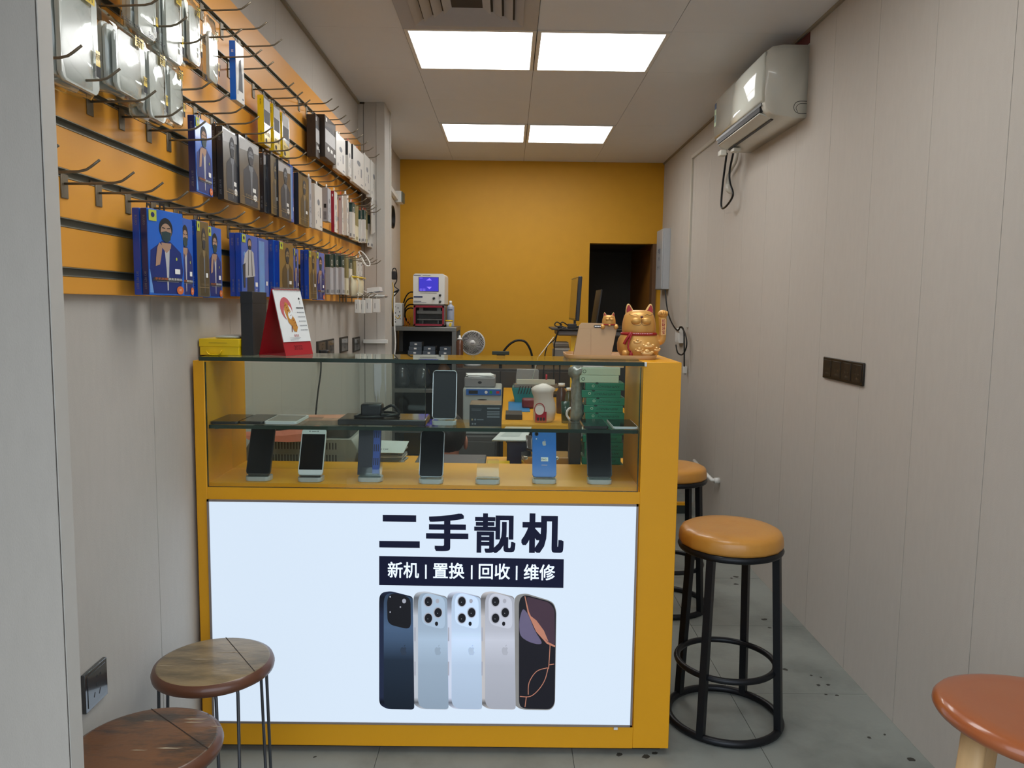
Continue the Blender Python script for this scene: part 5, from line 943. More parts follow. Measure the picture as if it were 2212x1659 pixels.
# printed black box
a, c = P(1013, 924, Z=ZS), P(1083, 924, Z=ZS); y0 = 2.335; z1 = P(1013, 874, Y=y0).z; t = thing('black_printed_box', 'black box with white printed lines on the glass shelf', 'box', ((a.x+c.x)/2, y0+.05, ZS)); b = MB(blackc); b.box((a.x+.0, y0, ZS+.0006), (c.x, y0+.11, z1), .001); b.build('carton', t); w, h = c.x-a.x, z1-ZS
b = MB(grey_p, goldc3); b.at(front((a.x, y0-.0005, ZS)))
for v in (.83, .69, .62, .55, .44): b.rect(w*.55, h*(v-.02), w*.94, h*(v+.02+(.02 if v in (.83, .44) else 0)), 0)
b.use(goldc3).rect(w*.06, h*.28, w*.11, h*.36).use(grey_p).disc(w*.18, h*.32, .003).rect(w*.24, h*.3, w*.44, h*.335).disc(w*.1, h*.12, .0028).disc(w*.18, h*.12, .0028).rect(w*.06, h*.8, w*.38, h*.815).rect(w*.06, h*.74, w*.36, h*.752); b.build('print', t)
# ---------------------------------------------------------------- repair bench right behind the counter
t = thing('repair_bench', 'yellow repair bench behind the display counter', 'bench', (-.2, 2.9, 0)); b = MB(yel); b.box((XL+.012, 2.665, .745), (.50, 3.06, .78), .002); b.build('top', t)
for lx in (XL+.04, .46):
    for ly in (2.69, 3.03): b = MB(black); b.box((lx-.018, ly-.018, 0), (lx+.018, ly+.018, .745)); b.build('leg', t)
ZW = .7805
mgrey = mat('machine_grey', srgb(136, 138, 128), .5, var=.04); mslot = mat('machine_slot', srgb(40, 40, 38), .7); mdark = mat('machine_dark', srgb(44, 44, 42), .5)
mx0, mx1 = -.915, -.545; t = thing('grey_machine', 'grey machine with rows of vent slots behind the left phones', 'machine', ((mx0+mx1)/2, 2.8, ZW)); b = MB(mgrey, mdark); b.at(front((0, 2.70, ZW))); b.M = Matrix.Translation((0, 2.90, ZW)) @ Matrix.Rotation(PI/2, 4, 'X'); b.prism([(mx0, 0), (mx1, 0), (mx1+.02, .09), (mx1, .125), (mx0+.02, .125), (mx0, .09)], .2, .003); b.build('housing', t)
b = MB(mdark); b.box((mx0+.05, 2.72, ZW+.125), (mx1-.01, 2.88, ZW+.165), .006); b.build('top_cover', t)
b = MB(mslot); b.at(front((0, 2.699, ZW)))
for r in (.045, .088):
    for k in range(26): b.rect(mx0+.05+k*.0105, r, mx0+.0545+k*.0105, r+.024)
b.build('vent_slots', t)
salm = mat('salmon_card', srgb(206, 146, 116), .5, var=.05, dark=srgb(170, 112, 84), dscale=9, dcut=(.55, .6)); t = thing('salmon_box', 'flat salmon coloured box resting on the grey machine', 'box', (-.72, 2.8, ZW+.166)); b = MB(salm); b.at(Matrix.Translation((-.77, 2.73, ZW+.1665)) @ Matrix.Rotation(.12, 4, 'Z')).box((.0, 0, 0), (.21, .15, .018), .002); b.at(Matrix.Translation((-.77, 2.73, ZW+.185)) @ Matrix.Rotation(.12, 4, 'Z')).use(mat('dark_salmon_card', srgb(150, 104, 82), .6)).box((.05, .03, -.0005), (.11, .09, .0002)); b.build('carton', t)  # a darker salmon square lies on the box top
t = thing('pink_leaflet', 'pink printed leaflet hanging over the front of the grey machine', 'leaflet', (-.78, 2.69, ZW+.12)); b = MB(mat('pink_print_paper', srgb(214, 128, 104), .6, var=.15, scale=40)); pts = [((-.93, 2.705, ZW+.146), (-.66, 2.712, ZW+.172)), ((-.92, 2.690, ZW+.134), (-.64, 2.685, ZW+.155)), ((-.90, 2.682, ZW+.122), (-.63, 2.679, ZW+.125))]; b._add([p for r in pts for p in (r[0], tuple((r[0][i]+r[1][i])/2+(0, 0, -.008)[i] for i in range(3)), r[1])], [(i*3+k, i*3+k+1, i*3+k+4, i*3+k+3) for i in range(2) for k in range(2)]); b.build('sheet', t, solid=.0012)
def papers(x, y, z, w, d, n, label, m, rot0=0, th=.006, name='paper_stack', cat='papers'):
    t = thing(name, label, cat, (x+w/2, y+d/2, z)); rnd = random.Random(int(x*1e4)); 
    for k in range(n): b = MB(m if k % 3 else paper); b.at(Matrix.Translation((x+w/2, y+d/2, z+.0005+k*(th+.0006))) @ Matrix.Rotation(rot0+rnd.uniform(-.18, .18), 4, 'Z')).box((-w/2, -d/2, 0), (w/2, d/2, th), .0012, 1); b.build('sheet_bundle', t)
    return t
papers(-.505, 2.70, ZW, .13, .17, 12, 'untidy pile of white and grey papers behind the glass', mat('grey_paper', srgb(150, 152, 148), .8, var=.1))
b = MB(mat('envelope_paper', srgb(196, 206, 200), .7, var=.05), ink); b.at(Matrix.Translation((-.52, 2.685, ZW+.0815)) @ Matrix.Rotation(-.06, 4, 'Z') @ Matrix.Rotation(.22, 4, 'X')).box((0, 0, 0), (.16, .11, .0016)); b.use(ink).text('A(NS)YJ8', .07, .03, .016, .002); t = b.build('envelope'); tag(t, 'pale envelope with handwriting on top of the paper pile', 'envelope')
t = thing('dark_folder', 'dark grey laptop lying closed on the repair bench', 'laptop', (-.2, 2.8, ZW)); b = MB(mat('laptop_grey', srgb(62, 64, 70), .45, var=.05)); b.box((-.325, 2.675, ZW+.0305), (-.075, 2.86, ZW+.046), .004); b.build('lid', t); b = MB(pblk); b.box((-.32, 2.68, ZW+.0005), (-.095, 2.85, ZW+.03), .004); b.build('base', t)
t = thing('yellow_box', 'small yellow card box behind the empty stand', 'box', (-.05, 2.75, ZW)); b = MB(ycard); b.box((-.07, 2.70, ZW+.0005), (.01, 2.80, ZW+.035), .002); b.build('carton', t); b = MB(ycard); b.box((-.071, 2.699, ZW+.028), (.011, 2.801, ZW+.036), .002); b.build('lid', t)
t = thing('navy_bin', 'navy plastic bin behind the empty stand', 'bin', (.04, 2.85, ZW)); b = MB(mat('navy_plastic', srgb(28, 40, 78), .4, var=.05)); b.box((.0, 2.84, ZW+.0005), (.09, 2.95, ZW+.1), .006); b.build('body', t); b = MB(mat('navy_plastic', None) if 'navy_plastic' not in MATS else MATS['navy_plastic']); b.box((-.004, 2.836, ZW+.095), (.094, 2.954, ZW+.105), .003); b.build('rim', t)
t = thing('grey_folder', 'pale grey plastic folder left of the blue phone, seen through the glass', 'folder', (.02, 2.85, ZW+.106)); b = MB(mat('pale_grey_plastic', srgb(170, 178, 172), .4, var=.04)); b.at(Matrix.Translation((-.055, 2.80, ZW+.1065)) @ Matrix.Rotation(.16, 4, 'X')).prism([(0, 0), (.125, 0), (.15, .16), (.05, .16)], .006, .002); b.build('cover', t); b = MB(mat('pale_grey_inner', srgb(150, 160, 154), .5)); b.at(Matrix.Translation((-.055, 2.80, ZW+.1065)) @ Matrix.Rotation(.16, 4, 'X')).poly([(.03, .04), (.1, .04), (.115, .1), (.055, .1)], .0066); b.build('pocket', t)
for k, (dx, l) in enumerate(((0, 'left of the three dark phones stacked on edge behind the blue phone'), (.026, 'middle of the three dark phones stacked on edge behind the blue phone'), (.052, 'right of the three dark phones stacked on edge behind the blue phone'))):
    t = thing('used_phone', l, 'phone', (.1+dx, 2.77, ZW+.1), 'dark phones on the silver tin'); b = MB(pblk); b.at(Matrix.Translation((.068+dx, 2.715, ZW+.092+.004*k)) @ Matrix.Rotation(.2, 4, 'X') @ Matrix.Rotation(.35, 4, 'Y')).box((0, 0, 0), (.024, .13, .009), .002); b.build('body', t); b = MB(psil); b.at(Matrix.Translation((.068+dx, 2.715, ZW+.092+.004*k)) @ Matrix.Rotation(.2, 4, 'X') @ Matrix.Rotation(.35, 4, 'Y')).box((.0235, .001, .003), (.0248, .129, .0094)); b.build('rim', t)
chrome = mat('chrome_tin', srgb(200, 194, 176), .15, metal=.9, var=.1, scale=20)
for k, (x0, w) in enumerate(((.055, .10), (.163, .075))):
    t = thing('silver_tin', ['larger left', 'smaller right'][k]+' one of two shiny silver tins behind the blue phone', 'tin', (x0+w/2, 2.76, ZW), 'silver tins'); b = MB(chrome, brownc); b.at(Matrix.Translation((x0, 2.70, ZW+.0005))).use(brownc).prism(rr(0, 0, w, .11, .02), .04, .003).use(chrome); b.build('body', t); b = MB(chrome); b.at(Matrix.Translation((x0-.003, 2.697, ZW+.041))).prism(rr(0, 0, w+.006, .116, .022), .03, .008); b.build('lid', t)
clearb = glass('clear_box_plastic', (.85, .9, .9), 1.5, .05, 1.5)
t = thing('clear_tub', 'clear plastic tub right of the blue phone behind the glass', 'tub', (.27, 2.82, ZW)); b = MB(clearb); b.at(Matrix.Translation((.245, 2.76, ZW+.0005))).prism(rr(0, 0, .1, .1, .02), .12, .006); b.build('body', t); b = MB(pwh); b.at(Matrix.Translation((.25, 2.74, ZW+.135)) @ Matrix.Rotation(.25, 4, 'X')).box((0, 0, -.004), (.1, .11, .003), .002); b.build('lid', t)
# stack of green boxes
grn = mat('green_carton', srgb(22, 128, 98), .38, var=.05, coat=.3); grn2 = mat('pale_green_carton', srgb(196, 224, 200), .4, var=.03); gk = mat('print_dark_green', srgb(10, 62, 46), .5)
gz = ZW; gx0 = .268; gy = 2.67
for k in range(15):
    h = .026; x0 = gx0+[.0, .004, -.006, .003, .001, -.004, .005, .0, .002, -.003, .004, -.012, .0, -.02, -.016][k]; t = thing('green_box', f'{ORD[k]} box from the bottom of the tall green stack behind the glass', 'box', (x0+.07, gy+.05, gz), 'stacked green boxes'); pale = k >= 13; b = MB(grn2 if pale else grn); b.box((x0, gy, gz+.0004), (x0+.135, gy+.1, gz+h-.0004), .0012); b.build('carton', t)
    if not pale: b = MB(gk, grn2); b.at(front((x0, gy-.0005, gz))); vs, fs = textmesh('ANTI-PRIVACY'); s_ = .0105; b._add([(.08-v.x*s_*1.1-v.y*.0015, .0135-v.y*s_, 0) for v in vs], fs); b.disc(.04, h-.0015, .006, .0035); b.use(grn2).ring(.027, .015, .0045, .0014); b.build('print', t)
    else: b = MB(gk); b.at(front((x0, gy-.0005, gz))).ring(.012, .013, .006, .0015); b.build('print', t)
    gz += h
t = thing('yellow_strip_box', 'thin yellow and white box on top of the green stack', 'box', (.33, 2.72, gz)); b = MB(paper, ycard); b.box((.26, gy+.005, gz+.0004), (.4, gy+.1, gz+.012), .001).use(ycard).box((.33, gy+.004, gz+.006), (.4, gy+.101, gz+.0126)); b.build('carton', t)
bub = mat('bubble_film', srgb(132, 136, 126), .2, var=.5, scale=70, coat=.9, bump=1.0, bscale=45)
t = thing('bubble_wrap', 'crumpled bubble wrapped bundle left of the green stack', 'bundle', (.245, 2.71, ZW+.2)); b = MB(bub); rnd = random.Random(11); b.loft([[(.243+(.022+rnd.uniform(-.006, .006))*math.cos(2*PI*u/14)*q, 2.705+(.03+rnd.uniform(-.004, .004))*math.sin(2*PI*u/14)*q*(1+.12*math.sin(u*2.1+z*60)), ZW+.2015+z*.5+.006*math.sin(u*1.7)) for u in range(14)] for z, q in ((0, .9), (.05, 1), (.1, .9), (.15, 1), (.2, .95), (.25, 1), (.3, .9), (.33, 1.25), (.36, 1.3), (.385, .75), (.40, .2))]); b.build('wrap', t)
t = thing('black_crate', 'black box under the bubble wrapped bundle behind the glass', 'box', (.245, 2.705, ZW)); b = MB(mdark); b.box((.218, 2.672, ZW+.0005), (.258, 2.74, ZW+.199), .003); b.build('carton', t); b = MB(mdark); b.box((.2165, 2.6705, ZW+.17), (.2595, 2.7415, ZW+.1995), .002); b.build('lid', t)
# ---------------------------------------------------------------- person seated low behind the counter
skin = mat('skin', srgb(176, 118, 96), .55, var=.06, scale=20); hair = mat('black_hair', srgb(20, 18, 18), .55, var=.25, scale=90, stretch=(1, 1, .2), bump=.4, bscale=300); shirt = mat('dark_shirt', srgb(36, 36, 42), .85, var=.1, bump=.3, bscale=200); trou = mat('dark_trousers', srgb(28, 30, 38), .85, var=.1)
HX, HY, HZ = -.262, 3.34, .78
t = thing('person', 'person with short black hair seated low behind the counter, seen from behind', 'person', (HX, 3.2, 0))
def skinmesh(name, verts, edges, mat_, par, sub=2):
    me = bpy.data.meshes.new(name); o0 = wloc(par); me.from_pydata([Vector(v[0])-o0 for v in verts], edges, []); me.materials.append(mat_); ob = bpy.data.objects.new(name, me); COL.objects.link(ob); ob.parent = par
    md = ob.modifiers.new('skin', 'SKIN'); me.skin_vertices[0] if me.skin_vertices else None
    if not me.skin_vertices: bpy.context.view_layer.update()
    for i, v in enumerate(verts): sv = me.skin_vertices[0].data[i]; r = v[1]; sv.radius = r if isinstance(r, tuple) else (r, r); sv.use_root = (i == 0)
    md.use_smooth_shade = True; s = ob.modifiers.new('sub', 'SUBSURF'); s.levels = s.render_levels = sub; return ob
x, y = HX, HY
V = [((x, y-.13, .33), (.15, .12)), ((x, y-.11, .42), (.135, .105)), ((x, y-.07, .51), (.15, .11)), ((x, y-.03, .595), (.15, .095)), ((x, y-.005, .65), (.07, .06)), ((x, y+.01, .705), (.05, .05)), ((x, y+.03, HZ), (.066, .075)), ((x, y+.035, HZ+.05), (.06, .07)),
     ((x-.17, y-.04, .595), .058), ((x-.23, y+.02, .45), .046), ((x-.19, y+.19, .41), .038), ((x-.12, y+.28, .44), .028), ((x+.17, y-.04, .595), .058), ((x+.23, y+.02, .45), .046), ((x+.19, y+.19, .41), .038), ((x+.12, y+.28, .44), .028),
     ((x-.1, y-.1, .31), .085), ((x-.15, y+.28, .38), .066), ((x-.15, y+.32, .08), .044), ((x-.15, y+.42, .04), .036), ((x+.1, y-.1, .31), .085), ((x+.15, y+.28, .38), .066), ((x+.15, y+.32, .08), .044), ((x+.15, y+.42, .04), .036)]
skinmesh('body', V, [(0, 1), (1, 2), (2, 3), (3, 4), (4, 5), (5, 6), (6, 7), (3, 8), (8, 9), (9, 10), (10, 11), (3, 12), (12, 13), (13, 14), (14, 15), (0, 16), (16, 17), (17, 18), (18, 19), (0, 20), (20, 21), (21, 22), (22, 23)], skin, t)
clo = [(p, tuple(q+.03 for q in r) if isinstance(r, tuple) else r+.016) for p, r in V]
skinmesh('shirt', [clo[i] for i in (1, 2, 3, 8, 9, 12, 13)]+[((x, y-.01, .64), (.075, .065))], [(0, 1), (1, 2), (2, 3), (3, 4), (2, 5), (5, 6), (2, 7)], shirt, t)
skinmesh('trousers', [clo[i] for i in (0, 16, 17, 18, 20, 21, 22)]+[((x, y-.12, .40), (.15, .12))], [(0, 1), (1, 2), (2, 3), (0, 4), (4, 5), (5, 6), (0, 7)], trou, t)
b = MB(hair); cz = HZ+.03; rnd = random.Random(5); R = []
for i in range(11):
    ph = -.30*PI+i*(.8*PI/10); ring = []
    for k in range(24):
        a = 2*PI*k/24; f_ = 1+rnd.uniform(-.02, .02); yy = math.sin(a); c = math.cos(ph); back = 1 if yy < .3 else (.9 if ph > .1 else .72)
        ring.append((x+.083*math.cos(a)*c*f_, y+.028+.097*yy*c*f_*back, cz+.098*math.sin(ph)+.01))
    R.append(ring)
b.loft(R); b.build('hair', t)
for sg in (-1, 1):
    b = MB(skin); b.at(Matrix.Translation((x+sg*.081, y+.03, HZ+.0)) @ Matrix.Rotation(sg*.35, 4, 'Z')); b.ball((0, 0, 0), .009, .019, .031, 12, 8); b.build('ear', t)
b = MB(skin); b.ball((x, y+.125, HZ+.0), .012, .016, .018, 12, 8); b.build('nose', t); b = MB(ink); [b.ball((x+sg*.03, y+.104, HZ+.03), .011, .006, .005, 10, 6) for sg in (-1, 1)]; b.build('eyes', t); b = MB(mat('lips', srgb(150, 80, 76), .5)); b.ball((x, y+.112, HZ-.035), .022, .007, .006, 12, 6); b.build('mouth', t)
for sg in (-1, 1):
    for k in range(5):
        b = MB(skin); o = Vector((x+sg*.12, y+.28, .44)); 
        if k < 4: pts = [o+Vector((sg*(.028-.018*k), .0, 0)), o+Vector((sg*(.032-.02*k), .045, .004)), o+Vector((sg*(.03-.02*k), .075+(.008 if k in (1, 2) else 0), -.012)), o+Vector((sg*(.028-.018*k), .085, -.032))]
        else: pts = [o+Vector((-sg*.02, -.005, 0)), o+Vector((-sg*.046, .02, 0)), o+Vector((-sg*.05, .045, -.008))]
        b.tube(smooth(pts, 3), .0085, 8); b.build('finger', t)
t = thing('low_stool', 'low black stool under the person behind the counter', 'stool', (HX, 3.22, 0)); b = MB(mdark); b.at(Matrix.Translation((HX, 3.22, .15))).lathe([(.0001, 0), (.15, 0), (.16, .02), (.15, .04), (.0001, .045)], 28); b.build('seat', t)
for k in range(4): b = MB(black); a = PI/4+k*PI/2; b.cyl((HX+.11*math.cos(a), 3.22+.11*math.sin(a), .15), (HX+.14*math.cos(a), 3.22+.14*math.sin(a), 0), .014, 10); b.build('leg', t)
# ---------------------------------------------------------------- back of the shop
silv = mat('rack_steel', srgb(128, 128, 124), .35, metal=.7, var=.12, scale=30, stretch=(6, 1, 1))
# steel rack with the screen press machine
RX0, RX1, RY0, RY1, RZ = XL+.012, -.405, 6.1, 6.62, 1.206
t = thing('steel_rack', 'steel shelf rack against the yellow wall carrying the white machine', 'rack', ((RX0+RX1)/2, 6.35, 0))
for z in (RZ, .985, .72, .4): b = MB(silv); b.box((RX0, RY0, z-.032), (RX1, RY1, z), .003); b.build('shelf', t)
for x in (RX0+.001, RX1-.035):
    for y in (RY0+.001, RY1-.035): b = MB(silv); b.box((x, y, .07), (x+.034, y+.034, RZ-.0005)); b.build('post', t)
b = MB(dark); b.box((RX0+.02, RY1-.012, .4), (RX1-.02, RY1-.006, RZ-.04)); b.build('back_sheet', t)
q0, q1 = P(892, 704, Y=6.13), P(960, 704, Y=6.13); zt = P(925, 591, Y=6.13).z; zm = P(925, 657, Y=6.13).z; z0 = RZ+.0006; mx0, mx1 = q0.x, q1.x; w = mx1-mx0
t = thing('press_machine', 'white screen press machine with blue display and red chamber on the rack', 'machine', ((mx0+mx1)/2, 6.3, z0))
b = MB(white); b.M = Matrix.Translation((mx0, 6.5, zm)) @ Matrix.Rotation(PI/2, 4, 'X'); h = zt-zm; b.prism([(0, 0), (w, 0)]+[(w-.022+.022*math.cos(a), h-.022+.022*math.sin(a)) for a in [k*PI/12 for k in range(7)]]+[(.022+.022*math.cos(a), h-.022+.022*math.sin(a)) for a in [PI/2+k*PI/12 for k in range(7)]], .36, .002); b.build('upper_housing', t)
b = MB(dark); b.at(front((mx0, 6.139, zm))).rect(w*.18, h*.415, w*.81, h*.89); sc = b.build('screen_bezel', t, solid=.002)
scm = mat('blue_screen', srgb(40, 34, 150), .3, var=.35, scale=6, emit=srgb(60, 54, 190), es=.75); scl = mat('screen_violet', srgb(140, 120, 250), .3, emit=srgb(140, 120, 250), es=.8)
b = MB(scm, scl); b.at(front((mx0, 6.1375, zm))).use(scm).rect(w*.19, h*.425, w*.80, h*.88).use(scl).poly([(w*.42, h*.78), (w*.59, h*.78), (w*.52, h*.85)], .0006).poly([(w*.43, h*.57), (w*.59, h*.57), (w*.52, h*.49)], .0006).rect(w*.2, h*.845, w*.3, h*.86, .0006).rect(w*.21, h*.485, w*.29, h*.5, .0006).rect(w*.31, h*.485, w*.39, h*.5, .0006).rect(w*.21, h*.45, w*.29, h*.465, .0006).rect(w*.31, h*.45, w*.39, h*.465, .0006); b.build('display', sc)
b = MB(ctext, dark); b.at(front((mx0, 6.1385, zm))).rect(w*.02, h*.21, w*.3, h*.265).rect(w*.02, h*.08, w*.26, h*.10).rect(w*.02, h*.04, w*.42, h*.052).rect(w*.02, h*.935, w*.24, h*.955).rect(w*.3, h*.938, w*.55, h*.95).use(dark).rect(w*.22, h*.36, w*.75, h*.372); b.build('printed_marks', t)
for u, v in ((.855, .3), (.66, .195), (.855, .09)): b = MB(mat('knob_dark', srgb(60, 64, 66), .35, metal=.4)); b.at(front((mx0+w*u, 6.139, zm+h*v))).lathe([(.010, 0), (.0095, .010), (.0001, .011)], 16); b.use(wht).rect(-.001, 0, .001, .008, .0115); b.build('knob', t)
rchm = mat('crimson_chamber_frame', srgb(150, 30, 52), .4, var=.05); h2 = zm-z0-.002
b = MB(silv); b.box((mx0, 6.15, z0+.006), (mx0+.008, 6.48, zm-.001)).box((mx1-.008, 6.15, z0+.006), (mx1, 6.48, zm-.001)).box((mx0, 6.15, z0+.006), (mx1, 6.48, z0+.014)).box((mx0, 6.47, z0+.006), (mx1, 6.48, zm-.001)).box((mx0, 6.15, zm-.008), (mx1, 6.48, zm-.001)); b.build('lower_housing', t)
b = MB(rchm)
for a in ((.02, .05, .98, .13), (.02, .86, .98, .95), (.02, .05, .075, .95), (.925, .05, .98, .95)): b.box((mx0+w*a[0], 6.143, z0+h2*a[1]), (mx0+w*a[2], 6.152, z0+h2*a[3]), .001)
b.build('chamber_frame', t)
b = MB(silv); b.box((mx0+w*.09, 6.2, z0+h2*.58), (mx0+w*.9, 6.4, z0+h2*.72)).box((mx0+w*.15, 6.22, z0+h2*.72), (mx0+w*.29, 6.3, z0+h2*.86)).box((mx0+w*.73, 6.22, z0+h2*.72), (mx0+w*.86, 6.3, z0+h2*.86)); b.build('press_plate', t)
b = MB(silv); b.box((mx0+w*.1, 6.2, z0+h2*.30), (mx0+w*.92, 6.4, z0+h2*.35)).box((mx0+w*.24, 6.25, z0+h2*.13), (mx0+w*.28, 6.3, z0+h2*.30)).box((mx0+w*.74, 6.25, z0+h2*.13), (mx0+w*.78, 6.3, z0+h2*.30)); b.build('tray_plate', t)
for x in (mx0+.02, mx1-.02): b = MB(dark); b.cyl((x, 6.2, z0), (x, 6.2, z0+.008), .012, 12).cyl((x, 6.44, z0), (x, 6.44, z0+.008), .012, 12); b.build('foot', t)
b = MB(black)
for y0_, y1_, x0_ in ((645, 692, 880), (658, 697, 882), (672, 700, 884), (680, 701, 886)): a, c = P(893, y0_-14, Y=6.4), P(x0_, y1_, Y=6.42); b.tube(bez(a, a+Vector((-.075, 0, .02)), c+Vector((-.07, 0, .06)), c, 10), .0055, 7)
b.build('hose', t)
t = thing('spray_can', 'pale blue spray can right of the white machine on the rack', 'spray can', P(972, 703, Y=6.3)); q = P(973, 703, Y=6.3); ca = mat('can_pale_blue', srgb(160, 168, 186), .35, var=.06); b = MB(ca); b.at(Matrix.Translation((q.x, 6.3, RZ+.0006))).lathe([(.001, 0), (.029, 0), (.03, .004), (.03, .15), (.027, .165), (.014, .176), (.012, .18), (.001, .18)], 24); b.build('can', t); b = MB(white); b.at(Matrix.Translation((q.x, 6.3, RZ+.181))).lathe([(.001, 0), (.012, 0), (.011, .026), (.001, .028)], 16); b.build('nozzle_cap', t); b = MB(ctext); b.at(front((q.x, 6.2695, RZ))).rect(-.018, .132, .018, .140).rect(-.016, .05, .016, .052).rect(-.016, .06, .016, .062); b.build('label_print', t)
t = thing('yellow_cup', 'small yellow and white cup in front of the spray can', 'cup', P(971, 704, Y=6.17)); q = P(970, 704, Y=6.17); b = MB(pwh); b.at(Matrix.Translation((q.x, 6.17, RZ+.0006))).lathe([(.001, 0), (.022, 0), (.028, .045), (.026, .045), (.021, .003), (.001, .003)], 20); b.build('cup', t); b = MB(yelc); b.at(Matrix.Translation((q.x, 6.17, RZ+.0456))).lathe([(.031, 0), (.032, .01), (.001, .011)], 20); b.use(yelc).at(front((q.x, 6.1435, RZ))).poly([(0, .008), (.02, .006), (.022, .036), (.006, .034)]); b.build('lid', t)
orp = mat('orange_stick', srgb(226, 120, 50), .45)
for k, (a, c) in enumerate((((874, 686), (874, 704)), ((881, 686), (878, 704)), ((887, 686), (882, 704)))):
    p, q = P(*a, Y=6.25), P(*c, Y=6.25); q.z = RZ+.003; b = MB(orp); b.cyl(q, p, .0035, 8); tag(b.build('orange_stick'), ['left', 'middle', 'right'][k]+' one of three orange sticks leaning beside the white machine', 'stick', 'orange sticks')
rg = mat('router_white', srgb(206, 208, 206), .4, var=.03); t = thing('network_router', 'white network box with cables standing on the left end of the rack', 'router', (-.87, 6.25, RZ)); a, c = P(850, 654, Y=6.2), P(869, 698, Y=6.2); b = MB(rg); b.box((max(a.x, RX0+.002), 6.19, RZ+.0006), (c.x, 6.33, a.z), .01); b.build('case', t)
b = MB(dark); b.at(front((max(a.x, RX0+.002), 6.1895, RZ)))
for u, v in ((.012, .15), (.034, .14), (.046, .11), (.014, .1), (.04, .08), (.012, .05), (.014, .03), (.05, .055)): b.rect(u, v, u+.006, v+.012)
b.build('ports', t)
t = thing('yellow_wire', 'thin yellow and white wires hanging along the pillar to the network box', 'wire', P(852, 640, Y=6.1)); b = MB(mat('yellow_wire_plastic', srgb(206, 168, 50), .5), wht); b.tube(smooth([P(x, y, Y=6.1) for x, y in ((848, 610), (850, 630), (847, 655), (852, 680), (860, 688), (865, 680))], 5), .0035, 6).use(wht).tube(smooth([P(x, y, Y=6.05) for x, y in ((852, 632), (852, 665), (852, 700), (854, 740), (852, 768))], 4), .0055, 6); b.build('strands', t)
t = thing('black_adapter', 'black power adapter hanging on the left wall behind the pillar', 'adapter', P(852, 604, Y=6.0)); q0, q1 = P(847, 604, Y=6.0), P(856, 586, Y=6.0); b = MB(dark); b.box((q0.x, 5.97, q0.z), (q1.x, 6.02, q1.z), .006); b.build('brick', t); b = MB(black); b.tube(smooth([P(x, y, Y=6.0) for x, y in ((848, 587), (849, 581), (854, 580), (857, 590), (857, 606), (852, 618), (862, 627), (850, 632), (862, 626), (851, 640))], 5), .004, 7); b.build('wire', t)
t = thing('cable_coil', 'coil of black cable hanging on the left wall behind the pillar', 'cable', P(848, 466, Y=5.9)); b = MB(black); c0 = P(846, 467, X=XL+.03)
for k in range(5): b.tube([Vector((XL+.008+.006*k, c0.y+.12*math.sin(a)*(1-.04*k)+.014*k, c0.z+.078*math.cos(a)*(1+.02*k))) for a in [2*PI*i/28 for i in range(28)]], .0045, 7, closed=True)
b.build('loops', t)
t = thing('wall_trunking', 'white trunking ending in a small grey box high on the back left wall', 'cable trunking', P(856, 430, Y=6.4)); a, c = P(848, 425, X=XL+.02), P(866, 438, X=XL+.02); b = MB(white); b.at(Matrix()); b._add([(XL+.001, 5.2, c.z+.075), (XL+.03, 5.2, c.z+.075), (XL+.03, 6.45, c.z-.01), (XL+.001, 6.45, c.z-.01), (XL+.001, 5.2, c.z+.11), (XL+.03, 5.2, c.z+.11), (XL+.03, 6.45, c.z+.025), (XL+.001, 6.45, c.z+.025)], [(0, 1, 2, 3), (7, 6, 5, 4), (0, 4, 5, 1), (1, 5, 6, 2), (2, 6, 7, 3), (3, 7, 4, 0)]); b.build('cover', t); b = MB(white, mat('greenish_box', srgb(96, 104, 92), .5)); b.box((XL+.001, 6.46, c.z-.02), (XL+.05, 6.62, c.z+.07), .002); b.use(b.ms[1]).box((XL+.0505, 6.47, c.z-.015), (XL+.06, 6.61, c.z+.065)); b.build('end_box', t)
stm = mat('box_blue_grey', srgb(78, 88, 100), .5, var=.1)
for k, (px0, px1, n) in enumerate(((881, 911, 3), (913, 940, 2), (948, 975, 2))):
    for j in range(n):
        a, c = P(px0+2*j, 757, Y=6.14), P(px1, 757, Y=6.14); z = .985+.0006+j*.034; t = thing('grey_carton', f'{ORD[j]} box up in the {["left", "middle", "right"][k]} stack of blue-grey boxes on the rack', 'box', ((a.x+c.x)/2, 6.2, z), 'blue-grey boxes on the rack'); b = MB(stm); b.box((a.x, 6.135+.004*j, z), (c.x, 6.3, z+.033), .002); b.build('carton', t); b = MB(wht); b.at(front(((a.x+c.x)/2, 6.1345+.004*j, z+.016))).rect(-.01, -.006, .01, .006); b.build('label', t)
bagd = mat('dark_bag_film', srgb(56, 60, 66), .22, var=.4, scale=12, coat=.7); bagw = mat('brown_bag', srgb(120, 78, 40), .5, var=.2)
for k, (x, z, r, m, l) in enumerate(((-.845, .7206, .062, bagd, 'left dark crumpled bag on the rack shelf behind the glass'), (-.685, .7206, .07, bagd, 'middle dark crumpled bag on the rack shelf behind the glass'), (-.515, .7206, .06, bagw, 'brown packet on the rack shelf behind the glass'))):
    t = thing('plastic_bag', l, 'bag', (x, 6.25, z)); rnd = random.Random(k); b = MB(m); b.loft([[(x+r*q*math.cos(2*PI*u/16)*(1+rnd.uniform(-.12, .12)), 6.22+r*q*.9*math.sin(2*PI*u/16)*(1+rnd.uniform(-.12, .12)), z+v+rnd.uniform(0, .01)) for u in range(16)] for v, q in ((0, .8), (.04, 1.05), (.09, 1), (.14, .85), (.18, .5), (.2, .15))]); b.build('bag', t)
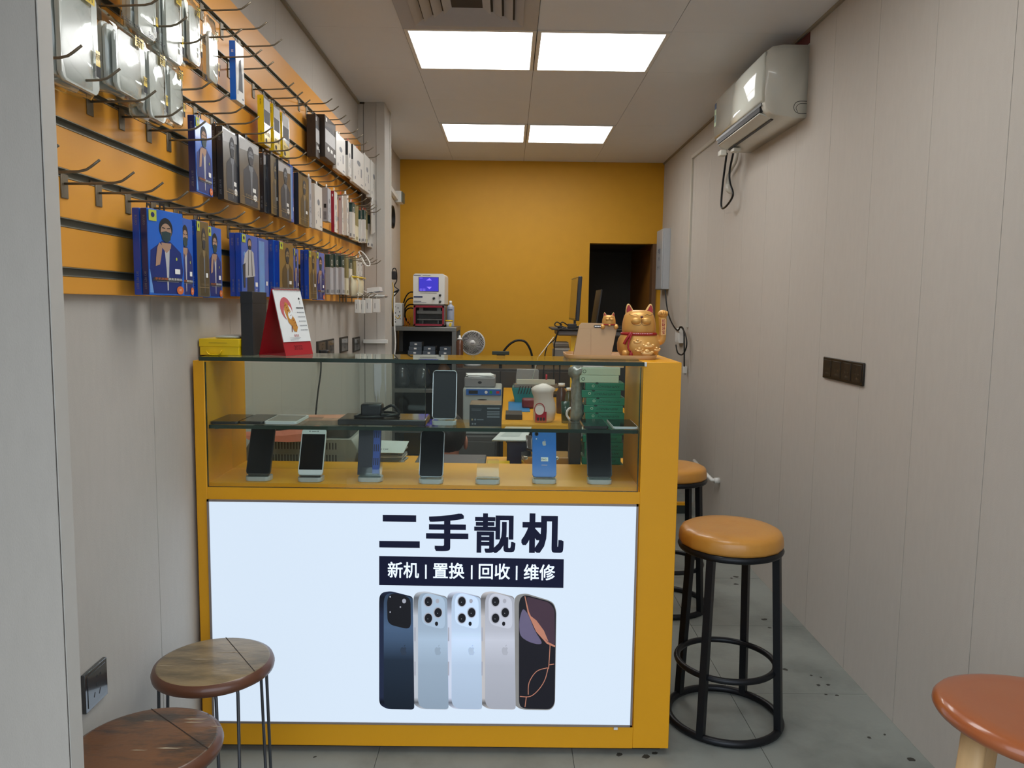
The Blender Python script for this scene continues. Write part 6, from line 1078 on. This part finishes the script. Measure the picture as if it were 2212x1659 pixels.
# circulating fan
q = P(1021, 741, Y=6.15); R = .093; fanw = mat('fan_white', srgb(206, 206, 202), .4, var=.02); t = thing('table_fan', 'round pale table fan with spiral grille in front of the yellow wall', 'fan', (q.x, 6.2, .9))
b = MB(fanw); b.at(frame((q.x, 6.15, q.z), (1, 0, 0), (0, 0, 1))); b.torus((0, 0, 0), R, .0065, 40, 8); b.build('grille_rim', t)
b = MB(fanw); b.at(frame((q.x, 6.145, q.z), (1, 0, 0), (0, 0, 1)))
for k in range(36):
    a = 2*PI*k/36; b.tube([((.022+.07*s)*math.cos(a+s*.75), (.022+.07*s)*math.sin(a+s*.75), .014*(1-s*s)) for s in (0, .25, .5, .75, 1)], .0017, 5)
b.build('grille', t)
b = MB(fanw); b.at(frame((q.x, 6.13, q.z), (1, 0, 0), (0, 0, 1))).lathe([(.001, .0), (.024, 0), (.024, .006), (.001, .009)], 24); b.use(grey_p).rect(-.014, -.002, .014, .003, .0095); b.build('hub', t)
b = MB(dark); b.at(frame((q.x, 6.18, q.z), (1, 0, 0), (0, 0, 1)))
for k in range(5):
    a = 2*PI*k/5; b._add([(.015*math.cos(a), .015*math.sin(a), 0), (.082*math.cos(a-.25), .082*math.sin(a-.25), .012), (.085*math.cos(a+.3), .085*math.sin(a+.3), -.006), (.016*math.cos(a+.9), .016*math.sin(a+.9), -.004)], [(0, 1, 2, 3)])
b.build('blades', t, solid=.002)
b = MB(mat('fan_shell_grey', srgb(84, 84, 82), .5)); b.at(frame((q.x, 6.24, q.z), (1, 0, 0), (0, 0, 1))).lathe([(.001, -.0), (.06, .002), (.09, .07), (.086, .07), (.05, .006), (.001, .005)], 30); b.build('back_shell', t); b = MB(fanw); b.cyl((q.x, 6.24, .925), (q.x, 6.24, q.z-.06), .014, 12).at(Matrix.Translation((q.x, 6.22, .9006))).lathe([(.001, 0), (.07, 0), (.066, .018), (.02, .03), (.001, .03)], 28); b.build('stand', t)
# low cabinet along the back wall
cabm = mat('dark_cabinet', srgb(58, 52, 48), .5, var=.08); t = thing('back_cabinet', 'low dark cabinet along the yellow back wall', 'cabinet', (.1, 6.3, .075)); b = MB(cabm); b.box((-.395, 5.95, .0755), (.62, 6.7, .9), .003); b.build('body', t)
for k in range(3): b = MB(cabm); b.box((-.39+.337*k, 5.934, .11), (-.06+.337*k, 5.9495, .88), .002); d = b.build('door', t); b = MB(silv); b.box((-.08+.337*k, 5.924, .6), (-.072+.337*k, 5.9335, .72)); b.build('handle', d)
t = thing('brown_bottle', 'brown bottle with white pump top in front of the fan', 'bottle', P(993, 765, Y=6.02)); q = P(993, 765, Y=6.02); b = MB(mat('brown_bottle_plastic', srgb(92, 52, 30), .3, coat=.5)); b.at(Matrix.Translation((q.x, 6.02, .9006))).lathe([(.001, 0), (.026, 0), (.027, .005), (.027, .2), (.015, .215), (.001, .216)], 20); b.build('bottle', t); b = MB(white); b.at(Matrix.Translation((q.x, 6.02, 1.1168))).lathe([(.022, 0), (.018, .008), (.008, .014), (.008, .03), (.001, .032)], 16); b.build('pump', t)
t = thing('black_hose', 'thick black hose bending in an arch above the back cabinet', 'hose', P(1115, 765, Y=6.0)); b = MB(black); pts = [P(x, y, Y=6.05) for x, y in ((1082, 790), (1084, 768), (1093, 752), (1106, 740), (1120, 735), (1134, 738), (1143, 750), (1149, 768), (1151, 790))]; pts[0].z = pts[-1].z = .902; b.tube(smooth(pts, 5), .0085, 10); b.build('hose', t)
t = thing('lamp_head', 'small dark green lamp head beside the black hose', 'lamp', P(1081, 775, Y=5.98)); q0, q1 = P(1063, 760, Y=5.98), P(1100, 768, Y=5.98); b = MB(mat('dark_green_metal', srgb(46, 58, 50), .4)); b.box((q0.x, 5.96, q1.z+.005), (q1.x, 6.0, q0.z+.006), .004); b.build('shade', t); b = MB(dark); m = (q0.x+q1.x)/2; b.box((m-.03, 5.965, q1.z-.03), (m+.035, 5.995, q1.z+.0045), .003).cyl((m, 5.98, .9006), (m, 5.98, q1.z-.03), .012, 10); b.build('neck', t)
# yellow work desk on the right with a raised shelf
DZ = .76; t = thing('work_desk', 'yellow work desk behind the glass on the right', 'desk', (.3, 5.0, 0)); b = MB(yel); b.box((-.03, 4.05, DZ-.03), (.72, 5.9, DZ), .002); b.build('top', t)
for x in (0, .69):
    for y in (4.1, 5.05): b = MB(yel); b.box((x-.02, y-.02, 0), (x+.02, y+.02, DZ-.03)); b.build('leg', t)
b = MB(yel); a = P(1254, 850, Y=4.2); b.box((a.x, 4.2, DZ+.0005), (a.x+.05, 4.5, 1.21)); b.build('side_panel', t)
HZ2 = 1.235; t = thing('raised_shelf', 'dark raised shelf carrying the monitor above the work desk', 'shelf', (.6, 5.4, DZ)); b = MB(mdark); a = P(1192, 720, Y=5.2); b.box((a.x, 5.2, HZ2-.012), (.86, 5.62, HZ2), .003); b.build('board', t)
b = MB(mat('printer_grey', srgb(90, 90, 92), .4)); b.box((a.x+.04, 5.22, HZ2-.05), (.84, 5.6, HZ2-.0125), .01); b.build('drawer', t)
for y in (5.26, 5.56): b = MB(black); b.box((.69, y-.012, DZ+.0005), (.714, y+.012, HZ2-.05)); b.build('leg', t)
q0, q1 = P(1233, 692, Y=5.35), P(1252, 598, Y=5.35); t = thing('monitor', 'flat monitor seen almost edge-on at the right of the back wall', 'monitor', (q0.x, 5.4, HZ2)); M = Matrix.Translation((P(1244, 692, Y=5.3).x, 5.3, HZ2+.05)) @ Matrix.Rotation(-.06, 4, 'Y') @ Matrix.Rotation(1.33+PI, 4, 'Z')
hh = q1.z-(HZ2+.05); b = MB(pblk); b.at(Matrix.Translation((P(1247, 692, Y=5.25).x, 5.25, HZ2+.05)) @ Matrix.Rotation(.05, 4, 'Y') @ Matrix.Rotation(.02, 4, 'Z')).box((-.012, 0, 0), (.014, .46, hh), .004); b.build('housing', t)
b = MB(mat('monitor_glass', srgb(36, 30, 26), .12, coat=.5)); b.at(Matrix.Translation((P(1247, 692, Y=5.25).x, 5.25, HZ2+.05)) @ Matrix.Rotation(.05, 4, 'Y') @ Matrix.Rotation(.02, 4, 'Z')).box((-.0135, .012, .015), (-.0122, .448, hh-.012)); b.build('screen', t); xx = P(1247, 692, Y=5.25).x; b = MB(pblk); b.box((xx-.02, 5.42, HZ2+.0005), (xx+.03, 5.54, HZ2+.012), .003).box((xx-.006, 5.46, HZ2+.012), (xx+.01, 5.5, HZ2+.06)); b.build('foot', t)
t = thing('open_laptop', 'open dark laptop in front of the dark doorway', 'laptop', (.62, 5.5, HZ2)); q0, q1 = P(1285, 692, Y=5.35), P(1297, 626, Y=5.35); b = MB(pblk); b.box((.60, 5.26, HZ2+.0005), (.80, 5.58, HZ2+.018), .004); b.build('base', t); b = MB(mat('laptop_screen_brown', srgb(44, 36, 28), .2, coat=.3), mdark); L_ = (q1.z-HZ2-.02); b.use(mdark)._add([(q0.x, 5.26, HZ2+.02), (q0.x, 5.58, HZ2+.02), (q1.x, 5.58, q1.z), (q1.x, 5.26, q1.z)], [(0, 1, 2, 3)]); b.build('lid', t, solid=.008)
for k, (px, py0, py1, l) in enumerate(((1238, 688, 696, 'black charger with looped cable on the raised shelf'), (1226, 697, 702, 'flat black device at the front of the raised shelf'))):
    t = thing('black_device', l, 'device', P(px, py1, Y=5.24)); a = P(px-12, py0, Y=5.235); z = HZ2+.0006; b = MB(dark); b.box((a.x, 5.205+.0*k, z), (a.x+.06+.03*k, 5.245, z+(.03 if k == 0 else .016)), .004) if k == 0 else b.box((a.x-.03, 5.201, z), (a.x+.0, 5.24, z+.016), .003); b.build('body', t); b = MB(black); b.tube(smooth([(a.x+.0, 5.22, z+.02), (a.x-.035, 5.215, z+.04), (a.x-.05, 5.21, z+.02), (a.x-.02, 5.2, z+.006)], 5), .004, 7); b.build('cable', t)
t = thing('desk_wires', 'black wires drooping from the raised shelf to the desk', 'wire', P(1185, 740, Y=5.15)); b = MB(black, wht); b.tube(smooth([P(x, y, Y=5.16) for x, y in ((1222, 708), (1208, 712), (1203, 722), (1197, 734), (1184, 745), (1180, 755), (1177, 770), (1172, 830))], 5), .004, 7).tube(smooth([P(x, y, Y=5.17) for x, y in ((1206, 714), (1200, 735), (1197, 755), (1196, 830))], 5), .004, 7).use(wht).tube([P(x, y, Y=5.14) for x, y in ((1196, 728), (1178, 752), (1162, 772), (1150, 820))], .0025, 6); b.build('strands', t)
bk_m = [mat('book_a', srgb(120, 120, 116), .6), mat('book_b', srgb(170, 172, 170), .6), mat('book_c', srgb(96, 92, 82), .6)]
a = P(1196, 767, Y=5.3)
t = thing('paper_rack', 'black paper rack under the raised shelf', 'rack', (a.x+.05, 5.35, DZ)); b = MB(black); b.box((a.x-.01, 5.30, DZ+.0005), (a.x+.11, 5.5, DZ+.02)).box((a.x+.045, 5.4, DZ+.02), (a.x+.055, 5.41, 1.0)).box((a.x-.01, 5.29, .995), (a.x+.115, 5.5, 1.0)); b.build('frame', t)
z = 1.0006
for k, h in enumerate((.085, .012, .012, .015, .013)):
    x0 = a.x+.003*((k*3) % 4); t = thing('shop_catalogue' if k else 'box_file', ['grey box file at the bottom of the pile left of the beige board', 'lowest catalogue on the grey box file', 'second catalogue on the grey box file', 'third catalogue on the grey box file', 'topmost catalogue on the grey box file'][k], 'book' if k else 'box file', (x0+.05, 5.38, z), None if k == 0 else 'catalogues'); b = MB(bk_m[k % 3]); b.box((x0, 5.3, z), (x0+.1, 5.47, z+h-.001), .001); b.build('cover', t); z += h
t = thing('yellow_folder', 'bright yellow folder standing right of the catalogue pile', 'folder', (a.x+.13, 5.32, DZ)); b = MB(ycard); b.box((a.x+.116, 5.3, DZ+.0005), (a.x+.19, 5.306, HZ2-.052)); b.build('cover', t)
# things on the work desk, seen through the display glass
teal = mat('teal_enamel', srgb(20, 122, 120), .35, var=.05, coat=.3); q0, q1 = P(1106, 866, Y=4.95), P(1182, 866, Y=4.95); z1 = P(1110, 838, Y=4.95).z; t = thing('teal_machine', 'teal machine with slanted vent slots on the yellow desk', 'machine', ((q0.x+q1.x)/2, 5.05, DZ)); b = MB(teal); b.at(Matrix()); b.M = Matrix.Translation((0, 5.15, DZ+.0006)) @ Matrix.Rotation(PI/2, 4, 'X'); hh = z1-DZ; b.prism([(q0.x+.02, 0), (q1.x, 0), (q1.x, hh), (q0.x+.004, hh), (q0.x, hh*.85)], .18, .004); b.build('housing', t)
b = MB(mslot); b.at(front((q0.x, 4.9495, DZ)));
for k in range(9): b.poly([(.035+.018*k, .06), (.041+.018*k, .06), (.055+.018*k, .11), (.049+.018*k, .11)])
b.build('vent_slots', t); b = MB(steel, mat('rail_cream', srgb(196, 194, 176), .5)); b.use(b.ms[1]).box((q0.x+.03, 4.99, z1+.0205), (q1.x+.05, 5.03, z1+.05)).use(steel).box((q0.x+.01, 4.97, z1+.0012), (q1.x+.07, 4.98, z1+.02)).box((q0.x+.01, 5.05, z1+.0012), (q1.x+.07, 5.06, z1+.02)).box((q0.x+.02, 4.98, z1+.005), (q0.x+.03, 5.05, z1+.0205)).box((q1.x+.05, 4.98, z1+.005), (q1.x+.06, 5.05, z1+.0205)); b.build('rails', t)
b = MB(redp); b.cyl((q0.x+.22, 5.0, z1+.0505), (q0.x+.22, 5.0, z1+.085), .006, 10); b.build('red_pin', t)
for k, (c4, m, l, nm, cat) in enumerate(((((1098, 889), (1145, 888), (1100, 868)), mat('blue_mat', srgb(30, 120, 176), .5), 'blue mat lying on the yellow desk', 'blue_mat', 'mat'), (((1092, 906), (1128, 905), (1098, 897)), mdark, 'dark flat box at the front edge of the yellow desk', 'flat_box', 'box'))):
    a, c, e = [P(x, y, Z=DZ+.002) for x, y in c4]; t = thing(nm, l, cat, (a.x, a.y, DZ)); b = MB(m); b.box((a.x, a.y, DZ+.0006), (c.x, e.y, DZ+(.004 if k == 0 else .03)), .0015); b.build('body', t)
q = P(1138, 867, Y=4.72); t = thing('red_tool_box', 'small dark red box in front of the teal machine', 'box', (q.x, 4.7, DZ)); b = MB(mat('maroon_plastic', srgb(110, 26, 34), .4)); b.box((q.x-.03, 4.68, DZ+.0006), (q.x+.05, 4.76, DZ+.06), .012); b.build('body', t)
bagp = mat('white_shopping_bag', srgb(216, 210, 200), .4, var=.06, scale=14, bump=1.0, bscale=16); q0, q1 = P(1152, 906, Y=4.12), P(1203, 906, Y=4.12); zz = P(1170, 830, Y=4.12).z; cx = (q0.x+q1.x)/2; rx = (q1.x-q0.x)/2
t = thing('shopping_bag', 'white plastic shopping bag with red print standing on the yellow desk', 'bag', (cx, 4.14, DZ)); b = MB(bagp); rnd = random.Random(21); hh = zz-DZ
b.loft([[(cx+dx+rx*q*math.cos(2*PI*u/20)*(1+rnd.uniform(-.04, .04)), 4.15+.05*q*math.sin(2*PI*u/20)*(1+rnd.uniform(-.05, .05)), DZ+.0008+hh*v) for u in range(20)] for v, q, dx in ((0, .7, -.01), (.06, .9, -.006), (.3, .98, 0), (.5, .9, -.004), (.66, .84, -.01), (.78, .95, -.014), (.87, 1.04, -.01), (.94, .7, -.012), (1, .2, -.008))]); b.build('bag', t)
b = MB(redp, ink, wht); b.at(front((cx-rx*.85, 4.097, DZ))).rect(0, .004, rx*.95, hh*.3).use(ink).rect(rx*.15, hh*.06, rx*.32, hh*.15, .0006).rect(rx*.4, hh*.06, rx*.57, hh*.15, .0006).rect(rx*.65, hh*.06, rx*.8, hh*.15, .0006).use(wht).disc(rx*.35, hh*.34, rx*.4, hh*.12, .0006).use(redp).ring(rx*.35, hh*.36, rx*.45, .004, .001, ry=hh*.17); b.build('print', t)
t = thing('clear_lid_box', 'translucent plastic box lid standing behind the teal machine', 'box', P(1138, 820, Y=5.5)); q0, q1 = P(1113, 822, Y=5.55), P(1164, 798, Y=5.55); b = MB(mat('milky_plastic', srgb(150, 156, 162), .3, var=.05, coat=.4)); b.at(front((q0.x, 5.55, DZ+.0006))).prism([(0, 0), (q1.x-q0.x, 0), (q1.x-q0.x, q1.z-DZ-.01), (q1.x-q0.x-.01, q1.z-DZ), (.012, q1.z-DZ), (.006, q1.z-DZ-.05)], -.04, .004); b.build('lid', t)
jar = mat('brown_jar', srgb(70, 48, 36), .3, coat=.4, var=.1); jar2 = mat('olive_bottle', srgb(74, 76, 44), .25, coat=.5, var=.1); jar3 = mat('green_tumbler', srgb(22, 62, 48), .3, coat=.4)
for k, (px, pb, pt_, wpx, m, m2, l) in enumerate(((1212, 895, 828, 24, jar, white, 'brown jar with white cap right of the shopping bag'), (1228, 880, 838, 18, jar2, white, 'olive bottle right of the shopping bag'), (1239, 898, 822, 16, jar, white, 'brown jar with white cap beside the yellow side panel'), (1221, 904, 868, 22, jar3, jar3, 'dark green ribbed tumbler in front of the bottles'))):
    Yj = 4.5-.12*k if k < 3 else 4.12; q = P(px, pb, Y=Yj); z1 = P(px, pt_, Y=Yj).z; r = wpx*Yj/FPX/2*.92; h = z1-DZ; t = thing('jar' if k in (0, 2) else 'bottle' if k == 1 else 'tumbler', l, 'jar' if k in (0, 2) else 'bottle' if k == 1 else 'tumbler', (q.x, Yj, DZ)); b = MB(m); b.at(Matrix.Translation((q.x, Yj, DZ+.0006))).lathe([(.001, 0), (r*.95, 0), (r, .006), (r, h*.7), (r*.55, h*.85), (r*.5, h*.9), (.001, h*.9)] if k < 3 else [(.001, 0), (r*.8, 0), (r, h), (r*.94, h), (r*.76, .006), (.001, .006)], 24); b.build('body', t)
    if k < 3: b = MB(m2); b.at(Matrix.Translation((q.x, Yj, DZ+.001+h*.9))).lathe([(.001, 0), (r*.66, 0), (r*.64, h*.1), (.001, h*.1)], 20); b.build('cap', t)
t = thing('white_cable', 'white cable hanging over the yellow side panel and looping on the desk', 'cable', P(1245, 860, Y=4.1)); b = MB(wht); b.tube(smooth([P(x, y, Y=4.08) for x, y in ((1243, 800), (1250, 820), (1262, 845), (1266, 852), (1266, 876), (1254, 890), (1246, 902))], 5), .0045, 7).tube(smooth([P(x, y, Y=4.06) for x, y in ((1230, 906), (1224, 896), (1227, 885), (1237, 880), (1248, 884))], 5), .006, 7); b.build('cord', t)
# machines left of the work desk
cabg = mat('grey_cabinet', srgb(86, 86, 84), .5, var=.06); lz = .60; t = thing('machine_cabinet', 'grey cabinet under the white and blue machine', 'cabinet', (-.2, 4.8, 0)); b = MB(cabg); b.box((-.42, 4.6, 0), (-.06, 5.05, lz), .003); b.build('body', t); b = MB(cabg); b.box((-.41, 4.586, .03), (-.07, 4.5995, lz-.03), .002); b.build('door', t)
q0, q1 = P(1000, 838, Y=4.66), P(1096, 838, Y=4.66); z1 = q0.z; t = thing('uv_machine', 'pale grey machine with blue control strip seen through the display glass', 'machine', ((q0.x+q1.x)/2, 4.8, lz)); b = MB(mat('uv_grey', srgb(160, 168, 166), .45, var=.03)); b.box((q0.x, 4.66, lz+.0006), (min(q1.x, -.035), 4.98, z1), .01); b.build('housing', t); xe = min(q1.x, -.035)
b = MB(mat('control_blue', srgb(44, 96, 170), .4), pwh, mat('lamp_green', srgb(30, 140, 70), .4), redp, dark); b.box((q0.x+.02, 4.6545, z1-.042), (xe-.004, 4.6595, z1-.006)); b.use(b.ms[4]).at(front((q0.x, 4.654, z1-.034))).rect(.035, 0, .09, .02).use(b.ms[1]).disc(.14, .01, .009).use(b.ms[2]).disc((xe-q0.x)*.72, .01, .009).use(b.ms[3]).rect((xe-q0.x)*.86, .003, (xe-q0.x)*.94, .017); b.build('control_strip', t); b = MB(mslot); b.at(front(((q0.x+xe)/2, 4.6595, z1-.07))).disc(0, 0, .03, .004); b.build('handle_slot', t)
q2, q3 = P(1003, 836, Y=4.7), P(1070, 815, Y=4.7); t = thing('grey_case', 'flat grey case lying on the pale grey machine', 'case', ((q2.x+q3.x)/2, 4.8, z1)); b = MB(mat('case_grey', srgb(128, 128, 128), .5)); b.box((q2.x, 4.7, z1+.0006), (q3.x, 4.95, z1+.06), .006); b.build('case', t); b = MB(dark); b.at(front(((q2.x+q3.x)/2, 4.6995, z1+.03))).disc(0, 0, .012, .008); b.build('latch', t)
papers(q2.x+.01, 4.72, z1+.0606, .16, .15, 3, 'few white sheets lying on the flat grey case', paper, 0, .004)
# torn paper strips on the pillar
for k, (a, c, l) in enumerate((((808, 786), (824, 872), 'left torn white paper strip stuck low on the pillar'), ((834, 786), (846, 862), 'right torn white paper strip stuck low on the pillar'))):
    p, q = P(*a, Y=PY0-.008), P(*c, Y=PY0-.008); b = MB(mat('torn_white_paper', srgb(206, 206, 212), .8, var=.06)); x0, x1 = p.x, q.x; x1 = min(x1, PX-.002); b.M = Matrix.Translation((0, PY0-.0045, 0)) @ Matrix.Rotation(PI/2, 4, 'X'); w_ = x1-x0; b.prism([(x0, p.z), (x0, q.z+.1), (x0+.1*w_, q.z+.03), (x0+.2*w_, q.z+.07), (x0+.3*w_, q.z), (x0+.5*w_, q.z+.09), (x0+.7*w_, q.z+.02), (x0+.85*w_, q.z+.1), (x1, q.z+.13), (x1, p.z)], .0012); tag(b.build('paper_strip'), l, 'paper strip')
